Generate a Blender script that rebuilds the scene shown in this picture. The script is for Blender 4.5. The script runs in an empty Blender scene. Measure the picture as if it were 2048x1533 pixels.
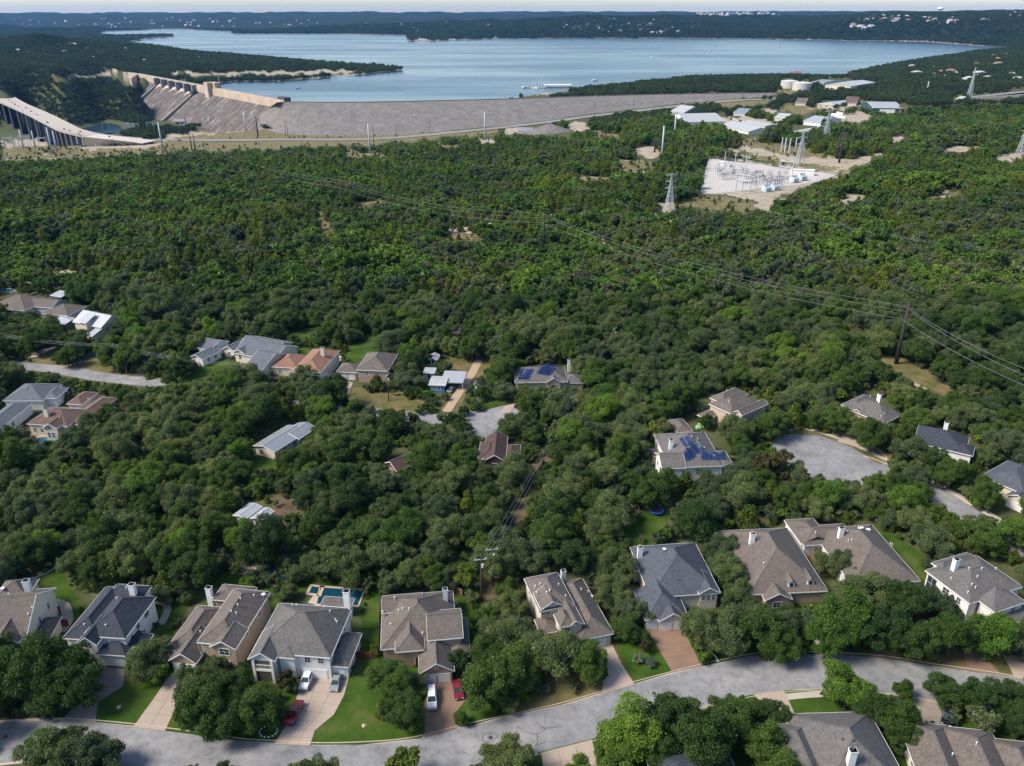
import bpy, bmesh, math, random
import numpy as np
from mathutils import Vector, Matrix, geometry
RAD = math.radians
random.seed(7); RNG = np.random.default_rng(7)
scene = bpy.context.scene
COL = scene.collection

# ------------------------------------------------------------------ camera, sky, sun, exposure
FPX, PITCH, CAMZ = 1610.0, RAD(24.86), 120.0
cam_d = bpy.data.cameras.new('camera'); cam = bpy.data.objects.new('camera', cam_d); COL.objects.link(cam)
cam.location = (0, 0, CAMZ); cam.rotation_euler = (math.pi/2 - PITCH, 0, 0)
cam_d.sensor_width = 36; cam_d.lens = 36*FPX/2048; cam_d.clip_start = 1; cam_d.clip_end = 120000
scene.camera = cam
SUN_EL, SUN_AZ = RAD(47), RAD(-105)         # azimuth from +Y, clockwise seen from above; negative = from the left
world = bpy.data.worlds.new('World'); scene.world = world; world.use_nodes = True
wn = world.node_tree.nodes; wl = world.node_tree.links
sky = wn.new('ShaderNodeTexSky'); sky.sky_type = 'NISHITA'; sky.sun_disc = False
sky.sun_elevation = SUN_EL; sky.sun_rotation = SUN_AZ; sky.altitude = 300; sky.air_density = 1.0; sky.dust_density = 1.1; sky.ozone_density = 1.6
bg = wn['Background']; bg.inputs['Strength'].default_value = 0.103
wl.new(sky.outputs[0], bg.inputs['Color'])
sun_d = bpy.data.lights.new('sun', 'SUN'); sun_d.energy = 2.7; sun_d.angle = RAD(20.0); sun_d.color = (1.0, 0.92, 0.80)
sun = bpy.data.objects.new('sun', sun_d); COL.objects.link(sun)
sdir = Vector((math.cos(SUN_EL)*math.sin(SUN_AZ), math.cos(SUN_EL)*math.cos(SUN_AZ), math.sin(SUN_EL)))
sun.rotation_euler = sdir.to_track_quat('Z', 'Y').to_euler(); sun.location = (0, 0, 400)
vs = scene.view_settings; vs.view_transform = 'Standard'; vs.look = 'None'; vs.gamma = 1; vs.use_curve_mapping = False
vs.exposure = 1.2
cy = scene.cycles
try:
    cy.max_bounces = 5; cy.diffuse_bounces = 2; cy.glossy_bounces = 3; cy.transmission_bounces = 2
    cy.transparent_max_bounces = 6; cy.volume_bounces = 0; cy.caustics_reflective = False; cy.caustics_refractive = False
    cy.volume_step_rate = 4.0
except Exception: pass

# ------------------------------------------------------------------ pixel (2048 x 1533) <-> place
CP, SP = math.cos(PITCH), math.sin(PITCH)
def ray(px, py):
    a = (px-1024)/FPX; b = -(py-766.5)/FPX
    return Vector((a, CP+b*SP, -SP+b*CP))
def G(px, py, z=0.0):
    d = ray(px, py); t = (z-CAMZ)/d.z
    return Vector((d.x*t, d.y*t, z))
def proj(x, y, z):                        # arrays -> pixel
    zc = y*CP - (z-CAMZ)*SP
    return 1024+FPX*x/zc, 766.5-FPX*(y*SP+(z-CAMZ)*CP)/zc, zc
def Zat(px, py, F):                       # height that shows at this pixel, F metres ahead
    d = ray(px, py); return CAMZ + d.z*F/d.y

# ------------------------------------------------------------------ materials
MATS = {}
def node_mat(name):
    m = bpy.data.materials.new(name); m.use_nodes = True
    nt = m.node_tree; b = nt.nodes['Principled BSDF']; return m, nt, b
def ramp(nt, fac, stops):
    r = nt.nodes.new('ShaderNodeValToRGB'); e = r.color_ramp.elements
    while len(e) < len(stops): e.new(0.5)
    for i, (p, c) in enumerate(stops):
        e[i].position = p; e[i].color = (c[0], c[1], c[2], 1)
    nt.links.new(fac, r.inputs[0]); return r.outputs[0]
def noise(nt, scale, detail=4, rough=0.6, vec=None):
    n = nt.nodes.new('ShaderNodeTexNoise'); n.inputs['Scale'].default_value = scale
    n.inputs['Detail'].default_value = detail; n.inputs['Roughness'].default_value = rough
    if vec is not None: nt.links.new(vec, n.inputs['Vector'])
    return n.outputs['Fac']
def coords(nt, kind='Object'):
    t = nt.nodes.new('ShaderNodeTexCoord'); return t.outputs[kind]
def world_pos(nt): return nt.nodes.new('ShaderNodeNewGeometry').outputs['Position']
def mixc(nt, fac, a, b, mode='MIX'):
    m = nt.nodes.new('ShaderNodeMix'); m.data_type = 'RGBA'; m.blend_type = mode
    ins = [s for s in m.inputs if s.enabled or True]
    def setin(idx, v):
        s = m.inputs[idx]
        if isinstance(v, (int, float)): s.default_value = v
        elif isinstance(v, tuple): s.default_value = (v[0], v[1], v[2], 1)
        else: nt.links.new(v, s)
    setin(0, fac); setin(6, a); setin(7, b)
    return m.outputs[2]
def bump(nt, b, h, strength, dist=0.05):
    n = nt.nodes.new('ShaderNodeBump'); n.inputs['Strength'].default_value = strength; n.inputs['Distance'].default_value = dist
    nt.links.new(h, n.inputs['Height']); nt.links.new(n.outputs[0], b.inputs['Normal'])
def S(c, k): return (min(c[0]*k, 1), min(c[1]*k, 1), min(c[2]*k, 1))
def mat(key, col, rough=0.8, var=0.25, scale=1.5, fine=12, bmp=0.0, metal=0.0, spec=0.5):
    """weathered surface: coarse patches and fine grain round one base colour"""
    if key in MATS: return MATS[key]
    m, nt, b = node_mat(key); p = world_pos(nt)
    c1 = ramp(nt, noise(nt, scale*0.35, 5, 0.65, p), [(0.3, S(col, 1-var)), (0.7, S(col, 1+var))])
    f = noise(nt, fine, 2, 0.6, p)
    c2 = mixc(nt, f, S(col, 1-var), S(col, 1+var)); cc = mixc(nt, 0.5, c1, c2)
    nt.links.new(cc, b.inputs['Base Color']); b.inputs['Roughness'].default_value = rough; b.inputs['Metallic'].default_value = metal
    b.inputs['Specular IOR Level'].default_value = spec
    if bmp: bump(nt, b, f, bmp)
    MATS[key] = m; return m
def shingle(key, col):
    """asphalt shingles: small courses of tabs in three tones, streaks of age"""
    if key in MATS: return MATS[key]
    m, nt, b = node_mat(key); p = world_pos(nt)
    v = nt.nodes.new('ShaderNodeTexVoronoi'); v.inputs['Scale'].default_value = 3.2; nt.links.new(p, v.inputs['Vector'])
    tab = ramp(nt, v.outputs['Color'], [(0.15, S(col, 0.62)), (0.5, col), (0.9, S(col, 1.38))])
    old = ramp(nt, noise(nt, 0.22, 6, 0.7, p), [(0.3, S(col, 0.72)), (0.7, S(col, 1.22))])
    cc = mixc(nt, 0.5, tab, old)
    fine = ramp(nt, noise(nt, 9, 3, 0.7, p), [(0.3, (0.75, 0.75, 0.75)), (0.7, (1.2, 1.2, 1.2))])
    cc = mixc(nt, 1.0, cc, fine, 'MULTIPLY')
    nt.links.new(cc, b.inputs['Base Color']); b.inputs['Roughness'].default_value = 0.9; b.inputs['Specular IOR Level'].default_value = 0.25
    w = nt.nodes.new('ShaderNodeTexWave'); w.wave_type = 'BANDS'; w.bands_direction = 'Z'; w.wave_profile = 'SAW'; w.inputs['Scale'].default_value = 2.6; w.inputs['Distortion'].default_value = 0.4
    nt.links.new(p, w.inputs['Vector']); bump(nt, b, w.outputs['Fac'], 0.5, 0.04)
    MATS[key] = m; return m
def seam_metal(key, col):
    if key in MATS: return MATS[key]
    m, nt, b = node_mat(key); p = coords(nt)
    w = nt.nodes.new('ShaderNodeTexWave'); w.bands_direction = 'X'; w.inputs['Scale'].default_value = 0.8; nt.links.new(p, w.inputs['Vector'])
    c = ramp(nt, w.outputs['Fac'], [(0.0, S(col, 0.86)), (0.25, col), (1.0, S(col, 1.05))])
    c = mixc(nt, 0.3, c, ramp(nt, noise(nt, 0.4, 4, 0.6, p), [(0.3, S(col, 0.75)), (0.7, S(col, 1.15))]))
    nt.links.new(c, b.inputs['Base Color']); b.inputs['Roughness'].default_value = 0.5; b.inputs['Metallic'].default_value = 0.15
    MATS[key] = m; return m
def glass_mat():
    if 'glass' in MATS: return MATS['glass']
    m, nt, b = node_mat('glass'); b.inputs['Base Color'].default_value = (0.025, 0.04, 0.045, 1); b.inputs['Roughness'].default_value = 0.08
    MATS['glass'] = m; return m
def paint(key, col, rough=0.25, coat=0.6):
    if key in MATS: return MATS[key]
    m, nt, b = node_mat(key); b.inputs['Base Color'].default_value = (*col, 1); b.inputs['Roughness'].default_value = rough; b.inputs['Coat Weight'].default_value = coat
    MATS[key] = m; return m
def pool_mat(key, c):
    if key in MATS: return MATS[key]
    m, nt, b = node_mat(key); p = world_pos(nt)
    nt.links.new(ramp(nt, noise(nt, 0.8, 3, 0.5, p), [(0.35, S(c, 0.8)), (0.65, S(c, 1.2))]), b.inputs['Base Color'])
    b.inputs['Roughness'].default_value = 0.06; bump(nt, b, noise(nt, 2.5, 3, 0.5, p), 0.15, 0.05)
    MATS[key] = m; return m
def leaf_mat(key, col, hue=0.0):
    """leaves: tint per leaf and per crown, thin enough to let some light through"""
    if key in MATS: return MATS[key]
    m, nt, b = node_mat(key)
    at = nt.nodes.new('ShaderNodeAttribute'); at.attribute_name = 'tint'
    oi = nt.nodes.new('ShaderNodeObjectInfo')
    c = ramp(nt, at.outputs['Fac'], [(0.0, S(col, 0.70)), (0.5, col), (1.0, (col[0]*1.45, col[1]*1.38, col[2]*1.3))])
    tone = ramp(nt, oi.outputs['Random'], [(0.0, (0.66, 0.76, 0.80)), (0.35, (0.95, 0.97, 0.95)), (0.7, (1.10, 1.10, 0.85)), (1.0, (1.30, 1.26, 1.05))])
    c = mixc(nt, 1.0, c, tone, 'MULTIPLY')
    stand = ramp(nt, noise(nt, 0.013, 3, 0.55, oi.outputs['Location']), [(0.36, (0.72, 0.80, 0.80)), (0.5, (1, 1, 1)), (0.64, (1.32, 1.24, 1.05))])   # stands of wood differ in tone, with broad sunlit patches put into the colour
    c = mixc(nt, 1.0, c, stand, 'MULTIPLY')
    nt.links.new(c, b.inputs['Base Color']); b.inputs['Roughness'].default_value = 0.6; b.inputs['Specular IOR Level'].default_value = 0.25
    tr = nt.nodes.new('ShaderNodeBsdfTranslucent'); nt.links.new(mixc(nt, 1.0, c, (1.2, 1.3, 0.6), 'MULTIPLY'), tr.inputs['Color'])
    mx = nt.nodes.new('ShaderNodeMixShader'); mx.inputs[0].default_value = 0.33
    nt.links.new(b.outputs[0], mx.inputs[1]); nt.links.new(tr.outputs[0], mx.inputs[2])
    nt.links.new(mx.outputs[0], nt.nodes['Material Output'].inputs['Surface'])
    MATS[key] = m; return m

# ------------------------------------------------------------------ mesh building
class MB:
    def __init__(s): s.v = []; s.f = []
    def poly(s, pts):
        n = len(s.v); s.v += [tuple(p) for p in pts]; s.f.append(tuple(range(n, n+len(pts)))); return s
    def hexa(s, p):                       # 8 corners: bottom 4 ccw, top 4 ccw
        n = len(s.v); s.v += [tuple(q) for q in p]
        s.f += [tuple(n+i for i in q) for q in ((3,2,1,0),(4,5,6,7),(0,1,5,4),(1,2,6,5),(2,3,7,6),(3,0,4,7))]; return s
    def box(s, x0, x1, y0, y1, z0, z1):
        return s.hexa([(x0,y0,z0),(x1,y0,z0),(x1,y1,z0),(x0,y1,z0),(x0,y0,z1),(x1,y0,z1),(x1,y1,z1),(x0,y1,z1)])
    def bar(s, a, b, w, h=None):          # rectangular bar between two points
        a = Vector(a); b = Vector(b); h = h or w; d = (b-a)
        if d.length < 1e-6: return s
        d.normalize(); u = d.cross(Vector((0,0,1)))
        if u.length < 1e-3: u = Vector((1,0,0))
        u.normalize(); v = u.cross(d); u = u*w/2; v = v*h/2
        return s.hexa([a-u-v, a+u-v, b+u-v, b-u-v, a-u+v, a+u+v, b+u+v, b-u+v])
    def tube(s, pts, rads, n=6, cap=True):
        pts = [Vector(p) for p in pts]; base = len(s.v)
        for i, p in enumerate(pts):
            d = (pts[min(i+1, len(pts)-1)] - pts[max(i-1, 0)]); d.normalize()
            u = d.cross(Vector((0.3, 0.2, 1)));  u = u if u.length > 1e-3 else Vector((1,0,0)); u.normalize(); w = d.cross(u)
            r = rads[i] if isinstance(rads, (list, tuple)) else rads
            for k in range(n):
                a = 2*math.pi*k/n; s.v.append(tuple(p + u*(r*math.cos(a)) + w*(r*math.sin(a))))
        for i in range(len(pts)-1):
            for k in range(n):
                k2 = (k+1) % n; s.f.append((base+i*n+k, base+i*n+k2, base+(i+1)*n+k2, base+(i+1)*n+k))
        if cap:
            s.f.append(tuple(base+k for k in range(n))[::-1]); e = base+(len(pts)-1)*n; s.f.append(tuple(e+k for k in range(n)))
        return s
    def lathe(s, prof, n=24, c=(0,0,0)):  # (radius, z) rings
        base = len(s.v)
        for r, z in prof:
            for k in range(n):
                a = 2*math.pi*k/n; s.v.append((c[0]+r*math.cos(a), c[1]+r*math.sin(a), c[2]+z))
        for i in range(len(prof)-1):
            for k in range(n):
                k2 = (k+1) % n; s.f.append((base+i*n+k, base+i*n+k2, base+(i+1)*n+k2, base+(i+1)*n+k))
        e = base+(len(prof)-1)*n; s.f.append(tuple(e+k for k in range(n))); s.f.append(tuple(base+k for k in range(n))[::-1]); return s
    def sheet(s, pts):                    # flat polygon of any outline
        n = len(s.v); s.v += [tuple(p) for p in pts]
        for t in geometry.tessellate_polygon([[Vector(p) for p in pts]]):
            a, b, c = (Vector(pts[i]) for i in t)
            t = tuple(n+i for i in t); s.f.append(t if (b-a).cross(c-a).z > 0 else t[::-1])
        return s
    def mesh(s, name, m=None, smooth=False):
        me = bpy.data.meshes.new(name); me.from_pydata(s.v, [], s.f); me.update()
        if m: me.materials.append(m)
        if smooth:
            for p in me.polygons: p.use_smooth = True
        return me
    def build(s, name, m=None, parent=None, smooth=False):
        o = bpy.data.objects.new(name, s.mesh(name, m, smooth)); COL.objects.link(o)
        if parent: o.parent = parent
        return o
def tag(o, label=None, cat=None, group=None, kind=None):
    if label: o['label'] = label
    if cat: o['category'] = cat
    if group: o['group'] = group
    if kind: o['kind'] = kind
    return o
def empty(name, loc=(0,0,0), rz=0.0):
    o = bpy.data.objects.new(name, None); COL.objects.link(o); o.location = loc; o.rotation_euler = (0,0,rz); o.empty_display_size = 0.5; return o
def dup(o, loc=None, rz=None, parent=None):
    c = o.copy(); COL.objects.link(c)
    if parent: c.parent = parent
    if loc is not None: c.location = loc
    if rz is not None: c.rotation_euler = (0,0,rz)
    for ch in list(o.children): dup(ch, parent=c)
    return c
def smooth01(x): x = np.clip(x, 0, 1); return x*x*(3-2*x)
def inpoly(px, py, poly):
    px = np.asarray(px, float); py = np.asarray(py, float); r = np.zeros(px.shape, bool); n = len(poly)
    for i in range(n):
        x1, y1 = poly[i]; x2, y2 = poly[(i+1) % n]
        if y1 == y2: continue
        c = ((y1 > py) != (y2 > py)) & (px < (x2-x1)*(py-y1)/(y2-y1)+x1); r ^= c
    return r
def dist_poly(px, py, poly):
    d = np.full(np.shape(px), 1e9); n = len(poly)
    for i in range(n):
        x1, y1 = poly[i]; x2, y2 = poly[(i+1) % n]; dx, dy = x2-x1, y2-y1; L = dx*dx+dy*dy+1e-12
        t = np.clip(((px-x1)*dx+(py-y1)*dy)/L, 0, 1); d = np.minimum(d, np.hypot(px-x1-t*dx, py-y1-t*dy))
    return d

# ------------------------------------------------------------------ the lie of the land
LAKE_Z = -20.0
DA, DB, DE = G(572, 203, -10), G(276, 148.5, -10), G(1560, 185, -10)
LAKE_PX = [(425,168),(470,163),(560,163),(640,156),(720,150),(800,141),(806,139),(770,136),(690,131),(600,124),(520,116),(430,112),(340,104),(270,97),(250,91),(262,84),(300,77),(352,73),
 (330,71),(230,74),(185,70),(215,63),(345,59),(460,63),(468,68),(700,68),(812,71),(818,83),(870,82),(1000,78),(1300,77),(1500,78),(1700,82),(1850,84),(1950,92),(2100,100),(2100,106),
 (1900,113),(1800,129),(1705,147),(1690,157),(1500,154),(1380,157),(1260,170),(1190,178),(1085,187),(1050,193),(1030,203),(900,211),(700,215),(590,216),(570,212),(500,198),(430,182)]
LAKE = [tuple(G(x, y, LAKE_Z).xy) for x, y in LAKE_PX]
LAKE_UV = [(x/y, math.log(y)) for x, y in LAKE]
CTRL = [(100,430,-3),(600,430,0),(1024,430,0),(1500,430,0),(2000,430,2),(0,370,-10),(400,370,-10),(800,370,-5),(1300,370,-3),(1800,360,0),(2048,360,2),
 (0,320,-34),(200,325,-33),(400,315,-32),(600,310,-28),(800,300,-24),(1000,290,-20),(1200,280,-16),(1400,280,-10),(1600,280,-8),(1900,270,-4),(2048,260,-2),
 (0,295,-40),(150,300,-38),(300,292,-37),(450,290,-37),(600,285,-36),(750,277,-35),(900,266,-32),(1000,258,-30),(1100,245,-27),(1250,226,-22),(1400,209,-17),(1500,200,-14),(1560,194,-12),
 (330,265,-52),(400,255,-58),(480,245,-54),(540,262,-42),(230,258,-71),(180,256,-71),(150,258,-70),(60,250,-68),(0,250,-66),(-150,250,-66),
 (0,215,-45),(100,215,-50),(200,232,-60),(275,228,-58),(265,190,-32),(200,180,-22),(100,180,-18),(0,185,-20),(-150,190,-20),
 (285,155,-11),(150,150,-6),(60,150,-2),(0,150,0),(200,120,0),(100,110,5),(0,110,12),(300,115,-5),(400,128,-9),(600,143,-13),(720,146,-17),(0,82,32),(80,76,44),(180,84,8),(500,143,-9),(350,143,-7),(450,123,-9),(-150,90,30),
 (1600,230,-9),(1800,220,-7),(2000,215,-4),(1450,172,-9),(1350,178,-13),(1200,185,-15),(1580,180,-6),(1700,178,-5),(1850,160,-2),(2000,150,2),(2048,130,8),(1900,130,-2),(2000,118,8),(1750,148,-12),(2200,140,10),(2200,220,0)]
FAR = [(0,66,-12,6200),(150,66,-15,6300),(0,33,None,9500),(250,34,None,9500),(500,33,None,9500),(760,28,None,11500),(450,60,-16,7000),(620,63,-17,6200),(650,44,None,7500),(300,48,None,7600),(100,50,None,7600),
 (860,78,-16,4700),(1000,74,-16,4650),(950,62,None,5300),(1060,48,None,5500),(1150,37,None,5700),(1350,35,None,5800),(1450,47,None,5600),(1300,62,None,5000),(1150,66,None,4900),(1530,60,None,5200),(1530,38,None,6200),(1250,45,10,7500),(1000,28,None,11500),(1500,30,None,10500),(1200,28,None,11500),
 (1700,72,None,4500),(1700,42,None,4900),(1850,60,None,4250),(1850,40,None,4700),(2000,74,None,3900),(2048,36,None,4300),(1950,44,None,4300),(1800,30,None,8000),(2048,27,None,8500),(2250,35,None,4500),
 (0,29,None,14000),(500,28,None,16000),(1024,27,None,16000),(1500,26,None,16000),(2048,25,None,16000),(-300,35,None,9000),(-300,60,-5,6500),(0,26,None,28000),(1024,25,None,28000),(2048,25,None,28000)]
_P = []; _Z = []
for px, py, z in CTRL:
    g = G(px, py, z); _P.append((g.x/g.y, math.log(g.y))); _Z.append(z)
for px, py, z, F in FAR:
    if z is None: z = Zat(px, py, F)
    _P.append(((px-1024)/FPX*(F*CP-(z-CAMZ)*SP)/F, math.log(F))); _Z.append(z)
_dl = (DB-DA); _dn = Vector((_dl.y, -_dl.x, 0)).normalized(); _dn = _dn if _dn.y < 0 else -_dn
for t in np.linspace(0.02, 0.94, 9):
    for d_, z in ((3, -62), (40, -74), (84, -66)):
        q = DA+_dl*t+_dn*d_; _P.append((q.x/q.y, math.log(q.y))); _Z.append(z if t > .12 else max(z, -50))
for u in np.linspace(-1.2, 1.2, 9):
    for F in (150, 300, 430): _P.append((u, math.log(F))); _Z.append(0)
_P = np.array(_P); _Z = np.array(_Z, float)
def _phi(a, b): return np.sqrt(((a[:, None, 0]-b[None, :, 0])*1.6)**2 + (a[:, None, 1]-b[None, :, 1])**2 + 0.0004)
_A = _phi(_P, _P); n_ = len(_P)
_M = np.block([[_A, np.ones((n_, 1))], [np.ones((1, n_)), np.zeros((1, 1))]]); _W = np.linalg.solve(_M, np.append(_Z, 0))
def vnoise(x, y, s, seed=0):
    x = np.asarray(x)/s + seed*17.3; y = np.asarray(y)/s - seed*9.1
    xi = np.floor(x); yi = np.floor(y); fx = x-xi; fy = y-yi; fx = fx*fx*(3-2*fx); fy = fy*fy*(3-2*fy)
    def h(a, b): v = np.sin(a*127.1+b*311.7+seed*74.7)*43758.5453; return v-np.floor(v)
    return (h(xi,yi)*(1-fx)+h(xi+1,yi)*fx)*(1-fy)+(h(xi,yi+1)*(1-fx)+h(xi+1,yi+1)*fx)*fy
def terrain(x, y):
    x = np.atleast_1d(np.asarray(x, float)); y = np.atleast_1d(np.asarray(y, float))
    r = np.hypot(x, y); yy = np.maximum(y, 0.35*r); yy = np.maximum(yy, 30.0)
    q = np.stack([np.clip(x/yy, -1.4, 1.4), np.log(yy)], 1); out = np.zeros(len(x))
    for i in range(0, len(x), 20000):
        out[i:i+20000] = _phi(q[i:i+20000], _P) @ _W[:-1] + _W[-1]
    out += (vnoise(x, y, 120, 1)-0.5)*4*smooth01((yy-520)/400)*(1-smooth01((yy-3000)/2000)*0)
    out += (vnoise(x, y, 420, 2)-0.5)*np.clip((yy-4500)/80, 0, 55) + (vnoise(x, y, 170, 3)-0.5)*np.clip((yy-4200)/120, 0, 22)
    far = yy > 1150
    if far.any():
        idx = np.where(far)[0]; qx, qy = q[idx, 0], q[idx, 1]
        ins = inpoly(qx, qy, LAKE_UV); d = dist_poly(qx, qy, LAKE_UV)
        h = out[idx]; s = smooth01(d/0.05)
        X_, Y_ = x[idx], yy[idx]; sl = np.where(X_ < DA.x, (Y_-DA.y)-(DB.y-DA.y)/(DB.x-DA.x)*(X_-DA.x), (Y_-DA.y)-(DE.y-DA.y)/(DE.x-DA.x)*(X_-DA.x))
        dam = (sl < 12) & (X_ < DE.x+60) & (Y_ < 2300)                # below the dam the valley keeps its own depth
        land = np.where(dam, h, np.maximum(LAKE_Z+0.6+d*40, LAKE_Z+(h-LAKE_Z)*np.maximum(s, np.minimum(d*12, 1))))
        out[idx] = np.where(ins, LAKE_Z-1-np.minimum(d*200, 14), land)
    return out*smooth01((yy-430)/130)
def tz(x, y): return float(terrain([x], [y])[0])
def GT(px, py, up=0.0):                   # pixel -> point on the land (plus a height above it)
    z = 0.0
    for _ in range(14):
        g = G(px, py, z+up); z = 0.5*z+0.5*tz(g.x, g.y)
    g = G(px, py, z+up); return Vector((g.x, g.y, tz(g.x, g.y)))

# surface zones seen in the photograph; 'keep' zones also stay free of tree crowns
Z_ = {}
def zone(kind, *pts): Z_.setdefault(kind, []).append(list(pts))
exec_zones = None
K = lambda *p: zone('keep', *p)
L_ = lambda *p: zone('lawn', *p)
D_ = lambda *p: zone('dry', *p)
# front row: what stays clear of crowns
K((0,1190),(30,1158),(60,1178),(108,1176),(112,1205),(138,1215),(145,1245),(115,1275),(60,1268),(45,1285),(0,1290))
L_((20,1172),(70,1152),(128,1120),(128,1150),(150,1190),(175,1215),(150,1290),(108,1290),(60,1180))
K((40,1158),(70,1152),(122,1125),(118,1150),(105,1170),(60,1170))
K((128,1272),(190,1195),(225,1170),(288,1170),(308,1195),(300,1235),(303,1268),(275,1285),(252,1300),(248,1342),(200,1335),(192,1305),(160,1282))
L_((290,1180),(350,1190),(375,1215),(330,1300),(300,1300)); K((308,1245),(340,1215),(348,1225),(322,1270),(308,1268))
K((205,1338),(255,1342),(250,1370),(195,1400),(190,1444),(128,1440),(180,1375))
L_((256,1366),(340,1362),(269,1452),(192,1445),(194,1415),(225,1393),(250,1376)); K((256,1372),(322,1368),(269,1450),(192,1445),(194,1415),(225,1393))
K((340,1345),(370,1345),(380,1352),(330,1460),(268,1452))
K((345,1300),(352,1272),(385,1210),(412,1168),(450,1166),(542,1182),(525,1218),(485,1265),(467,1292),(440,1306),(398,1330),(390,1348),(345,1340))
L_((385,1180),(430,1150),(490,1120),(570,1130),(560,1195),(540,1185),(450,1172)); K((432,1165),(458,1140),(476,1148),(476,1165))
L_((330,1462),(388,1350),(470,1300),(540,1190),(560,1200),(500,1330),(515,1360),(590,1355),(600,1375),(575,1440),(550,1486),(480,1482))
K((494,1320),(562,1198),(612,1190),(622,1170),(728,1180),(722,1230),(728,1265),(702,1342),(670,1348),(600,1332),(560,1352),(508,1352))
L_((560,1150),(770,1150),(765,1320),(752,1335),(722,1335),(728,1265),(718,1225),(735,1180),(620,1168),(600,1190)); K((735,1180),(762,1185),(755,1325),(715,1325),(727,1270),(720,1230))
K((600,1350),(690,1345),(700,1350),(680,1400),(665,1430),(640,1450),(620,1490),(550,1487),(578,1440),(600,1400),(597,1370))
L_((700,1350),(760,1330),(850,1330),(850,1470),(841,1477),(720,1490),(620,1490),(630,1465),(665,1432),(685,1395)); K((702,1350),(728,1335),(728,1400),(770,1440),(822,1470),(815,1480),(720,1490),(622,1490),(632,1465),(667,1432),(687,1395))
K((760,1195),(845,1183),(880,1195),(886,1172),(896,1172),(922,1212),(936,1232),(942,1270),(930,1300),(900,1318),(905,1360),(850,1365),(838,1320),(818,1298),(760,1296))
L_((895,1170),(960,1180),(985,1260),(945,1300),(935,1235)); K((905,1195),(925,1193),(950,1225),(940,1235))
K((850,1365),(905,1365),(930,1395),(912,1420),(912,1455),(850,1470))
L_((912,1400),(1000,1300),(1060,1330),(1075,1380),(1000,1435),(940,1452),(914,1455)); K((915,1432),(1000,1425),(1010,1432),(935,1450))
D_((1000,1436),(1060,1330),(1090,1290),(1200,1290),(1215,1330),(1203,1386),(1120,1411)); K((1040,1425),(1105,1378),(1115,1345),(1130,1370),(1145,1385),(1195,1378),(1200,1386),(1100,1412))
K((1037,1160),(1118,1140),(1122,1136),(1135,1150),(1170,1155),(1228,1272),(1205,1290),(1150,1285),(1120,1252),(1092,1270),(1085,1232),(1050,1205))
K((1207,1290),(1226,1290),(1268,1370),(1207,1385),(1213,1350),(1222,1330))
L_((1228,1288),(1290,1240),(1345,1345),(1268,1368)); K((1228,1292),(1265,1285),(1320,1300),(1344,1344),(1268,1366))
K((1264,1136),(1274,1096),(1286,1092),(1320,1090),(1388,1083),(1442,1182),(1370,1195),(1352,1212),(1355,1252),(1292,1256),(1296,1222),(1312,1190),(1300,1165))
K((1295,1255),(1345,1252),(1400,1332),(1345,1345))
L_((1402,1333),(1365,1250),(1560,1180),(1660,1200),(1640,1309),(1501,1312)); K((1405,1330),(1430,1312),(1500,1300),(1515,1308),(1436,1326))
K((1475,1070),(1500,1064),(1580,1054),(1622,1120),(1622,1165),(1602,1192),(1570,1198),(1545,1192),(1500,1170),(1505,1100))
K((1598,1058),(1625,1036),(1650,1056),(1742,1048),(1845,1165),(1800,1155),(1780,1140),(1730,1110),(1670,1090),(1615,1085))
L_((1745,1045),(1850,1110),(1850,1150),(1860,1180),(1760,1070)); K((1772,1065),(1842,1112),(1835,1138),(1795,1098))
K((1848,1142),(1885,1132),(1917,1106),(1995,1120),(2048,1168),(2048,1215),(2020,1216),(1990,1196),(1930,1208),(1880,1182))
D_((1640,1308),(1660,1210),(2048,1220),(2048,1320),(2028,1354),(1939,1342),(1861,1331),(1757,1315)); K((1762,1302),(1920,1330),(1935,1341),(1760,1314)); K((1940,1318),(1958,1315),(2000,1348),(1940,1342)); K((1975,1325),(2008,1332),(2028,1352),(1998,1346)); K((2012,1322),(2048,1320),(2048,1357),(2032,1353))
L_((1496,1391),(1567,1381),(1640,1379),(1816,1391),(1872,1401),(2060,1432),(2060,1600),(1000,1600),(1077,1505),(1185,1478))
K((1508,1390),(1565,1386),(1598,1448),(1575,1448)); K((1578,1404),(1636,1400),(1645,1436),(1602,1446)); K((1570,1382),(1640,1379),(1640,1396),(1575,1400))
K((1592,1462),(1630,1444),(1690,1440),(1722,1424),(1745,1445),(1800,1533),(1605,1533)); K((1822,1394),(1868,1402),(1876,1430),(1885,1460),(1850,1440)); K((1865,1462),(1912,1455),(1970,1470),(1985,1462),(2040,1490),(2048,1533),(1880,1533))
K((1345,1520),(1380,1502),(1455,1490),(1495,1530),(1340,1533)); K((1085,1503),(1180,1480),(1185,1533),(1085,1533))
K((0,1447),(113,1442),(263,1453),(420,1473),(617,1491),(711,1490),(841,1477),(940,1452),(1120,1412),(1268,1369),(1436,1327),(1501,1312),(1626,1308),(1757,1315),(1939,1342),(2048,1357),(2048,1400),(1872,1400),(1816,1390),(1636,1378),(1567,1380),(1496,1390),(1185,1477),(1077,1504),(950,1540),(0,1540))
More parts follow.
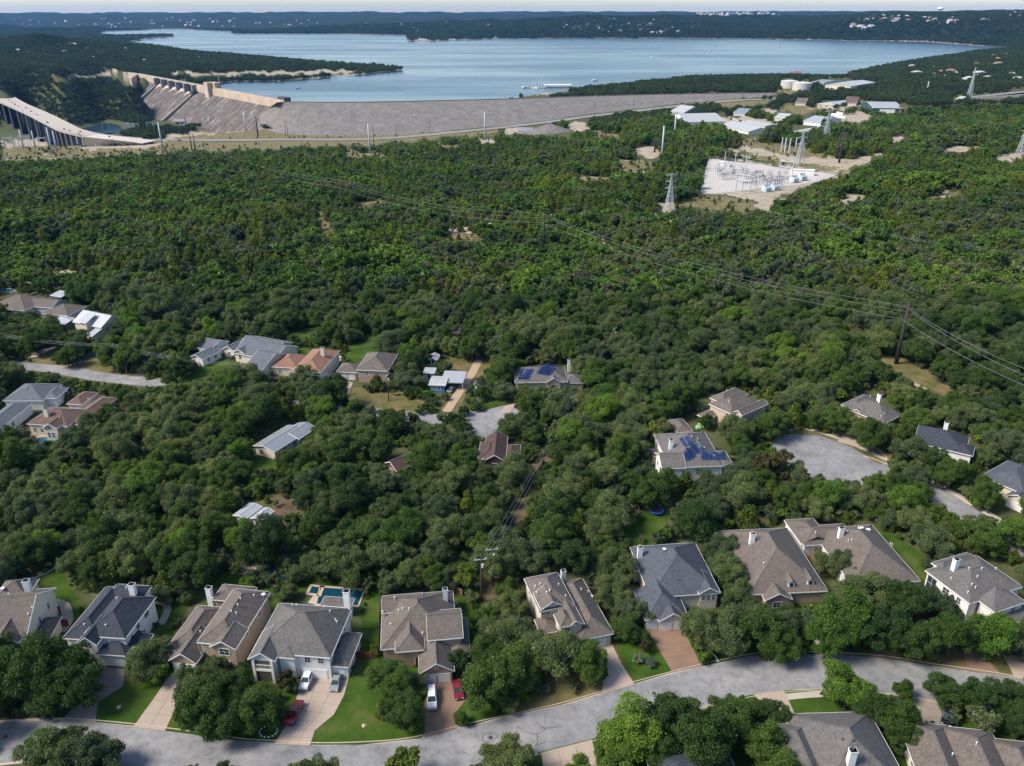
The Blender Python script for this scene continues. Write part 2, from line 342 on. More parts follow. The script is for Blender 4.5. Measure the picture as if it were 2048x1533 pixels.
# cul-de-sac to the right and its houses
K((1402,800),(1430,768),(1475,780),(1522,800),(1505,828),(1480,834),(1430,832),(1418,825)); K((1352,832),(1392,835),(1388,858),(1368,866))
K((1682,808),(1727,784),(1760,792),(1797,820),(1786,852),(1770,852),(1735,832)); K((1828,872),(1868,855),(1887,850),(1893,845),(1957,893),(1948,918),(1900,902),(1860,888)); K((1972,938),(2002,918),(2048,945),(2048,995),(2025,985))
K((1298,900),(1320,905),(1332,882),(1350,876),(1437,863),(1450,890),(1460,908),(1425,930),(1335,935)); L_((1240,880),(1330,880),(1335,940),(1260,950))
K((1540,883),(1566,869),(1600,858),(1660,866),(1730,882),(1782,915),(1768,935),(1750,950),(1690,955),(1615,945),(1570,905)); D_((1560,868),(1600,840),(1700,850),(1760,890),(1790,915),(1760,930),(1700,893),(1640,872)); K((1862,972),(1945,1018),(1955,1030),(1915,1030),(1868,990)); K((1980,1030),(2025,1008),(2035,1022),(2002,1038))
# mid-left street and its houses
K((1030,765),(1045,732),(1085,724),(1115,730),(1140,722),(1145,755),(1162,752),(1135,765),(1105,765),(1080,770))
D_((885,712),(940,718),(985,712),(978,742),(942,765),(918,822),(885,826),(880,808),(925,757),(895,742)); K((890,715),(940,720),(978,716),(970,740),(940,762),(914,822),(886,824),(884,808),(930,757),(905,742))
L_((960,775),(1000,775),(1005,812),(962,822)); K((972,785),(996,792),(992,812),(968,818))
K((935,826),(983,822),(1028,808),(1034,815),(1010,830),(990,860),(960,868),(948,850)); K((842,826),(868,830),(866,848),(848,844))
K((848,740),(868,735),(872,746),(928,755),(924,766),(910,784),(858,778)); K((855,714),(875,703),(883,708),(880,720),(857,722))
D_((672,795),(700,775),(790,780),(850,800),(840,826),(760,818),(700,806)); K((682,792),(700,782),(775,786),(838,806),(828,822),(760,815),(705,802))
K((674,740),(692,724),(742,705),(780,712),(770,728),(748,740),(735,765),(710,768),(690,765)); K((672,784),(688,766),(703,768),(684,796))
K((541,737),(570,715),(607,696),(640,703),(642,690),(652,690),(652,712),(680,712),(676,722),(640,722),(600,735),(592,745),(570,752))
L_((560,690),(640,655),(760,655),(770,690),(720,722),(650,735)); K((690,712),(700,690),(742,662),(752,682),(720,708))
K((444,700),(476,674),(560,680),(582,682),(578,700),(540,732),(515,743),(490,728),(470,715)); L_((555,668),(600,645),(645,650),(640,672),(600,680)); K((574,666),(602,652),(634,654),(636,664),(600,674))
K((378,710),(400,700),(425,692),(428,702),(405,720),(382,720)); L_((415,715),(480,715),(480,735),(440,745),(385,770),(345,765),(400,735)); K((420,722),(462,720),(438,740),(388,762),(365,758))
K((144,642),(156,620),(220,628),(206,652),(200,668),(175,666)); K((106,640),(128,628),(148,634),(145,652),(116,650)); K((0,590),(75,590),(100,602),(148,612),(138,625),(100,628),(20,612),(0,608)); K((101,584),(120,578),(131,584),(127,593),(106,591)); K((0,575),(32,578),(30,590),(0,588))
K((20,727),(62,715),(108,690),(118,698),(92,724),(148,735),(188,702),(198,706),(170,740),(245,752),(292,742),(285,755),(332,762),(325,770),(261,770),(157,756),(80,742),(22,738))
D_((20,716),(60,690),(120,680),(200,690),(300,715),(380,735),(345,762),(245,750),(144,734),(65,726)); K((152,732),(182,708),(222,738),(242,748)); L_((66,745),(140,758),(180,775),(150,800),(60,780))
K((0,802),(45,767),(100,776),(134,775),(105,790),(72,800),(38,828),(0,850)); K((54,850),(92,826),(92,818),(115,810),(160,790),(172,784),(212,794),(192,815),(150,828),(128,858),(110,868),(66,862)); K((62,876),(100,872),(112,885),(75,892)); L_((40,870),(130,870),(120,930),(30,910))
K((507,892),(556,862),(565,842),(606,850),(598,876),(558,898),(553,914),(512,908)); L_((495,915),(590,905),(580,945),(490,960)); K((508,922),(552,918),(545,935),(506,940))
K((775,905),(800,892),(818,905),(800,942),(782,940)); K((958,908),(976,884),(1006,870),(1024,882),(1034,908),(1000,920),(968,918)); zone('earth', (1040,965),(1090,900),(1105,915),(1065,965)); K((1052,950),(1090,908),(1096,920),(1066,952))
zone('earth', (540,1000),(620,960),(640,1010),(560,1050)); K((466,1030),(492,1004),(545,1020),(540,1042),(515,1048),(500,1040)); K((550,1020),(590,990),(610,1000),(570,1030))
K((482,1132),(498,1124),(510,1138),(490,1146)); K((545,1142),(560,1144),(556,1154)); L_((1235,1050),(1300,1015),(1340,1020),(1335,1060),(1290,1095),(1240,1095)); K((1245,1052),(1300,1030),(1330,1010),(1332,1042),(1290,1070),(1250,1080))
K((1056,968),(1066,968),(1018,1075),(1008,1075)); K((966,1125),(978,1125),(972,1205),(962,1205)); zone('earth', (1050,975),(1080,970),(1020,1100),(990,1230),(950,1230))
# woodland clearings and the works beyond
T_ = lambda *p: zone('tan', *p); C_ = lambda *p: (zone('chalk', *p), K(*p))
T_((628,418),(640,418),(668,472),(652,476)); T_((878,464),(960,474),(972,482),(890,479)); D_((1735,704),(1790,710),(1862,740),(1912,782),(1900,798),(1840,770),(1780,735)); K((1738,706),(1790,713),(1860,744),(1908,784),(1898,795),(1838,766),(1782,733))
T_((0,302),(50,284),(170,285),(245,291),(320,277),(420,252),(480,247),(562,264),(760,268),(1000,258),(1000,268),(740,288),(500,298),(300,306),(60,320),(0,326))
C_((160,292),(260,290),(330,287),(300,298),(180,300)); C_((0,283),(100,280),(150,285),(40,296),(0,296)); C_((330,268),(520,252),(525,258),(340,276))
C_((1420,318),(1675,350),(1530,404),(1397,386)); T_((1345,410),(1398,390),(1530,408),(1535,420),(1480,424),(1400,418)); C_((1525,395),(1545,398),(1535,425),(1515,415)); C_((1310,408),(1345,400),(1350,420),(1322,424))
C_((1440,292),(1500,296),(1580,312),(1690,320),(1762,304),(1768,312),(1690,336),(1600,326),(1500,306)); T_((1480,280),(1600,290),(1700,330),(1690,352),(1560,330),(1500,318)); C_((1265,290),(1300,293),(1330,312),(1300,318),(1270,305)); T_((1240,320),(1300,322),(1310,340),(1250,345))
C_((1880,298),(1935,290),(1960,285),(1968,290),(1930,306),(1890,306)); C_((1990,312),(2048,306),(2048,316),(2000,322)); C_((1640,330),(1655,335),(1690,338),(1680,345)); C_((1780,275),(1805,272),(1800,285),(1785,286))
T_((1560,208),(1640,212),(1650,222),(1600,228),(1562,222)); C_((1655,230),(1720,224),(1745,232),(1715,244),(1665,244)); C_((1615,214),(1740,211),(1760,214),(1700,217),(1615,218)); C_((1440,232),(1530,236),(1560,250),(1480,262),(1440,250)); C_((1515,217),(1555,219),(1556,225),(1518,224)); C_((1135,246),(1175,246),(1180,262),(1140,260)); T_((1190,262),(1240,264),(1235,275),(1195,274)); T_((1430,200),(1560,196),(1500,212),(1440,214))
C_((1010,255),(1055,258),(1060,266),(1015,268)); C_((960,278),(985,276),(990,284),(965,286)); T_((880,288),(925,286),(920,294),(885,296)); T_((690,305),(760,303),(780,310),(700,315)); C_((225,140),(278,147),(250,152),(200,150),(150,154),(110,154),(170,148)); C_((330,140),(420,145),(520,143),(640,140),(720,140),(700,147),(560,150),(430,152),(340,148))
T_((1550,180),(1590,182),(1580,190),(1555,190)); C_((800,82),(850,80),(1000,77),(1000,79),(830,84)); T_((1150,355),(1215,352),(1220,362),(1170,364)); T_((1840,395),(1925,380),(1930,388),(1860,404)); C_((1085,180),(1110,182),(1080,192),(1050,192)); T_((700,405),(760,400),(765,408),(705,412))
KEEP_ONLY = []
KEEP_ONLY.append([(274,149),(292,152),(400,168),(570,200),(900,203),(1250,190),(1560,185),(1500,196),(1400,206),(1250,224),(1110,242),(1000,256),(760,270),(560,264),(540,240),(420,248),(300,250),(294,225),(287,195)])   # dam face
KEEP_ONLY.append([(0,182),(20,187),(55,207),(110,230),(166,262),(273,278),(330,277),(330,288),(240,292),(150,292),(60,250),(0,222)])                               # bridge
KEEP_ONLY.append([(1560,160),(1585,156),(1620,160),(1620,180),(1565,176)]); KEEP_ONLY.append([(1640,162),(1655,154),(1712,160),(1715,172),(1645,174)]); KEEP_ONLY.append([(1630,200),(1668,198),(1668,215),(1632,215)])
KEEP_ONLY.append([(1745,205),(1808,205),(1808,222),(1745,222)]); KEEP_ONLY.append([(1372,236),(1440,226),(1455,240),(1400,244),(1375,250)]); KEEP_ONLY.append([(1440,246),(1480,236),(1538,248),(1515,272),(1460,262)]); KEEP_ONLY.append([(1605,234),(1645,232),(1645,250),(1605,248)]); KEEP_ONLY.append([(1585,248),(1610,248),(1608,268),(1585,266)]); KEEP_ONLY.append([(1340,214),(1372,214),(1372,228),(1340,228)])
KEEP_ONLY.append([(1940,190),(2048,176),(2048,190),(1945,198)]); KEEP_ONLY.append([(1040,168),(1140,166),(1140,184),(1040,184)]); KEEP_ONLY.append([(1020,256),(1060,250),(1145,255),(1145,268),(1030,270)])
KEEP_ONLY.append([(262,276),(420,277),(680,276),(800,271),(900,262),(1000,252),(1000,262),(900,273),(800,281),(680,287),(420,287),(262,288)])
def wob(px, py):                          # ragged outlines for the clearings
    k = np.where(np.asarray(py) < 500, 1.0, 0.0); return px+k*15*(vnoise(px, py, 13, 31)-.5)+k*9*(vnoise(px, py, 5, 33)-.5), py+k*9*(vnoise(px, py, 13, 32)-.5)+k*5*(vnoise(px, py, 5, 34)-.5)
BARE_PX = [(1560,398),(1700,385),(1900,378),(2010,440),(1980,480),(1720,505),(1560,455)]
def bare(x, y, px, py, wide=1.0):         # thin winding strips of bare limestone between the bushes
    v = np.abs(vnoise(x, y, 30, 21)-.5+.25*(vnoise(x, y, 9, 22)-.5)); r = inpoly(px, py, BARE_PX); f = (y > 360) & (y < 1000)
    return f & ((r & (v < .085*wide)) | ((v < .034*wide) & (vnoise(x, y, 110, 23) > .52)))
for q in ((1548,230,1574,240),(1590,200,1614,209),(1466,220,1492,230),(1920,152,1936,160),(1908,192,1924,201),(1690,199,1718,209)): KEEP_ONLY.append([(q[0],q[1]),(q[2],q[1]),(q[2],q[3]),(q[0],q[3])])
MW, MH = 1024, 768
MASK = np.zeros((MH, MW), bool); SOFT = np.zeros((MH, MW), bool); _yy, _xx = np.mgrid[0:MH, 0:MW]
for poly in Z_['keep'] + KEEP_ONLY + Z_['tan']:
    q = [(x/2, y/2) for x, y in poly]; xs = [p[0] for p in q]; ys = [p[1] for p in q]
    x0, x1 = max(0, int(min(xs))-1), min(MW, int(max(xs))+2); y0, y1 = max(0, int(min(ys))-1), min(MH, int(max(ys))+2)
    if x1 > x0 and y1 > y0: (SOFT if poly in Z_['tan'] else MASK)[y0:y1, x0:x1] |= inpoly(*[w_/2 for w_ in wob(2.0*_xx[y0:y1, x0:x1], 2.0*_yy[y0:y1, x0:x1])], q)
def blocked(px, py, hard=False):
    i = np.clip((np.asarray(py)/2).astype(int), 0, MH-1); j = np.clip((np.asarray(px)/2).astype(int), 0, MW-1)
    return (MASK if hard else MASK | SOFT)[i, j] & (np.asarray(px) > -2) & (np.asarray(px) < 2050) & (np.asarray(py) < 1536)

# ------------------------------------------------------------------ ground
def make_ground():
    ang = np.concatenate([np.linspace(-178, -40, 40), np.linspace(-38, 38, 560), np.linspace(40, 178, 40)])
    rr = np.concatenate([[4, 25, 60], np.exp(np.linspace(math.log(80), math.log(1500), 330)), np.exp(np.linspace(math.log(1518), math.log(18000), 230))])
    A, Rr = np.meshgrid(np.radians(ang), rr); x = (Rr*np.sin(A)).ravel(); y = (Rr*np.cos(A)).ravel(); z = terrain(x, y)
    px, py, zc = proj(x, y, z); vis = zc > 1; wx, wy = wob(px, py)
    na, nr = len(ang), len(rr); i = np.arange(nr-1)[:, None]*na; j = np.arange(na)[None, :]; j2 = (j+1) % na
    quads = np.stack([i+j, i+j2, i+na+j2, i+na+j], -1).reshape(-1, 4)[:, ::-1]
    me = bpy.data.meshes.new('ground'); me.vertices.add(len(x)); me.vertices.foreach_set('co', np.stack([x, y, z], 1).ravel())
    me.loops.add(quads.size); me.loops.foreach_set('vertex_index', quads.ravel().astype(np.int32))
    me.polygons.add(len(quads)); me.polygons.foreach_set('loop_start', np.arange(0, quads.size, 4).astype(np.int32)); me.update(calc_edges=True)
    me.polygons.foreach_set('use_smooth', np.ones(len(quads), bool))
    for kind in ('tan', 'chalk'):
        m = np.zeros(len(x), np.float32)
        for poly in Z_[kind]: m[vis & inpoly(wx, wy, poly)] = 1
        if kind == 'chalk':                # bare limestone rim round the lake
            u, v = x/np.maximum(y, 30), np.log(np.maximum(y, 30)); d = dist_poly(u, v, LAKE_UV); ins = inpoly(u, v, LAKE_UV)
            m[(~ins) & (d < 0.010) & (y > 1600)] = 0.8; m[ins] = 0.7; m[bare(x, y, px, py)] = 1
        at = me.attributes.new(kind, 'FLOAT', 'POINT'); at.data.foreach_set('value', m)
    at = me.attributes.new('distant', 'FLOAT', 'POINT'); at.data.foreach_set('value', smooth01((y-1500)/1500).astype(np.float32))   # distant canopy, with the crowns' self-shadow painted into the dark colour
    m, nt, b = node_mat('ground_cover'); p = world_pos(nt)
    n1 = noise(nt, 0.012, 6, 0.65, p); n2 = noise(nt, 0.25, 5, 0.7, p); n3 = noise(nt, 2.5, 3, 0.6, p)
    base = ramp(nt, n2, [(0.32, (0.040, 0.052, 0.020)), (0.5, (0.075, 0.078, 0.034)), (0.68, (0.140, 0.118, 0.074))])
    wood = ramp(nt, n1, [(0.35, (0.040, 0.060, 0.020)), (0.6, (0.070, 0.085, 0.028))]); c = mixc(nt, 0.45, base, wood)
    def att(n):
        a = nt.nodes.new('ShaderNodeAttribute'); a.attribute_name = n; return a.outputs['Fac']
    def torn(a, lo=1.25, hi=1.75):                          # ragged edge: the patch breaks up into scrub
        ad = nt.nodes.new('ShaderNodeMath'); ad.operation = 'MULTIPLY_ADD'; nt.links.new(noise(nt, 0.16, 5, 0.7, p), ad.inputs[0]); ad.inputs[1].default_value = 1.5; nt.links.new(a, ad.inputs[2])
        mr = nt.nodes.new('ShaderNodeMapRange'); mr.inputs['From Min'].default_value = lo; mr.inputs['From Max'].default_value = hi; nt.links.new(ad.outputs[0], mr.inputs['Value']); return mr.outputs[0]
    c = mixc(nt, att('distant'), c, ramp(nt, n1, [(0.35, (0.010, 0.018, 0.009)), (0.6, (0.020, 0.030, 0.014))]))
    c = mixc(nt, torn(att('tan')), c, ramp(nt, n2, [(0.3, (0.075, 0.085, 0.028)), (0.5, (0.155, 0.125, 0.058)), (0.7, (0.25, 0.20, 0.115))]))
    c = mixc(nt, torn(att('chalk'), 1.0, 1.7), c, ramp(nt, n2, [(0.3, (0.22, 0.18, 0.13)), (0.7, (0.42, 0.36, 0.28))]))
    c = mixc(nt, 1.0, c, ramp(nt, n3, [(0.3, (0.75, 0.75, 0.75)), (0.7, (1.2, 1.2, 1.2))]), 'MULTIPLY')
    nt.links.new(c, b.inputs['Base Color']); b.inputs['Roughness'].default_value = 0.95; b.inputs['Specular IOR Level'].default_value = 0.1
    me.materials.append(m); o = bpy.data.objects.new('ground', me); COL.objects.link(o); tag(o, kind='structure')
make_ground()

# lake: one sheet at water level under the whole basin
m, nt, b = node_mat('lake_water'); p = world_pos(nt)
b.inputs['Base Color'].default_value = (0.012, 0.035, 0.050, 1); b.inputs['Roughness'].default_value = 0.12; b.inputs['IOR'].default_value = 1.333
st = nt.nodes.new('ShaderNodeMapping'); st.inputs['Scale'].default_value = (0.35, 1.0, 1.0); nt.links.new(p, st.inputs['Vector'])
nt.links.new(ramp(nt, noise(nt, 0.004, 5, 0.6, st.outputs[0]), [(0.35, (0.15,)*3), (0.65, (0.27,)*3)]), b.inputs['Roughness'])
bump(nt, b, noise(nt, 0.12, 4, 0.6, p), 0.35, 0.6)
WATER = m
lo = [(-9000, 1200), (9000, 1200), (9000, 9500), (-9000, 9500)]
LX = [p[0] for p in LAKE]; LY = [p[1] for p in LAKE]
# follow the basin: outline pushed out a little so that the shore, not the sheet, draws the edge
cxm, cym = sum(LX)/len(LX), sum(LY)/len(LY)
w = MB()
rows = np.exp(np.linspace(math.log(1290), math.log(7400), 40))
for a0, a1 in zip(rows[:-1], rows[1:]):
    w.poly([(-a0*0.75, a0, LAKE_Z), (a0*0.85, a0, LAKE_Z), (a1*0.85, a1, LAKE_Z), (-a1*0.75, a1, LAKE_Z)])
# the sheet is cut to the basin (plus a rim), so it never shows below the dam
w = MB(); us = np.linspace(-0.78, 0.9, 120)
for a0, a1 in zip(rows[:-1], rows[1:]):
    uu = np.linspace(-0.78, 0.9, 169)
    for u0, u1 in zip(uu[:-1], uu[1:]):
        um, vm = (u0+u1)/2, math.log((a0*a1)**0.5)
        if inpoly(np.array([um]), np.array([vm]), LAKE_UV)[0] or dist_poly(np.array([um]), np.array([vm]), LAKE_UV)[0] < 0.03:
            if a0 < 1560 and um*a0 < 480:  # keep behind the dam crest line
                c0, c1 = G(567, 203, -10), G(278, 149, -10)
                e0 = G(1560, 185, -10)
                X, Y = um*a0, a0
                if X < c0.x:
                    nrm = Vector((c0.y-c1.y, c1.x-c0.x)).normalized()
                    if (X-c0.x)*abs(nrm.x)+(Y-c0.y)*abs(nrm.y) < 0: continue
                elif Y < c0.y+(e0.y-c0.y)*(X-c0.x)/(e0.x-c0.x)-2: continue
            w.poly([(u0*a0, a0, LAKE_Z), (u1*a0, a0, LAKE_Z), (u1*a1, a1, LAKE_Z), (u0*a1, a1, LAKE_Z)])
tag(w.build('lake', WATER), kind='structure')

# ------------------------------------------------------------------ lawns, streets, kerbs
def grass_mat(key, a, b_, c_):
    if key in MATS: return MATS[key]
    m, nt, b = node_mat(key); p = world_pos(nt)
    n1 = noise(nt, 0.16, 5, 0.65, p); n2 = noise(nt, 5, 3, 0.7, p)
    c = ramp(nt, n1, [(0.32, a), (0.5, b_), (0.70, c_)])
    w_ = nt.nodes.new('ShaderNodeTexWave'); w_.inputs['Scale'].default_value = 0.55; w_.inputs['Distortion'].default_value = 1.0; nt.links.new(p, w_.inputs['Vector'])
    c = mixc(nt, 0.10, c, ramp(nt, w_.outputs['Fac'], [(0, S(a, 0.6)), (1, S(b_, 1.5))]))
    c = mixc(nt, 1.0, c, ramp(nt, n2, [(0.25, (0.6,)*3), (0.75, (1.35,)*3)]), 'MULTIPLY')
    nt.links.new(c, b.inputs['Base Color']); b.inputs['Roughness'].default_value = 0.95; b.inputs['Specular IOR Level'].default_value = 0.1; bump(nt, b, n2, 0.6, 0.08)
    MATS[key] = m; return m
GR = {'lawn': grass_mat('lawn_grass', (0.024, 0.050, 0.007), (0.040, 0.080, 0.009), (0.092, 0.100, 0.028)),
      'dry': grass_mat('dry_grass', (0.060, 0.075, 0.020), (0.130, 0.110, 0.045), (0.210, 0.155, 0.080)),
      'earth': grass_mat('bare_earth', (0.050, 0.045, 0.025), (0.110, 0.080, 0.050), (0.170, 0.120, 0.080))}
zoff = {'lawn': 0.040, 'dry': 0.034, 'earth': 0.028}; k_ = 0
for kind in ('lawn', 'dry', 'earth'):
    for poly in Z_[kind]:
        k_ += 1; o = MB().sheet([tuple(G(x, y, zoff[kind]+k_*0.00012)) for x, y in poly]).build({'lawn': 'lawn', 'dry': 'dry_lawn', 'earth': 'bare_earth'}[kind], GR[kind]); tag(o, kind='structure')
m, nt, b = node_mat('street_asphalt'); p = world_pos(nt)
c = ramp(nt, noise(nt, 0.09, 6, 0.7, p), [(0.3, (0.135, 0.134, 0.136)), (0.5, (0.205, 0.203, 0.205)), (0.72, (0.285, 0.278, 0.270))])
stn = ramp(nt, noise(nt, 0.55, 6, 0.75, p), [(0.36, (0.72,)*3), (0.5, (1.0,)*3), (0.7, (1.10,)*3)]); c = mixc(nt, 1.0, c, stn, 'MULTIPLY')
c = mixc(nt, 1.0, c, ramp(nt, noise(nt, 7, 3, 0.7, p), [(0.25, (0.8,)*3), (0.75, (1.15,)*3)]), 'MULTIPLY')
nt.links.new(c, b.inputs['Base Color']); b.inputs['Roughness'].default_value = 0.9; bump(nt, b, noise(nt, 18, 2, 0.6, p), 0.3, 0.02); ASPH = m
CONC = mat('pale_concrete', (0.36, 0.31, 0.26), 0.9, 0.16, 0.6, 6, 0.2); KERBM = mat('kerb_concrete', (0.40, 0.33, 0.26), 0.9, 0.15, 0.8, 8, 0.2)
TARM = mat('tar_seal', (0.015, 0.015, 0.016), 0.5, 0.2)
def spline(pts, n=6):
    out = []; P = [pts[0]]+list(pts)+[pts[-1]]
    for i in range(1, len(P)-2):
        for k in range(n):
            t = k/n; p0, p1, p2, p3 = (Vector(P[i+j]) for j in (-1, 0, 1, 2))
            out.append(0.5*((2*p1)+(p2-p0)*t+(2*p0-5*p1+4*p2-p3)*t*t+(3*p1-p0-3*p2+p3)*t**3))
    out.append(Vector(P[-2])); return out
def kerb(pts, side, gaps=()):             # gutter apron and raised lip along a street edge (side=+1: lip to the left of travel)
    mb = MB(); n = len(pts)
    prof = [(0.0, 0.018), (0.42, 0.022), (0.46, 0.12), (0.60, 0.125), (0.62, 0.03)]
    ring = []
    for i, p in enumerate(pts):
        d = (pts[min(i+1, n-1)]-pts[max(i-1, 0)]).normalized(); nrm = Vector((-d.y, d.x, 0))*side
        ring.append([Vector((p.x, p.y, 0))+nrm*o+Vector((0, 0, h)) for o, h in prof])
    for a, b2 in zip(ring[:-1], ring[1:]):
        for k in range(len(prof)-1):
            q = [a[k], b2[k], b2[k+1], a[k+1]]; mb.poly(q if side < 0 else q[::-1])
    tag(mb.build('kerb', KERBM), kind='structure')
NK = spline([G(x, y, 0) for x, y in [(-260,1500),(-120,1465),(0,1447),(113,1442),(152,1443),(263,1453),(420,1473),(485,1483),(550,1487),(617,1491),(711,1490),(820,1481),(940,1452),(1120,1412),(1268,1369),(1401,1334),(1501,1313),(1560,1309),(1626,1308),(1757,1315),(1861,1331),(1939,1342),(2028,1356),(2200,1390)]])
SK = spline([G(x, y, 0) for x, y in [(-260,1585),(-100,1545),(0,1527),(100,1521),(250,1532),(420,1556),(600,1578),(720,1578),(850,1562),(960,1536),(1077,1505),(1185,1478),(1330,1437),(1420,1410),(1496,1391),(1567,1381),(1636,1378),(1720,1381),(1816,1391),(1872,1401),(1960,1418),(2048,1436),(2200,1475)]])
st = tag(MB().sheet([(p.x, p.y, 0.014) for p in NK+SK[::-1]]).build('street', ASPH), kind='structure')
kerb(NK, +1); kerb(SK, -1)
def ribbon(name, line, width, m, z=0.02, kind='structure'):
    mb = MB(); n = len(line); e = []
    for i, p in enumerate(line):
        d = (line[min(i+1, n-1)]-line[max(i-1, 0)]); d.z = 0; d.normalize(); q = Vector((-d.y, d.x, 0))*width/2
        e.append((Vector((p.x, p.y, p.z+z))+q, Vector((p.x, p.y, p.z+z))-q))
    for a, b2 in zip(e[:-1], e[1:]): mb.poly([a[0], a[1], b2[1], b2[0]])
    return tag(mb.build(name, m), kind=kind)
# tar-sealed cracks and manhole covers are parts of the street
def crack(parent, pts, wd=0.09):
    l = [G(x, y, 0) for x, y in pts]; mb = MB()
    for a, b2 in zip(l[:-1], l[1:]):
        d = (b2-a).normalized(); q = Vector((-d.y, d.x, 0))*wd/2; mb.poly([(v.x, v.y, 0.0195) for v in (a+q, a-q, b2-q, b2+q)])
    mb.build('tar_seal', TARM, parent)
for c_ in ([(1071,1442),(1085,1455),(1092,1457),(1125,1453)],[(1092,1457),(1080,1467),(1074,1470),(1050,1464)],[(1074,1470),(1075,1484),(1071,1492),(1091,1484)],[(1034,1453),(1043,1460)],[(1091,1436),(1090,1446)],[(1039,1467),(1037,1476),(1041,1486)],
           [(965,1471),(975,1466),(988,1467),(996,1472),(988,1480),(972,1486),(965,1480),(965,1471)],[(1294,1380),(1299,1390),(1312,1395),(1315,1388)],[(2,1475),(10,1468),(24,1466),(22,1475),(8,1481),(2,1478)],[(408,1512),(418,1508),(430,1503)],[(927,1505),(940,1512)],[(860,1515),(880,1503)]):
    crack(st, c_)
IRON = mat('cast_iron', (0.05, 0.035, 0.03), 0.7, 0.3)
for x, y in ((981,1476),(1308,1387),(11,1474)):
    g = G(x, y, 0); MB().lathe([(0.42, 0.016), (0.42, 0.028), (0.34, 0.030)], 20, (g.x, g.y, 0)).build('manhole_cover', IRON, st)
# mid-left street with its turning circle
ml = spline([G(x, y, 0) for x, y in [(-200,700),(0,728),(90,735),(210,755),(330,768),(560,800),(760,826),(860,838),(985,842)]])
s2 = ribbon('street', ml, 7.0, ASPH, 0.014); g = G(985, 842, 0)
tag(MB().lathe([(11.5, 0.0), (11.5, 0.021)], 36, g).build('turning_circle', ASPH), kind='structure')
# right-hand turning circle and street
cg = G(1655, 912, 0); R2 = 16.5
tag(MB().lathe([(R2, 0.0), (R2, 0.021)], 48, cg).build('turning_circle', ASPH), kind='structure')
rs = spline([G(x, y, 0) for x, y in [(1690,915),(1760,940),(1850,975),(1950,1035),(2070,1110),(2250,1220)]]); ribbon('street', rs, 8.6, ASPH, 0.016)
arc = [Vector((cg.x+R2*math.cos(a), cg.y+R2*math.sin(a), 0)) for a in np.linspace(RAD(205), RAD(-10), 30)]; kerb(arc, +1)
kerb(spline([p+Vector((4.3*0.55, 4.3*0.83, 0)) for p in rs[3:]], 1), +1)
def path(name, pts, wd, z=0.05, m=None): return ribbon(name, spline([G(x, y, 0) for x, y in pts]), wd, m or CONC, z)
path('dirt_track', [(1775,748),(1815,762),(1850,780),(1892,802)], 2.4, 0.05, mat('track_dirt', (0.34, 0.25, 0.17), 0.95, 0.2))
path('sidewalk', [(1540,876),(1580,860),(1620,860),(1668,874),(1700,886),(1740,905),(1790,928)], 1.5)
path('sidewalk', [(1790,928),(1850,955),(1950,1010),(2070,1085)], 1.5, 0.052)
path('sidewalk', [(1560,1396),(1640,1389),(1720,1392)], 1.5, 0.055)
EDGE = mat('white_edging', (0.55, 0.53, 0.50), 0.8, 0.1)
for pts_ in ([(1416,1306),(1424,1308),(1432,1316),(1436,1325)], [(1958,1310),(1964,1318),(1972,1322)], [(40,1158),(68,1156),(92,1148),(112,1135),(123,1122)]): path('garden_edging', pts_, 0.35, 0.14, EDGE)
path('garden_path', [(1100,1298),(1106,1312),(1122,1320),(1140,1316),(1152,1300)], 1.3, 0.056)
path('garden_path', [(108,1205),(128,1212),(135,1235),(132,1250),(120,1265)], 2.2, 0.056, mat('flagstone', (0.30, 0.25, 0.20), 0.9, 0.4, 3, 4))
path('garden_path', [(300,1205),(325,1205),(335,1220),(322,1250)], 1.6, 0.056, mat('flagstone', (0.30, 0.25, 0.20)))
path('garden_path', [(1618,1210),(1625,1230),(1612,1248),(1640,1290)], 1.4, 0.056)
path('footpath', [(62,717),(100,697),(112,688)], 3.0, 0.05); path('footpath', [(135,738),(165,720),(192,703)], 4.0, 0.05, mat('old_asphalt', (0.10, 0.10, 0.10)))
path('footpath', [(268,758),(285,747),(292,742)], 4.5, 0.05); path('dirt_track', [(893,824),(905,805),(925,775),(945,745),(958,720)], 3.0, 0.05, mat('track_dirt', (0.34, 0.25, 0.17), 0.95, 0.2))

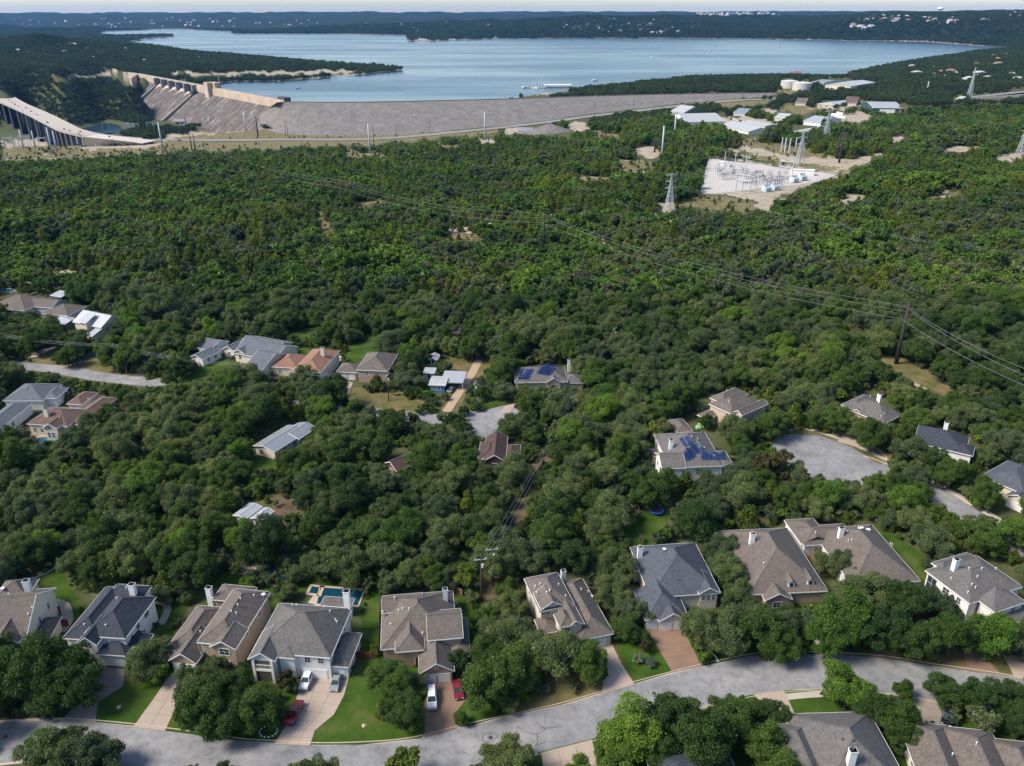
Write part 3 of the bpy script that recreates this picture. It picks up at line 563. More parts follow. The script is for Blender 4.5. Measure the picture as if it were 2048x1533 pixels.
# ------------------------------------------------------------------ driveways of separate slabs
BRICKC = mat('brown_drive', (0.20, 0.125, 0.085), 0.9, 0.22, 0.8, 6, 0.2); DARKJ = mat('joint_sand', (0.19, 0.155, 0.125), 0.95, 0.2); PALE = mat('drive_concrete', (0.33, 0.265, 0.21), 0.9, 0.2, 0.5, 6, 0.2)
def driveway(label, rows, ncol=2, m=None, sub=2):
    """rows: (left px, right px) cross-sections; each field between joints is one slab"""
    m = m or PALE; L = [G(*r[0], 0) for r in rows]; R = [G(*r[1], 0) for r in rows]
    o = empty('driveway', (sum(p.x for p in L+R)/len(L+R), sum(p.y for p in L+R)/len(L+R), 0)); tag(o, label, 'driveway'); c = o.location
    base = MB().sheet([tuple(p-c+Vector((0,0,0.05))) for p in L+R[::-1]]).build('joint_bed', DARKJ, o)
    for i in range(len(rows)-1):
        for s in range(sub):
            for k in range(ncol):
                def P(t, s_): a = L[i].lerp(L[i+1], t); b2 = R[i].lerp(R[i+1], t); return a.lerp(b2, s_)
                t0, t1, s0, s1 = s/sub, (s+1)/sub, k/ncol, (k+1)/ncol; q = [P(t0,s0), P(t0,s1), P(t1,s1), P(t1,s0)]; mid = sum(q, Vector())/4
                q = [mid+(p-mid)*(1-0.05/max((p-mid).length, 0.5)) for p in q]; h = 0.075+random.uniform(-.006,.006)
                q.sort(key=lambda p: math.atan2(p.y-mid.y, p.x-mid.x))
                MB().hexa([tuple(p-c+Vector((0,0,0.03))) for p in q]+[tuple(p-c+Vector((0,0,h))) for p in q]).build('slab', m, o)
    return o
driveway('grey concrete driveway running down from the slate hip roofed house', [((205,1334),(250,1340)),((178,1376),(246,1374)),((150,1412),(196,1404)),((122,1444),(191,1446))], 2, mat('grey_drive', (0.22, 0.185, 0.155), 0.9, 0.25, 0.6, 6, 0.2))
driveway('narrow straight concrete driveway left of the leafy front garden with stucco neighbour', [((343,1346),(384,1351)),((306,1400),(358,1404)),((266,1455),(330,1463))], 2)
driveway('wide pale concrete driveway with the white and silver cars and red pickup', [((604,1347),(700,1350)),((598,1380),(688,1392)),((585,1420),(668,1430)),((568,1458),(630,1462)),((548,1489),(620,1492))], 3)
driveway('brown brick driveway carrying the long white wagon', [((850,1362),(908,1360)),((850,1400),(936,1396)),((850,1435),(912,1425)),((849,1476),(914,1458))], 2, BRICKC)
driveway('slim concrete driveway below the bay windowed house', [((1196,1290),(1224,1288)),((1210,1330),(1243,1328)),((1203,1389),(1270,1370))], 1)
driveway('broad reddish brown driveway below the slate blue roof', [((1292,1257),(1362,1250)),((1312,1290),(1380,1285)),((1345,1346),(1403,1333))], 3, BRICKC)
driveway('brown driveway at the far right between dry verges', [((1925,1305),(1955,1303)),((1938,1344),(2003,1350))], 2, BRICKC)
driveway('pale driveway cut off by the right edge of the picture', [((2005,1310),(2060,1312)),((2030,1357),(2090,1366))], 2)
driveway('pale concrete driveway south of the street beside a square of lawn', [((1508,1390),(1568,1382)),((1540,1440),(1600,1450)),((1575,1500),(1640,1500))], 2)
driveway('driveway with the black parked car south of the street', [((1820,1392),(1872,1402)),((1840,1430),(1890,1440)),((1850,1462),(1900,1470))], 2, mat('grey_drive', (0.22, 0.185, 0.155)))
driveway('bare concrete apron at the bottom edge between round oaks', [((1082,1506),(1184,1480)),((1090,1560),(1200,1545))], 3)
driveway('sidewalk-crossed driveway on the rim of the right turning circle', [((1690,862),(1708,852)),((1675,884),(1722,897))], 1)
driveway('worn driveway beside the covered boat', [((690,762),(706,766)),((668,800),(690,806))], 1)
driveway('concrete apron leading up from the left turning circle', [((1010,812),(1035,806)),((998,828),(1020,826))], 1)

# ------------------------------------------------------------------ houses
WHITE = mat('white_trim', (0.72, 0.71, 0.68), 0.6, 0.06); GLASS = glass_mat(); DARKM = mat('dark_metal', (0.05, 0.05, 0.055), 0.5, 0.2)
WALLS = {'white': mat('white_siding', (0.66, 0.64, 0.60), 0.8, 0.06), 'cream': mat('cream_stucco', (0.56, 0.49, 0.39), 0.85, 0.08), 'brick': mat('tan_brick', (0.34, 0.25, 0.18), 0.9, 0.28, 2, 9, 0.3), 'stone': mat('limestone', (0.44, 0.36, 0.26), 0.9, 0.2, 2, 6, 0.3),
  'red': mat('red_brown_wall', (0.11, 0.055, 0.045), 0.85, 0.2), 'green': mat('dark_green_siding', (0.02, 0.07, 0.055), 0.7, 0.15), 'blue': mat('blue_siding', (0.05, 0.16, 0.33), 0.7, 0.12), 'grey': mat('grey_siding', (0.42, 0.42, 0.42), 0.8, 0.08)}
RF = {'taupe': shingle('taupe_shingle', (0.122, 0.102, 0.089)), 'grey': shingle('grey_shingle', (0.112, 0.104, 0.099)), 'slate': shingle('slate_shingle', (0.040, 0.045, 0.058)), 'slate2': shingle('blue_slate_shingle', (0.070, 0.076, 0.092)), 'brown': shingle('brown_shingle', (0.120, 0.080, 0.065)),
  'terra': shingle('terracotta_tile', (0.230, 0.125, 0.085)), 'redbrown': shingle('red_brown_shingle', (0.075, 0.046, 0.042)), 'metal': seam_metal('pale_metal_roof', (0.34, 0.35, 0.365)), 'gmetal': seam_metal('grey_metal_roof', (0.22, 0.23, 0.25)), 'bmetal': seam_metal('dull_metal_roof', (0.40, 0.40, 0.39)), 'steelblue': shingle('steel_blue_shingle', (0.105, 0.115, 0.130))}
def rf_h(w, u, v):                        # roof surface height of a wing at local (u, v), or None outside
    W, D, e, p, s = w['W'], w['D'], w['e'], w['p'], w['s']
    if u < 0 or v < 0 or u > W or v > D: return None
    c = [1e9]
    if 'f' in s: c.append(v)
    if 'b' in s: c.append(D-v)
    if 'l' in s: c.append(u)
    if 'r' in s: c.append(W-u)
    return e+p*min(c) if s else e
LANDMARKS = []
class House:
    def __init__(s, name, label, cat, wings, roof, wall, ang=None, base=0.0, lm=None, over=0.45, trim=WHITE, group=None, fascia=0.22):
        """wings: (front-left eave px, front-right eave px, px on the back eave, eave height, pitch, sloped sides f/b/l/r)"""
        w0 = wings[0]; a = G(*w0[0], base+w0[3]); b = G(*w0[1], base+w0[3])
        s.ang = math.atan2(b.y-a.y, b.x-a.x) if ang is None else RAD(ang)
        U = Vector((math.cos(s.ang), math.sin(s.ang), 0)); V = Vector((-U.y, U.x, 0)); s.U, s.V = U, V; s.base = base
        o = empty(name, (0,0,0), s.ang); tag(o, label, cat, group); s.o = o; s.wings = []; cen = Vector()
        for i, w in enumerate(wings):
            a = G(*w[0], base+w[3]); b = G(*w[1], base+w[3]); c = G(*w[2], base+w[3])
            s.wings.append(dict(a=a, W=max((b-a).dot(U), 1.2), D=max((c-a).dot(V), 1.2), e=w[3]+0.013*i, p=w[4]+0.004*i, s=w[5]))
            cen += a+U*s.wings[-1]['W']/2+V*s.wings[-1]['D']/2
        cen /= len(wings); cen.z = base; o.location = cen; s.c = cen
        for w in s.wings:
            d = w['a']-cen; w['x'] = d.dot(U); w['y'] = d.dot(V)
        s.roofm, s.wallm, s.trim, s.over = roof, wall, trim, over
        mw, mr, mt, s.caps = MB(), MB(), MB(), MB()
        for w in s.wings: s.wing(w, mw, mr, mt, over, fascia)
        s.wall = mw.build('wall', wall, o); s.roof = mr.build('roof', roof, o); s.fascia = mt.build('fascia', trim, o)
        if s.caps.v: s.caps.build('ridge_cap', roof, s.roof)
        if lm: LANDMARKS.append((lm, cen.x, cen.y))
    def wing(s, w, mw, mr, mt, ov, fa):
        x, y, W, D, e, p, sd = (w[k] for k in ('x','y','W','D','e','p','s')); ov = min(ov, W*0.2, D*0.2)
        H = lambda u, v: rf_h(w, u, v)
        # walls up to the eaves and up under gables
        X0, X1, Y0, Y1 = x+ov, x+W-ov, y+ov, y+D-ov; t = e-0.06
        mw.box(X0, X1, Y0, Y1, -0.5, t)
        def gable(pts): mw.poly(pts)
        if sd == 'lr':
            for yy_ in (Y0, Y1): mw.poly([(X0, yy_, t), (X1, yy_, t), (x+W/2, yy_, e+p*W/2-0.06)])
        if sd in ('fb',):
            for xx_ in (X0, X1): mw.poly([(xx_, Y0, t), (xx_, Y1, t), (xx_, y+D/2, e+p*D/2-0.06)])
        # roof planes
        c = [(x, y), (x+W, y), (x+W, y+D), (x, y+D)]; E = [Vector((q[0], q[1], e)) for q in c]
        if sd == 'flrb':
            if W >= D: r0, r1 = Vector((x+D/2, y+D/2, e+p*D/2)), Vector((x+W-D/2, y+D/2, e+p*D/2)); pl = [(E[0],E[1],r1,r0),(E[1],E[2],r1),(E[2],E[3],r0,r1),(E[3],E[0],r0)]
            else: r0, r1 = Vector((x+W/2, y+W/2, e+p*W/2)), Vector((x+W/2, y+D-W/2, e+p*W/2)); pl = [(E[0],E[1],r0),(E[1],E[2],r1,r0),(E[2],E[3],r1),(E[3],E[0],r0,r1)]
        elif sd == 'lr': r0, r1 = Vector((x+W/2, y, e+p*W/2)), Vector((x+W/2, y+D, e+p*W/2)); pl = [(E[1],E[2],r1,r0),(E[3],E[0],r0,r1)]
        elif sd == 'fb': r0, r1 = Vector((x, y+D/2, e+p*D/2)), Vector((x+W, y+D/2, e+p*D/2)); pl = [(E[0],E[1],r1,r0),(E[2],E[3],r0,r1)]
        elif sd == 'flr': m_ = min(W/2, D); r0, r1 = Vector((x+W/2, y+m_, e+p*m_)), Vector((x+W/2, y+D, e+p*m_)); pl = [(E[0],E[1],r0),(E[1],E[2],r1,r0),(E[3],E[0],r0,r1)]
        elif sd == 'lrb': m_ = min(W/2, D); r0, r1 = Vector((x+W/2, y, e+p*m_)), Vector((x+W/2, y+D-m_, e+p*m_)); pl = [(E[1],E[2],r1,r0),(E[2],E[3],r1),(E[3],E[0],r0,r1)]
        elif sd == 'f': h = Vector((0,0,p*D)); pl = [(E[0],E[1],E[2]+h,E[3]+h)]
        else: pl = [tuple(E)]
        dz = Vector((0,0,-0.14))
        for q in pl:
            mr.poly(q); mr.poly([v+dz for v in q][::-1])
        mr.poly([v+dz for v in E][::-1]) if sd == 'flrb' else None
        # ridge and hip caps
        cap = s.caps
        if sd == 'flrb':
            rr_ = [r0, r1]; cap.bar(r0, r1, 0.3, 0.07)
            for q in E: k = min(rr_, key=lambda v: (v.xy-q.xy).length); cap.bar(q, k, 0.28, 0.06)
        elif sd in ('lr', 'fb'): cap.bar(r0, r1, 0.3, 0.07)
        elif sd == 'flr': cap.bar(r0, r1, 0.3, 0.07); cap.bar(E[0], r0, 0.28, 0.06); cap.bar(E[1], r0, 0.28, 0.06)
        elif sd == 'lrb': cap.bar(r0, r1, 0.3, 0.07); cap.bar(E[2], r1, 0.28, 0.06); cap.bar(E[3], r1, 0.28, 0.06)
        # fascia and rake boards
        def board(a, b2):
            a, b2 = Vector(a), Vector(b2); cc = Vector((x+W/2, y+D/2, 0)); d = (b2-a); d.z = 0; n = Vector((d.y, -d.x, 0)).normalized()
            if (a-cc).dot(n) < 0: n = -n
            a1, b1 = a+n*0.002, b2+n*0.002; dn = Vector((0,0,-fa)); up = Vector((0,0,0.02))
            mt.hexa([a1+dn, b1+dn, b1+n*0.05+dn, a1+n*0.05+dn, a1+up, b1+up, b1+n*0.05+up, a1+n*0.05+up])
        if sd == 'lr': ridge = Vector((0,0,p*W/2)); board(E[1],E[2]); board(E[3],E[0]); [ (board(E[i], (E[i]+E[j])/2+ridge), board((E[i]+E[j])/2+ridge, E[j])) for i, j in ((0,1),(2,3)) ]
        elif sd == 'fb': ridge = Vector((0,0,p*D/2)); board(E[0],E[1]); board(E[2],E[3]); [ (board(E[i], (E[i]+E[j])/2+ridge), board((E[i]+E[j])/2+ridge, E[j])) for i, j in ((1,2),(3,0)) ]
        elif sd == 'f': board(E[0],E[1]); h = Vector((0,0,p*D)); board(E[1],E[2]+h); board(E[3]+h,E[0])
        else:
            for i in range(4): board(E[i], E[(i+1) % 4])
    def H(s, X, Y):
        d = Vector((X, Y, 0))-Vector((s.c.x, s.c.y, 0)); lx, ly = d.dot(s.U), d.dot(s.V); best = None
        for w in s.wings:
            h = rf_h(w, lx-w['x'], ly-w['y'])
            if h is not None and (best is None or h > best): best = h
        return lx, ly, best
    def hit(s, px, py):                   # local point where the sight line meets the roof
        d = ray(px, py); z = s.base+13.0
        while z > s.base:
            g = G(px, py, z); lx, ly, h = s.H(g.x, g.y)
            if h is not None and z <= s.base+h: return Vector((lx, ly, h))
            z -= 0.05
        g = G(px, py, s.base+3); lx, ly, h = s.H(g.x, g.y); return Vector((lx, ly, h or 3.0))
    def frame(s, i, face, t, z):          # point on wing wall and outward normal, tangent
        w = s.wings[i]; ov = min(s.over, w['W']*0.2, w['D']*0.2); x0, x1, y0, y1 = w['x']+ov, w['x']+w['W']-ov, w['y']+ov, w['y']+w['D']-ov
        if face == 'f': return Vector((x0+(x1-x0)*t, y0, z)), Vector((0,-1,0)), Vector((1,0,0))
        if face == 'b': return Vector((x0+(x1-x0)*t, y1, z)), Vector((0,1,0)), Vector((1,0,0))
        if face == 'l': return Vector((x0, y0+(y1-y0)*t, z)), Vector((-1,0,0)), Vector((0,1,0))
        return Vector((x1, y0+(y1-y0)*t, z)), Vector((1,0,0)), Vector((0,1,0))
    def slab(s, mb, c, n, t, w, h, d0, d1):
        z = Vector((0,0,h/2)); q = [c-t*w/2+n*d0-z, c+t*w/2+n*d0-z, c+t*w/2+n*d1-z, c-t*w/2+n*d1-z]; mb.hexa(q+[p+2*z for p in q])
    def window(s, i, face, t, z, w=1.1, h=1.4, arch=False):
        c, n, tt = s.frame(i, face, t, z); win = MB()
        for dx in (-w/2-0.06, w/2+0.06): s.slab(win, c+tt*dx, n, tt, 0.13, h+0.26, -0.03, 0.07)
        for dz in (-h/2-0.06, h/2+0.06): s.slab(win, c+Vector((0,0,dz)), n, tt, w, 0.13, -0.03, 0.065)
        s.slab(win, c, n, tt, 0.05, h, 0.0, 0.055); s.slab(win, c, n, tt, w, 0.05, 0.0, 0.05)
        o = win.build('window', s.trim, s.o); g = MB(); s.slab(g, c, n, tt, w, h, -0.02, 0.035); g.build('pane', GLASS, o); return s
    def windows(s, lst):
        for a in lst: s.window(*a)
        return s
    def garage(s, i, t, w=2.5, h=2.2, face='f'):
        c, n, tt = s.frame(i, face, t, h/2); g = MB()
        for k in range(4): s.slab(g, c+Vector((0,0,-h/2+h*(k+0.5)/4)), n, tt, w, h/4-0.03, 0.0, 0.07)
        s.slab(g, c, n, tt, w, h, -0.02, 0.045); s.slab(g, c+Vector((0,0,h/2+0.09)), n, tt, w+0.3, 0.16, -0.02, 0.085); g.build('garage_door', WHITE, s.o); return s
    def door(s, i, t, face='f', w=1.1, h=2.2):
        c, n, tt = s.frame(i, face, t, h/2); g = MB(); s.slab(g, c, n, tt, w, h, -0.02, 0.06); d = g.build('door', mat('dark_door', (0.06, 0.045, 0.035), 0.5, 0.2), s.o)
        f = MB(); [s.slab(f, c+tt*(q*(w/2+0.08)), n, tt, 0.14, h+0.2, -0.02, 0.09) for q in (-1, 1)]; f.build('frame', s.trim, d); return s
    def chimney(s, px, py, top, w=1.1, m=None, cap=None):
        p = s.hit(px, py); mb = MB(); z1 = p.z+top; mb.box(p.x-w/2, p.x+w/2, p.y-w*0.4, p.y+w*0.4, p.z-2.5, z1); mb.box(p.x-w/2-.07, p.x+w/2+.07, p.y-w*0.4-.07, p.y+w*0.4+.07, z1-0.22, z1)
        ch = mb.build('chimney', m or WHITE, s.o); MB().lathe([(0.2, 0), (0.2, 0.35), (0.3, 0.36), (0.3, 0.44)], 10, (p.x-0.15, p.y, z1)).build('flue', cap or DARKM, ch); return s
    def vents(s, pts, dark=False):
        for px, py in pts:
            p = s.hit(px, py); MB().tube([(p.x, p.y, p.z-0.3), (p.x, p.y, p.z+0.55)], [0.07, 0.07], 6).lathe([(0.14, 0.5), (0.14, 0.62)], 8, p).build('vent_pipe', DARKM if dark else WHITE, s.o)
        return s
    def dish(s, px, py):
        p = s.hit(px, py); q = p+Vector((0,0,0.5)); mb = MB().tube([p-Vector((0,0,.2)), q], [0.04, 0.04], 6); mb.lathe([(0.05, 0.0), (0.3, 0.06), (0.46, 0.18), (0.44, 0.18), (0.03, 0.04)], 14, q); mb.build('satellite_dish', mat('dish_grey', (0.6, 0.6, 0.6), 0.4, 0.05), s.o); return s
    def solar(s, tl, tr, bl, nx, ny, w=1.6, d=1.05):
        """one panel per cell, each lying on the roof plane under it"""
        for i in range(nx):
            for j in range(ny):
                u, v = (i+.5)/nx, (j+.5)/ny; P = s.hit(tl[0]+(tr[0]-tl[0])*u+(bl[0]-tl[0])*v, tl[1]+(tr[1]-tl[1])*u+(bl[1]-tl[1])*v)
                def hh(x, y): return max([h for h in (rf_h(q, x-q['x'], y-q['y']) for q in s.wings) if h is not None] or [P.z])
                gx, gy = hh(P.x+.15, P.y)-hh(P.x-.15, P.y), hh(P.x, P.y+.15)-hh(P.x, P.y-.15); n = Vector((-gx/.3, -gy/.3, 1)).normalized()
                e = Vector((0,0,1)).cross(n); e = e.normalized() if e.length > .05 else Vector((1,0,0)); f = n.cross(e); c = P+n*.14; q = [c-e*w/2-f*d/2, c+e*w/2-f*d/2, c+e*w/2+f*d/2, c-e*w/2+f*d/2]
                MB().hexa([k-n*.04 for k in q]+q).build('solar_panel', SOLAR, s.roof)
        return s
m, nt, b = node_mat('solar_cells'); b.inputs['Base Color'].default_value = (0.014, 0.028, 0.085, 1); b.inputs['Roughness'].default_value = 0.18; b.inputs['Coat Weight'].default_value = 0.5; SOLAR = m
HQ = []
h = House('house', 'grey roofed two storey house cut off by the left edge with twin chimney caps', 'house', [((-45,1286),(59,1266),(112,1176),6.0,0.6,'fb'),((-30,1292),(45,1276),(20,1225),6.1,0.7,'lr'),((58,1278),(103,1270),(117,1233),3.2,0.5,'flrb'),((-15,1202),(58,1190),(40,1160),6.4,0.7,'flrb')], RF['taupe'], WALLS['cream'], 7, lm='grey roofed house at the left edge')
h.window(1,'f',0.62,4.6,2.0,1.5).windows([(0,'r',0.45,4.6,0.9,1.6),(0,'r',0.75,4.6,0.9,1.6),(0,'r',0.3,1.6)]).chimney(58,1184,3.0,1.2).vents([(57,1232),(18,1192),(74,1247)]).dish(6,1182)
h = House('house', 'dark slate roofed house with steep hips and a small white gable window', 'house', [((165,1272),(266,1257),(304,1193),6.0,0.66,'flrb'),((125,1277),(190,1290),(222,1174),4.6,0.66,'flrb'),((152,1288),(188,1298),(205,1240),5.6,0.8,'lr'),((192,1309),(242,1326),(250,1262),3.2,0.62,'flr'),((232,1292),(296,1286),(305,1268),3.2,0.5,'flrb'),((212,1195),(290,1192),(288,1172),6.0,0.6,'flrb')], RF['slate'], WALLS['white'], -5, lm='dark slate roofed house')
h.window(2,'f',0.5,5.0,1.3,1.3).garage(3,0.3,2.5).garage(3,0.75,2.5).windows([(0,'r',0.4,4.6),(0,'r',0.7,4.6,1.6,1.2),(0,'r',0.5,1.6)]).chimney(268,1191,3.0,1.2).vents([(169,1253),(212,1254),(253,1179),(234,1200)])
h = House('house', 'long taupe roofed house with tan brick gables and a white chimney', 'house', [((393,1285),(468,1301),(539,1184),6.0,0.62,'flrb'),((418,1294),(469,1303),(470,1255),6.05,0.6,'lr'),((330,1300),(405,1305),(389,1210),3.4,0.62,'flrb'),((336,1322),(389,1334),(360,1262),3.1,0.72,'lr'),((424,1200),(505,1190),(460,1170),3.4,0.45,'flrb'),((388,1300),(420,1308),(410,1280),3.3,0.4,'flr')], RF['taupe'], WALLS['brick'], -8, lm='taupe roofed brick house')
h.window(1,'f',0.5,4.7,2.0,1.5).garage(3,0.27,2.4).garage(3,0.73,2.4).windows([(0,'r',0.3,4.6),(0,'r',0.7,4.6),(0,'f',0.12,5.2,0.7,0.8),(1,'f',0.5,1.6,1.8,1.4)]).chimney(421,1196,2.9,1.2).vents([(481,1200),(476,1213),(463,1226),(473,1230),(401,1266),(508,1194),(427,1207)]).dish(527,1194)
h = House('house', 'large pale stone house with grey hip roof, balcony and rear pool', 'house', [((504,1304),(664,1310),(702,1217),6.1,0.62,'flrb'),((495,1319),(550,1323),(530,1262),6.0,0.66,'lr'),((552,1315),(590,1317),(585,1275),5.8,0.62,'flr'),((640,1331),(699,1332),(725,1267),3.2,0.5,'flrb'),((640,1212),(702,1216),(690,1196),3.0,0.1,'flrb')], RF['grey'], WALLS['white'], -6, lm='pale stone house with the rear pool')
h.windows([(0,'f',0.70,4.7,1.1,1.3),(0,'f',0.88,4.7,1.1,1.3),(0,'r',0.35,4.6,0.9,1.3),(0,'r',0.7,4.6,0.9,1.3)]).garage(0,0.78,5.0,2.3).garage(3,0.62,2.6,2.3).chimney(696,1217,4.6,1.25).vents([(585,1213),(593,1213),(648,1216),(660,1226),(671,1243),(674,1247)]).door(2,0.6)
c, n, tt = h.frame(1,'f',0.5,0)                                     # balcony: flat dark panels with the openings' shade painted in, rail and arch
bo = MB(); h.slab(bo, c+Vector((0,0,1.5)), n, tt, 3.3, 2.7, -0.02, 0.012); h.slab(bo, c+Vector((0,0,4.55)), n, tt, 3.3, 1.9, -0.02, 0.012); op = bo.build('balcony_shade_panel', mat('recess_shade', (0.09, 0.075, 0.06), 0.9, 0.2), h.o)
bb = MB(); h.slab(bb, c+Vector((0,0,3.2)), n, tt, 3.7, 0.5, 0.02, 0.25); h.slab(bb, c+Vector((0,0,4.5)), n, tt, 3.5, 0.09, 0.1, 0.2)
for k in range(13): h.slab(bb, c+tt*(-1.6+k*0.267)+Vector((0,0,3.95)), n, tt, 0.05, 1.1, 0.12, 0.18)
for k in (-1, 1): h.slab(bb, c+tt*(k*1.85)+Vector((0,0,2.9)), n, tt, 0.5, 5.8, 0.0, 0.3)
bb.build('balcony', WALLS['white'], h.o)
h = House('house', 'brown gabled brick house with twin white garage doors and grey shingles', 'house', [((761,1300),(915,1290),(764,1193),3.7,0.62,'flrb'),((855,1282),(926,1270),(922,1217),5.6,0.62,'fb'),((838,1349),(909,1342),(848,1285),3.1,0.66,'lr'),((898,1316),(941,1310),(934,1236),3.0,0.4,'flrb'),((763,1228),(846,1218),(846,1186),5.0,0.55,'fb'),((790,1306),(850,1303),(800,1250),4.4,0.66,'flr')], RF['taupe'], WALLS['brick'], 7, lm='brick house with twin garage doors')
h.garage(2,0.27,2.5).garage(2,0.73,2.5).door(5,0.8).windows([(1,'r',0.3,4.6,0.9,1.1),(3,'r',0.4,1.6),(3,'r',0.75,1.6),(2,'f',0.5,4.0,0.5,0.6)]).chimney(891,1200,3.0,1.0).vents([(789,1199),(797,1224),(805,1221),(818,1221),(766,1232),(781,1252),(845,1270)])
h = House('house', 'cream house with white two storey bay and square white chimney', 'house', [((1079,1224),(1166,1240),(1037,1159),6.0,0.60,'flrb'),((1160,1282),(1228,1268),(1168,1156),3.2,0.62,'flrb'),((1120,1256),(1153,1250),(1128,1225),6.0,0.6,'flr'),((1082,1270),(1120,1262),(1078,1238),3.0,0.3,'flr'),((1082,1221),(1126,1206),(1080,1185),6.3,0.62,'lr'),((1135,1256),(1168,1246),(1140,1200),5.6,0.62,'lr')], RF['taupe'], WALLS['cream'], 16, lm='cream house with the white bay')
h.windows([(2,'f',0.5,4.7,1.0,1.3),(2,'l',0.5,4.7,0.7,1.3),(2,'r',0.5,4.7,0.7,1.3),(2,'f',0.5,1.7,1.0,1.8),(0,'f',0.08,4.9,0.8,0.7),(0,'f',0.22,4.9,0.8,0.7),(4,'f',0.5,7.0,0.5,0.6),(0,'l',0.4,4.6),(0,'l',0.75,4.6)]).garage(1,0.66,2.5).door(0,0.3).chimney(1126,1163,3.0,1.0).vents([(1070,1176),(1080,1171),(1073,1189),(1093,1188),(1099,1185),(1117,1172),(1162,1182),(1176,1186),(1183,1195),(1185,1197),(1131,1195)])
h = House('house', 'slate blue roofed house with brick capped chimney and three white garage doors', 'house', [((1300,1196),(1440,1182),(1388,1086),4.2,0.62,'flrb'),((1266,1142),(1345,1140),(1280,1116),3.6,0.55,'flrb'),((1290,1241),(1376,1232),(1308,1180),3.1,0.62,'flr'),((1318,1244),(1374,1238),(1335,1205),3.0,0.6,'lr'),((1398,1189),(1440,1184),(1405,1150),4.5,0.6,'lr'),((1318,1110),(1390,1103),(1388,1086),4.3,0.5,'flrb')], RF['slate2'], WALLS['cream'], 6, lm='slate blue roofed house')
h.garage(2,0.16,2.3).garage(3,0.28,2.2).garage(3,0.78,2.2).windows([(4,'f',0.2,3.0,0.7,1.4),(4,'f',0.5,3.0,0.7,1.4),(4,'f',0.8,3.0,0.7,1.4),(3,'f',0.5,3.9,0.5,0.5)]).chimney(1279,1115,2.9,1.1,cap=WALLS['brick']).vents([(1359,1098),(1363,1112),(1357,1162),(1378,1125)], True).dish(1328,1103)
h = House('house', 'broad taupe roofed house with two narrow white dormers', 'house', [((1497,1190),(1648,1170),(1580,1056),3.6,0.62,'flrb'),((1468,1100),(1540,1092),(1480,1068),3.5,0.45,'flrb'),((1530,1202),(1585,1199),(1540,1160),3.3,0.55,'lr')], RF['taupe'], WALLS['brick'], 4, lm='house with two white dormers')
for q in ((1582,1173),(1620,1169)):
    p = h.hit(*q); mb = MB(); d = MB(); z = p.z; d.box(p.x-.65, p.x+.65, p.y-.2, p.y+3.2, z-1.0, z+0.9); d.poly([(p.x-.65,p.y-.2,z+.9),(p.x+.65,p.y-.2,z+.9),(p.x,p.y-.2,z+1.7)]); dm = d.build('dormer', WHITE, h.o)
    for s_ in (-1, 1): mb.hexa([(p.x, p.y-.4, z+1.72), (p.x+s_*.85, p.y-.4, z+.72), (p.x+s_*.85, p.y+3.6, z+.72), (p.x, p.y+3.6, z+1.72), (p.x, p.y-.4, z+1.82), (p.x+s_*.85, p.y-.4, z+.82), (p.x+s_*.85, p.y+3.6, z+.82), (p.x, p.y+3.6, z+1.82)])
    mb.build('dormer_roof', RF['taupe'], dm); MB().box(p.x-.34, p.x+.34, p.y-.235, p.y-.19, z-.05, z+.95).build('pane', GLASS, dm)
h.chimney(1503,1086,2.7,1.1,cap=WALLS['brick']).vents([(1527,1130),(1516,1080)]).window(2,'f',0.5,1.6,1.8,1.4)
h = House('house', 'long taupe roofed house with white side wall behind the front row', 'house', [((1705,1172),(1856,1178),(1742,1050),3.7,0.58,'flrb'),((1608,1092),(1720,1088),(1648,1050),3.7,0.55,'flrb'),((1602,1088),(1660,1080),(1624,1037),3.6,0.45,'lrb')], RF['taupe'], WALLS['white'], 6, lm='long house with a white side wall')
h.chimney(1680,1074,2.6,1.1).vents([(1694,1066),(1696,1085),(1703,1083),(1780,1090),(1784,1092),(1630,1068)]).windows([(2,'l',0.4,1.7),(2,'l',0.75,1.7)])
for q in ((1722,1057),(1735,1060)):
    p = h.hit(*q); MB().box(p.x-.6, p.x+.6, p.y-.35, p.y+.35, p.z-.3, p.z+.22).build('skylight', WHITE, h.roof)
h = House('house', 'white walled two storey house at the right edge with grey hip roof', 'house', [((1940,1208),(2070,1190),(1853,1140),6.0,0.52,'flrb'),((1886,1143),(1965,1125),(1910,1112),6.1,0.62,'flrb'),((2016,1252),(2090,1240),(2010,1222),3.1,0.4,'flr'),((1990,1226),(2060,1210),(1985,1190),5.9,0.5,'flr')], RF['grey'], WALLS['white'], 21, lm='white house at the right edge')
h.windows([(0,'l',0.22,4.4,1.0,1.5),(0,'l',0.52,4.4,1.6,1.5),(0,'l',0.86,3.6,2.4,3.4),(0,'l',0.35,1.6,1.0,1.4),(3,'f',0.25,4.4,1.0,1.3),(3,'f',0.7,4.4,1.0,1.3)]).chimney(1908,1139,2.8,1.2).vents([(1937,1140),(1963,1140),(1991,1140),(1954,1156),(1943,1172),(1950,1178),(1935,1188),(1901,1160)])
h = House('house', 'grey roofed house south of the street with tall white chimney', 'house', [((1640,1600),(1830,1590),(1728,1424),3.8,0.62,'flrb'),((1592,1590),(1680,1590),(1636,1446),3.7,0.6,'lrb'),((1575,1560),(1640,1560),(1600,1466),3.3,0.5,'lrb')], RF['grey'], WALLS['stone'], 2, lm='grey house south of the street')
h.chimney(1700,1528,3.2,1.2).vents([(1684,1482),(1706,1484),(1750,1515),(1774,1512)], True)
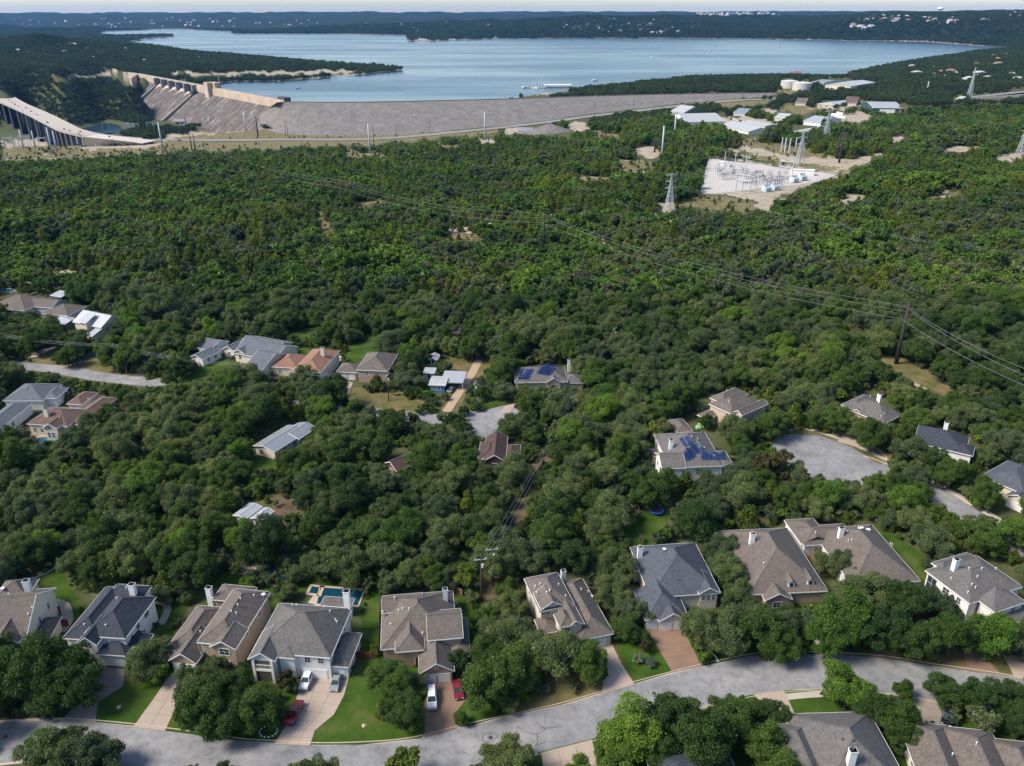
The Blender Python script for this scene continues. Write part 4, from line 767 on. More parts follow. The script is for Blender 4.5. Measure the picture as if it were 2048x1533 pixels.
h = House('house', 'brown grey multi gabled house in the bottom right corner', 'house', [((1850,1590),(1960,1600),(1912,1453),3.4,0.62,'flrb'),((1930,1600),(2050,1600),(1985,1463),3.6,0.62,'lrb'),((2020,1600),(2120,1600),(2040,1483),3.3,0.6,'lrb')], RF['taupe'], WALLS['white'], -8, lm='gabled house in the bottom right corner')
h.vents([(1904,1512),(1952,1490)])
h = House('house', 'dark roofed house peeping over the bottom edge under oaks', 'house', [((1320,1600),(1500,1600),(1450,1490),3.4,0.6,'flrb'),((1320,1580),(1400,1580),(1378,1502),3.2,0.6,'lrb')], RF['slate'], WALLS['cream'], 8, lm='dark house at the bottom edge')
# round the right turning circle
h = House('house', 'taupe roofed stone house with arched entry at the turning circle', 'house', [((1417,808),(1464,829),(1505,800),6.0,0.60,'flrb'),((1419,796),(1456,806),(1470,776),7.0,0.62,'flrb'),((1466,824),(1484,832),(1521,802),6.2,0.66,'lr'),((1394,830),(1418,838),(1428,812),3.2,0.4,'flrb')], RF['taupe'], WALLS['stone'], None, lm='stone house with the arched entry')
h.windows([(2,'f',0.5,3.2,1.4,4.0),(0,'f',0.8,4.6),(0,'f',0.2,1.6),(1,'l',0.4,4.8)]).vents([(1453,783),(1444,814),(1457,806)])
House('garage', 'small brown roofed garage left of the stone house with arched entry', 'garage', [((1354,866),(1388,864),(1396,834),3.0,0.45,'flrb')], RF['taupe'], WALLS['cream'], 12).window(0,'f',0.5,1.5)
h = House('house', 'mottled grey roofed house above the right turning circle', 'house', [((1686,815),(1769,848),(1797,826),4.2,0.60,'flrb'),((1682,810),(1722,822),(1735,792),4.3,0.6,'flrb'),((1698,822),(1725,834),(1730,812),3.6,0.6,'lr')], RF['grey'], WALLS['brick'], None, lm='mottled grey roofed house')
h.chimney(1757,803,2.6,1.2).vents([(1740,795),(1768,830),(1762,835)]).windows([(0,'r',0.5,2.4,1.1,1.4),(2,'f',0.5,2.2,1.2,1.3)])
h = House('house', 'near black hip roofed house with white chimney beyond the turning circle', 'house', [((1826,884),(1931,909),(1925,870),5.2,0.50,'flrb'),((1905,903),(1946,912),(1957,896),5.3,0.5,'flrb')], RF['slate'], WALLS['white'], None, lm='near black roofed house')
h.chimney(1890,860,2.6,1.2).windows([(0,'r',0.3,4.0),(0,'r',0.7,4.0),(0,'r',0.5,1.6)])
h = House('house', 'dark grey roofed house cut by the right edge beside a side street', 'house', [((1962,952),(2050,990),(2040,930),4.0,0.55,'flrb'),((2012,990),(2060,1005),(2070,975),3.4,0.5,'lr')], RF['slate2'], WALLS['cream'], None, lm='dark grey house at the right edge'); h.garage(1,0.5,4.6)
h = House('house', 'house with blue solar panels and white gable wall near the turning circle', 'house', [((1340,936),(1446,926),(1437,864),6.0,0.50,'flrb'),((1324,938),(1372,934),(1332,905),6.1,0.5,'fb'),((1398,932),(1462,922),(1454,902),5.2,0.42,'flrb'),((1296,914),(1324,914),(1298,898),3.0,0.25,'flrb')], RF['grey'], WALLS['white'], 4, lm='solar house by the circle')
h.windows([(1,'l',0.3,4.4,1.0,1.4),(1,'l',0.7,4.4,1.0,1.4),(1,'l',0.3,1.6,1.0,1.6),(1,'l',0.7,1.6,1.0,1.6)]).chimney(1341,898,2.8,1.0).vents([(1395,880),(1408,898),(1383,875)])
h.solar((1357,879),(1377,873),(1368,894),2,4).solar((1372,901),(1398,881),(1383,917),3,4).solar((1363,909),(1378,903),(1373,923),2,3).solar((1404,904),(1452,904),(1403,920),5,3)
# mid-left street
h = House('house', 'low house with two blocks of blue solar panels among palms', 'house', [((1030,766),(1136,763),(1140,734),4.0,0.50,'flrb'),((1091,766),(1123,762),(1100,742),4.0,0.6,'lr'),((1128,767),(1166,759),(1160,748),3.0,0.45,'flrb')], RF['grey'], WALLS['stone'], 3, lm='solar panel house among palms')
h.windows([(1,'f',0.5,2.2,1.6,1.6),(0,'f',0.2,1.8)]).chimney(1138,732,2.4,1.0)
h.solar((1045,737),(1066,739),(1035,759),4,4).solar((1089,727),(1114,731),(1075,748),5,5)
h = House('house', 'low blue bungalow with pale metal roof and open carport', 'house', [((857,770),(890,774),(905,754),3.0,0.16,'fb')], RF['bmetal'], WALLS['blue'], -6, lm='blue bungalow', over=0.5); h.windows([(0,'f',0.25,1.6),(0,'f',0.6,1.6)])
cp = empty('carport', G(908,770,0), RAD(-6)); tag(cp, 'white metal carport at the right end of the blue bungalow', 'carport'); MB().hexa([(-4,-4.5,2.8),(4,-4.5,2.8),(4,4.5,3.2),(-4,4.5,3.2),(-4,-4.5,2.95),(4,-4.5,2.95),(4,4.5,3.35),(-4,4.5,3.35)]).build('roof', RF['metal'], cp)
for q in ((-3.8,-4.3),(3.8,-4.3),(3.8,4.3),(-3.8,4.3)): MB().box(q[0]-.07,q[0]+.07,q[1]-.07,q[1]+.07,0,2.85).build('post', WHITE, cp)
House('shed', 'white flat roofed shed behind the blue bungalow', 'shed', [((846,746),(868,748),(872,737),2.8,0.06,'f')], RF['metal'], WALLS['grey'], -6).door(0,0.5)
House('shed', 'tiny bright blue garden shed with grey roof', 'shed', [((856,720),(874,722),(882,710),2.4,0.5,'lr')], RF['bmetal'], WALLS['blue'], -6).door(0,0.5)
h = House('house', 'grey brown hip roofed house with front lawn and boat beside it', 'house', [((712,740),(780,735),(752,706),5.0,0.5,'flrb'),((672,744),(712,750),(694,726),3.2,0.45,'flrb')], RF['taupe'], WALLS['brick'], -6, lm='hip roofed house with the boat'); h.garage(1,0.3,2.4).garage(1,0.72,2.4).windows([(0,'f',0.3,3.6),(0,'f',0.7,3.6),(0,'f',0.7,1.5)])
h = House('house', 'terracotta tiled house with kidney pool behind', 'house', [((585,742),(652,733),(610,697),5.4,0.45,'flrb'),((541,734),(588,744),(578,708),3.4,0.42,'flrb'),((572,750),(602,748),(590,735),3.0,0.4,'flr')], RF['terra'], WALLS['cream'], -8, lm='terracotta tiled house'); h.windows([(0,'f',0.2,4.2),(0,'f',0.6,4.2),(1,'f',0.3,1.6)]).chimney(646,712,3.2,1.3,WALLS['cream'])
h = House('house', 'rambling grey roofed house with several cream gables', 'house', [((466,706),(548,722),(576,690),3.6,0.45,'fb'),((487,736),(519,745),(548,702),3.3,0.42,'fb'),((444,698),(466,703),(470,680),3.3,0.5,'lr'),((466,704),(488,709),(492,690),4.0,0.5,'lr'),((476,690),(560,700),(565,682),3.8,0.4,'fb')], RF['steelblue'], WALLS['cream'], None, lm='rambling grey roofed house'); h.windows([(2,'f',0.5,1.6,1.4,1.3),(3,'f',0.5,2.2,1.2,1.8),(0,'r',0.6,2.0,1.2,1.4),(1,'r',0.4,1.7,1.2,1.4)])
h = House('house', 'long low white house with grey roof half hidden under oaks', 'house', [((378,714),(405,720),(430,698),3.0,0.4,'lr'),((393,696),(422,702),(420,676),3.4,0.5,'fb')], RF['steelblue'], WALLS['white'], None, lm='low white house under oaks'); h.windows([(0,'r',0.3,1.6),(0,'r',0.7,1.6)])
h = House('house', 'two storey house with pale standing seam metal roof', 'house', [((145,644),(202,656),(224,632),5.2,0.55,'fb'),((173,671),(206,665),(204,652),3.1,0.3,'f'),((155,644),(172,647),(172,634),6.6,0.4,'f')], RF['metal'], WALLS['cream'], None, lm='pale metal roofed house'); h.windows([(0,'f',0.3,3.8),(0,'f',0.7,3.8),(2,'f',0.5,5.9,1.4,0.8),(0,'r',0.5,3.6,1.2,1.6)])
House('shed', 'dark green shed with white metal roof', 'shed', [((106,642),(128,650),(150,637),3.0,0.3,'fb')], RF['metal'], WALLS['green'], None, lm='green shed').door(0,0.3,w=2.0)
h = House('house', 'dark hip roofed ranch house at the left edge with rear pool', 'house', [((-30,616),(50,622),(82,594),3.6,0.42,'flrb'),((82,628),(132,634),(150,610),3.6,0.42,'flrb'),((40,612),(100,618),(108,600),3.5,0.4,'fb')], RF['taupe'], WALLS['grey'], None, lm='dark ranch house at the left edge'); h.windows([(1,'f',0.5,1.6),(1,'r',0.5,1.6)])
House('shed', 'small open shed with bluish metal roof behind the ranch house', 'shed', [((100,591),(122,595),(132,586),2.7,0.15,'f')], RF['metal'], WALLS['green'], None).door(0,0.5)
h = House('house', 'blue grey shingled house at the left edge south of the street', 'house', [((5,802),(78,808),(56,768),3.6,0.42,'flrb'),((80,797),(116,794),(137,775),3.5,0.4,'flrb'),((-50,862),(24,840),(62,806),3.6,0.42,'flrb')], RF['steelblue'], WALLS['white'], 0, lm='blue grey shingled house'); h.windows([(0,'f',0.3,1.7),(2,'f',0.7,1.7),(2,'r',0.4,1.7)]).vents([(52,778),(62,800)])
h = House('house', 'chocolate roofed cream house with arched windows facing a pool', 'house', [((53,848),(124,862),(128,816),4.2,0.45,'flrb'),((128,848),(162,852),(214,795),3.6,0.42,'flrb'),((132,808),(172,804),(172,784),3.5,0.42,'flrb'),((84,856),(110,861),(108,835),4.5,0.55,'lr')], RF['brown'], WALLS['cream'], -8, lm='chocolate roofed pool house'); h.windows([(3,'f',0.25,1.9,0.9,1.8),(3,'f',0.6,1.9,0.9,1.8),(3,'f',0.42,4.2,0.9,0.9),(0,'f',0.12,2.0,0.9,1.4),(0,'f',0.3,2.0,0.9,1.4)]).chimney(95,832,2.6,1.3,WALLS['cream']).vents([(120,838),(156,820),(178,805)])
h = House('cottage', 'long cottage with grey metal roof and open porch among oaks', 'house', [((506,892),(549,905),(607,860),3.0,0.26,'lr'),((560,868),(600,878),(612,850),3.0,0.28,'lr')], RF['gmetal'], WALLS['cream'], None, lm='grey metal roofed cottage'); h.windows([(0,'r',0.3,1.6),(0,'r',0.6,1.6),(0,'f',0.3,1.5,1.4,1.5)])
House('house', 'dark brown roofed house buried among oaks', 'house', [((768,926),(793,943),(821,906),3.2,0.55,'lr')], RF['redbrown'], WALLS['red'], None, lm='dark brown roofed house').windows([(0,'r',0.5,1.7),(0,'f',0.5,1.7)])
House('house', 'red brown hip and gable house below the left turning circle', 'house', [((966,922),(1012,918),(1008,873),3.6,0.6,'lr'),((956,918),(1000,922),(978,884),3.4,0.5,'flrb'),((1005,915),(1040,910),(1030,890),3.0,0.4,'flrb')], RF['redbrown'], WALLS['red'], -2, lm='red brown house').windows([(0,'f',0.5,1.8,1.4,1.4),(2,'f',0.6,1.6)])
House('shed', 'white metal roofed shed with lean-to in a dirt yard', 'shed', [((465,1031),(491,1039),(516,1011),2.8,0.22,'lr'),((500,1037),(524,1042),(544,1021),2.7,0.35,'lr')], RF['metal'], WALLS['white'], None, lm='white shed in the dirt yard').door(1,0.5)
pg = empty('pergola', G(928,676,0), RAD(-8)); tag(pg, 'dark flat roofed pergola at the back of the dirt yard', 'pergola'); MB().box(-4.5,4.5,-3,3,2.7,2.85).build('roof', mat('dark_roof', (0.04,0.04,0.045)), pg)
for q in ((-4.3,-2.8),(4.3,-2.8),(4.3,2.8),(-4.3,2.8)): MB().box(q[0]-.08,q[0]+.08,q[1]-.08,q[1]+.08,0,2.7).build('post', mat('post_wood', (0.14,0.09,0.06)), pg)

# ------------------------------------------------------------------ pools, fences, garden things
COPING = mat('pool_coping', (0.40, 0.32, 0.24), 0.85, 0.2, 2, 6); TILE = pool_mat('pool_water', (0.02, 0.14, 0.18)); DEEP = pool_mat('deep_pool_water', (0.006, 0.045, 0.068))
def pool(label, pts, water, wd=0.7, round_=False, name='swimming_pool'):
    l = [G(x, y, 0) for x, y in pts]
    if round_: l = spline(l+[l[0]], 5)[:-1]
    c = sum(l, Vector())/len(l); o = empty(name, c); tag(o, label, 'pool'); l = [p-c for p in l]
    MB().sheet([(p.x, p.y, 0.10) for p in l]).build('water', water, o); mb = MB(); n = len(l); sgn = 1 if sum(l[i].x*l[(i+1) % n].y-l[(i+1) % n].x*l[i].y for i in range(n)) > 0 else -1
    off = []
    for i in range(n):
        d = (l[(i+1) % n]-l[i-1]).normalized(); off.append(l[i]+Vector((d.y, -d.x, 0))*wd*sgn)
    for i in range(n):
        a, b2, c2, d2 = l[i], l[(i+1) % n], off[(i+1) % n], off[i]; q = [a, b2, c2, d2]
        mb.hexa([(p.x, p.y, 0.0) for p in q]+[(p.x, p.y, 0.17) for p in q])
    mb.build('coping', COPING, o); return o
pool('dark blue rectangular pool behind the pale stone house', [(634,1209),(641,1176),(727,1182),(716,1212)], DEEP)
o = pool('small raised stone spa at the corner of the dark blue pool', [(618,1187),(624,1174),(643,1176),(638,1190)], DEEP, 0.9, name='spa')
pool('bright blue pool glimpsed through trees behind the brick house', [(520,1140),(560,1132),(580,1150),(560,1168),(525,1160)], pool_mat('blue_pool_water', (0.01, 0.12, 0.25)), 0.9, True)
pool('turquoise pool in front of the chocolate roofed house', [(60,886),(80,876),(108,876),(125,884),(110,894),(75,896)], TILE, 1.2, True)
pool('kidney shaped pool behind the terracotta house', [(650,716),(665,711),(679,716),(676,722),(660,724)], TILE, 1.0, True)
pool('lap pool at the left edge behind the ranch house', [(-12,583),(-8,577),(28,579),(26,585)], TILE, 0.9)
pool('small turquoise pool behind the palm fringed solar house', [(1098,728),(1104,723),(1118,724),(1116,730)], TILE, 0.8)
path('patio', [(622,1198),(640,1202)], 3.0, 0.06); path('patio', [(470,1136),(500,1140),(515,1152)], 4.5, 0.06, COPING); path('patio', [(42,868),(64,876),(60,884)], 4.0, 0.06, mat('brown_deck', (0.15, 0.085, 0.06)))
WOODF = {'brown': mat('cedar_fence', (0.20, 0.105, 0.055), 0.9, 0.3, 2, 8), 'dark': mat('dark_fence', (0.055, 0.035, 0.030), 0.9, 0.3), 'red': mat('stained_fence', (0.13, 0.035, 0.025), 0.9, 0.25)}
def fence(label, pts, kind='dark', h=1.8):
    l = [G(x, y, 0) for x, y in pts]; o = empty('fence', l[0]); tag(o, label, 'fence'); m = WOODF[kind]
    for a, b2 in zip(l[:-1], l[1:]):
        n = max(1, round((b2-a).length/2.4)); d = (b2-a)/n
        for i in range(n):
            p, q = a+d*i-l[0], a+d*(i+1)-l[0]; dd = d.normalized(); nn = Vector((-dd.y, dd.x, 0)); mb = MB(); k = 9
            for j in range(k):
                u, v = p.lerp(q, (j+0.05)/k), p.lerp(q, (j+0.95)/k); z = h+random.uniform(-.03,.03); t = nn*0.02; mb.hexa([u-t, v-t, v+t, u+t]+[w_+Vector((0,0,z)) for w_ in (u-t, v-t, v+t, u+t)])
            for z in (0.4, 1.4): mb.bar(p+Vector((0,0,z))+nn*0.04, q+Vector((0,0,z))+nn*0.04, 0.04, 0.1)
            mb.build('panel', m, o); MB().box(p.x-.06+nn.x*.09, p.x+.06+nn.x*.09, p.y-.06+nn.y*.09, p.y+.06+nn.y*.09, 0, h+.06).build('post', m, o)
fence('dark wooden fence between the pale stone house and the twin garage house', [(762,1190),(757,1320)]); fence('short red stained fence beside the pale stone house', [(702,1318),(752,1318)], 'red')
fence('cedar fence behind the twin garage brick house', [(890,1178),(925,1192)], 'brown'); fence('long fence along the power line corridor', [(1088,925),(1060,975)], 'dark', 1.4)
fence('dark fence dividing the dirt yard from the palm garden', [(1018,718),(995,745),(985,762)], 'dark'); fence('fence between the dormer house and the long taupe house', [(1568,1040),(1610,1100),(1640,1150)], 'brown')
fence('dark fence bending behind the dirt yard', [(917,680),(890,705),(880,725)], 'dark'); fence('dark green windscreen fence of a court beyond the palm garden', [(1160,688),(1205,698)], 'dark', 2.6)
fence('fence panel beside the left edge patio', [(93,1228),(122,1226)], 'dark'); fence('fence by the left edge house side yard', [(108,1256),(138,1252)], 'red')
def ring_toy(label, px, py, r, col):
    g = G(px, py, 0); o = empty('trampoline', g); tag(o, label, 'trampoline'); MB().lathe([(r-.35, 0.86), (r-.35, 0.95), (r, 0.97), (r, 0.86)], 24).build('pad', col, o); MB().lathe([(r-.34, 0.88), (0.1, 0.89)], 24).build('mat', DARKM, o)
    for k in range(4):
        a = k*math.pi/2+.4; MB().tube([(r*.95*math.cos(a), r*.95*math.sin(a), 0), (r*.95*math.cos(a), r*.95*math.sin(a), 0.9)], 0.05, 6).build('leg', DARKM, o)
BLUEP = mat('blue_vinyl', (0.02, 0.12, 0.45), 0.4, 0.1)
ring_toy('blue rimmed trampoline left of the solar house at the turning circle', 1283, 928, 2.0, BLUEP); ring_toy('blue rimmed trampoline on the lawn behind the slate blue roofed house', 1312, 1026, 2.0, BLUEP)
o = empty('play_tent', G(1398,857,0)); o.scale = (.6,.6,.6); tag(o, 'lime green and white play tent with red ball canopy beside the stone house', 'play tent')
MB().lathe([(2.0, 0), (1.9, 1.0), (1.3, 1.7), (0.3, 2.1)], 14).build('canopy', mat('lime_cloth', (0.16, 0.36, 0.12), 0.7, 0.1), o); MB().lathe([(1.0, 0), (1.0, 1.4), (0.5, 1.9), (0.1, 2.2)], 14, (3.2, 0.5, 0)).build('red_canopy', mat('red_cloth', (0.4, 0.03, 0.03), 0.6, 0.1), o); MB().box(1.5, 2.4, -0.6, 0.6, 0, 1.2).build('white_panel', WHITE, o)
def boulder(label, px, py, r):
    bm = bmesh.new(); bmesh.ops.create_icosphere(bm, subdivisions=2, radius=r)
    for v in bm.verts: v.co *= 1+random.uniform(-.18,.18); v.co.z = max(v.co.z*0.65, -0.1)
    me = bpy.data.meshes.new('boulder'); bm.to_mesh(me); bm.free(); me.materials.append(mat('boulder_stone', (0.42, 0.33, 0.25), 0.9, 0.2, 3)); o = bpy.data.objects.new('boulder', me); COL.objects.link(o); o.location = G(px, py, 0); tag(o, label, 'boulder')
boulder('pale boulder on the verge below the two dormer house', 1646, 1294, 1.0); boulder('rock on the lawn with green utility lid left', 238, 1415, 0.5); boulder('pale stone ornament on the wide mown lawn', 728, 1452, 0.45)
for k, (x, y) in enumerate(((88,1140),(80,1148),(77,1133),(98,1128))): boulder(['flat pale boulder in the mulch bed nearest the left edge house','small boulder lowest in the mulch bed at left','small boulder uppermost in the mulch bed at left','rounded boulder at the right end of the mulch bed at left'][k], x, y, 0.7)

for lab, x, y in (('dark air conditioner beside the pale stone house', 719, 1312), ('dark air conditioner beside the twin garage house', 944, 1292), ('air conditioner behind the cream bay house', 1178, 1172)):
    o = empty('air_conditioner', G(x, y, 0)); tag(o, lab, 'air conditioner'); MB().box(-.45,.45,-.45,.45,0,.08).build('pad', CONC, o); MB().box(-.4,.4,-.4,.4,.08,.85).build('case', DARKM, o); MB().lathe([(.34,.851),(.34,.90),(.1,.92)], 14).build('fan_grille', IRON, o)
o = empty('stone_ring', G(537,1464,0)); tag(o, 'ring of white stones round the street tree left of the wide driveway', 'stone edging')
for k in range(14): a = k*.449; MB().lathe([(.16,0),(.19,.10),(.08,.19)], 7, (1.6*math.cos(a), 1.3*math.sin(a), .04)).build('stone', WHITE, o)
# ------------------------------------------------------------------ vehicles
TYRE = mat('tyre_rubber', (0.02,)*3, 0.8, 0.1); RIM = paint('alloy', (0.45, 0.45, 0.46), 0.3, 0.2); LAMP = paint('lamp_lens', (0.75, 0.75, 0.72), 0.1, 0.3); REDL = paint('tail_lens', (0.35, 0.01, 0.01), 0.2, 0.3)
SHAPES = {  # length, width, lower body side profile (x, z), cabin (x0 base, x0 top, x1 top, x1 base, z base, z top)
 'suv': (4.8, 1.9, [(-2.4,.35),(2.35,.35),(2.4,.7),(2.3,.98),(1.25,1.08),(-2.35,1.05),(-2.4,.7)], (-2.25,-2.05,0.35,1.15,1.05,1.75)),
 'wagon': (5.2, 1.95, [(-2.6,.35),(2.55,.35),(2.6,.7),(2.5,1.0),(1.4,1.1),(-2.55,1.08),(-2.6,.7)], (-2.5,-2.4,0.55,1.3,1.08,1.85)),
 'sedan': (4.7, 1.85, [(-2.35,.3),(2.3,.3),(2.35,.55),(2.2,.75),(1.1,.92),(-1.6,.95),(-2.3,.9),(-2.35,.6)], (-1.7,-0.95,0.35,1.2,0.92,1.38)),
 'pickup': (5.7, 2.0, [(-2.85,.45),(2.8,.45),(2.85,.8),(2.75,1.08),(1.5,1.16),(-0.75,1.16),(-0.78,.72),(-2.72,.72),(-2.74,1.16),(-2.85,1.16)], (-0.72,-0.55,0.75,1.45,1.14,1.85))}
def vehicle(name, label, cat, loc, rz, shape, col, group=None, detail=True):
    Lg, W, prof, cab = SHAPES[shape]; o = empty(name, loc, rz); tag(o, label, cat, group); mb = MB(); w = W/2
    inset = lambda z: w-(0.10 if z > 0.9 else 0.0)-(0.05 if z < 0.5 else 0)
    n = len(prof)
    a = [(x, -inset(z), z) for x, z in prof]; c = [(x, inset(z), z) for x, z in prof]; mb.sheet_side = None
    base = len(mb.v); mb.v += a+c
    for i in range(n): j = (i+1) % n; mb.f.append((base+i, base+j, base+n+j, base+n+i))
    for off in (0, n):
        pts = [Vector((x, z, 0)) for x, z in prof]
        for t in geometry.tessellate_polygon([pts]): mb.f.append(tuple(base+off+i for i in t))
    if shape == 'pickup':
        for s_ in (-1, 1): mb.box(-2.8, -0.75, s_*w-(0.14 if s_ > 0 else 0.0), s_*w+(0.0 if s_ > 0 else 0.14), 0.70, 1.16)
    mb.build('body', col, o)
    x0, x1, x2, x3, z0, z1 = cab; wi, wt = w-.12, w-.30
    MB().hexa([(x0,-wi,z0),(x3,-wi,z0),(x3,wi,z0),(x0,wi,z0),(x1,-wt,z1-.05),(x2,-wt,z1-.05),(x2,wt,z1-.05),(x1,wt,z1-.05)]).build('window_glass', GLASS, o)
    r = MB().hexa([(x1-.06,-wt-.03,z1-.06),(x2+.06,-wt-.03,z1-.06),(x2+.06,wt+.03,z1-.06),(x1-.06,wt+.03,z1-.06),(x1,-wt+.06,z1),(x2,-wt+.06,z1),(x2,wt-.06,z1),(x1,wt-.06,z1)])
    for s_ in (-1, 1):
        for (xa, xb) in ((x0, x1), (x3, x2)): r.bar((xa, s_*wi, z0), (xb, s_*wt, z1-.03), 0.09)
        r.bar(((x0+x3)/2, s_*(wi+.005), z0), ((x1+x2)/2, s_*(wt+.005), z1-.03), 0.09)
    r.build('roof', col, o)
    if not detail: return o
    for sx in (-1, 1):
        for s_ in (-1, 1):
            cx = sx*Lg*0.31; y = s_*(w-.10); t = MB(); ring = 14
            t.tube([(cx, y-.12, .34), (cx, y+.12, .34)], 0.34, ring); ty = t.build('wheel', TYRE, o); MB().tube([(cx, y+s_*.10, .34), (cx, y+s_*.135, .34)], 0.2, 10).build('rim', RIM, ty)
            zl = prof[3][1]-.2; xx = prof[1][0] if sx > 0 else prof[0][0]; MB().box(min(xx, xx+sx*.05), max(xx, xx+sx*.05), min(s_*(w-.45), s_*(w-.08)), max(s_*(w-.45), s_*(w-.08)), zl-.08, zl+.08).build('headlight' if sx > 0 else 'tail_light', LAMP if sx > 0 else REDL, o)
    return o
PW, PR, PS, PB, PD = paint('white_paint', (0.68,0.68,0.67)), paint('red_paint', (0.16,0.006,0.010)), paint('silver_paint', (0.22,0.23,0.23)), paint('black_paint', (0.012,0.012,0.014)), paint('navy_paint', (0.02,0.03,0.06))
def heading(p, q): a, b2 = G(*p, 0), G(*q, 0); return math.atan2(b2.y-a.y, b2.x-a.x)
vehicle('parked_car', 'white sport utility car nose down on the wide pale driveway', 'car', G(614,1365,0.08), heading((622,1345),(605,1385)), 'suv', PW)
vehicle('parked_car', 'silver coupe with dark roof right on the wide pale driveway', 'car', G(673,1368,0.08), heading((679,1350),(667,1384)), 'sedan', PS)
vehicle('pickup_truck', 'red pickup truck with open dark bed by the street tree', 'pickup', G(589,1431,0.08), heading((578,1452),(598,1408)), 'pickup', PR)
vehicle('parked_car', 'long white wagon on the brown brick driveway', 'car', G(864,1402,0.08), heading((863,1378),(864,1424)), 'wagon', PW)
vehicle('parked_car', 'red car half under the crown beside the brown brick driveway', 'car', G(916,1384,0.08), heading((912,1362),(919,1400)), 'sedan', PR)
vehicle('parked_car', 'black car parked in a driveway south of the street', 'car', G(1893,1438,0.08), heading((1898,1420),(1892,1455)), 'suv', PB)
vehicle('pickup_truck', 'dark navy pickup beside the blue grey shingled house', 'pickup', G(145,778,0.03), heading((138,782),(152,772)), 'pickup', PD)
vehicle('parked_car', 'dark car parked before the rambling grey roofed house', 'car', G(468,715,0.03), heading((460,720),(476,711)), 'sedan', PD)
vehicle('parked_car', 'white car with red tail beside the low white house under oaks', 'car', G(365,709,0.03), heading((358,708),(372,710)), 'suv', PW)
vehicle('parked_car', 'dark car inside the white carport of the blue bungalow', 'car', G(902,782,0.03), heading((898,786),(906,776)), 'sedan', PS)
bo = empty('boat', G(675,768,0.4), RAD(60)); tag(bo, 'boat on a trailer under a pale blue cover by the hip roofed house', 'boat'); COVER = mat('boat_cover', (0.34, 0.44, 0.52), 0.7, 0.1)
MB().hexa([(-3,-1.1,0.2),(2,-1.1,0.2),(2,1.1,0.2),(-3,1.1,0.2),(-3,-1.3,1.0),(2.6,-1.0,1.1),(2.6,1.0,1.1),(-3,1.3,1.0)]).build('hull', WHITE, bo); MB().hexa([(-3,-1.3,1.0),(2.6,-1.0,1.1),(2.6,1.0,1.1),(-3,1.3,1.0),(-2.6,-.3,1.6),(1.6,-.2,1.7),(1.6,.2,1.7),(-2.6,.3,1.6)]).build('cover', COVER, bo)
for s_ in (-1, 1): MB().tube([(-.8, s_*1.0, -.1), (-.8, s_*1.25, -.1)], .3, 12).build('wheel', TYRE, bo)

# ------------------------------------------------------------------ dam, embankment, bridge, highway
DAMC = mat('dam_concrete', (0.235, 0.195, 0.165), 0.92, 0.42, 0.06, 0.35); DAMP = mat('dam_pale_concrete', (0.42, 0.33, 0.25), 0.9, 0.3, 0.1, 0.5); DAMG = mat('dam_grey_concrete', (0.20, 0.19, 0.18), 0.9, 0.25, 0.1, 0.5)
m, nt, b = node_mat('dam_streaked'); tc = world_pos(nt); mp = nt.nodes.new('ShaderNodeMapping'); mp.inputs['Scale'].default_value = (0.09, 0.09, 0.012); nt.links.new(tc, mp.inputs['Vector'])
c = ramp(nt, noise(nt, 1.0, 6, 0.75, mp.outputs[0]), [(0.36, (0.062, 0.050, 0.044)), (0.55, (0.115, 0.094, 0.082)), (0.72, (0.29, 0.25, 0.22))]); c = mixc(nt, 1.0, c, ramp(nt, noise(nt, 0.03, 5, 0.7, tc), [(0.3, (0.7,)*3), (0.7, (1.2,)*3)]), 'MULTIPLY')
nt.links.new(c, b.inputs['Base Color']); b.inputs['Roughness'].default_value = 0.92; STREAK = m
C0, C1 = G(572, 203, -10), G(276, 148.5, -10); dl = (C1-C0).length; du = (C1-C0)/dl; dn = Vector((-abs(du.y), -abs(du.x), 0)); dn = Vector((du.y, -du.x, 0)); dn = dn if dn.y < 0 else -dn
dam = empty('dam', (C0+C1)/2); tag(dam, 'long concrete gravity dam with spillway gates below the lake', 'dam'); dc = dam.location.copy()
def DP(t, d, z): p = C0+du*(t*dl)+dn*d-dc; return (p.x, p.y, z-dc.z)
NM = 34; SPILL = (17, 27)
for i in range(NM):
    t0, t1 = i/NM+0.0006, (i+1)/NM-0.0006; sp = SPILL[0] <= i < SPILL[1]; top = -10.5 if not sp else -19.0; jit = random.uniform(-.25,.25)
    prof = [(-8, -80), (-8, top), (5, top), (6.5, -21), (76+jit, -72), (76, -80)] if not sp else [(-8,-80), (-8, top), (2, top), (7, -21.5), (12, -26), (73+jit, -72), (73, -80)]
    mb = MB(); a = [DP(t0, d, z) for d, z in prof]; c = [DP(t1, d, z) for d, z in prof]; n = len(prof); mb.v += a+c
    for k in range(n): k2 = (k+1) % n; mb.f.append((k, k2, n+k2, n+k))
    mb.f.append(tuple(range(n))[::-1]); mb.f.append(tuple(range(n, 2*n))); mb.build('monolith', STREAK, dam)
def dambox(name, t0, t1, d0, d1, z0, z1, m, parent=None):
    q = [(t0,d0),(t1,d0),(t1,d1),(t0,d1)]; return MB().hexa([DP(t, d, z0) for t, d in q]+[DP(t, d, z1) for t, d in q]).build(name, m, parent or dam)
dambox('crest_road', -0.005, 1.0, -7, 4.5, -10.4, -9.2, DAMG); dambox('parapet', -0.005, 1.0, 4.55, 5.2, -10.6, -8.0, DAMP)
for k, (a_, b_) in enumerate(((0.0, SPILL[0]/NM), (SPILL[1]/NM, 1.0))):
    for j in range(9 if k == 0 else 4):
        nseg = 9 if k == 0 else 4; w_ = (b_-a_)/nseg; dambox('upper_panel', a_+w_*j+.0006, a_+w_*(j+1)-.0006, 5.2, 7.0, -22, -10.7, DAMP)
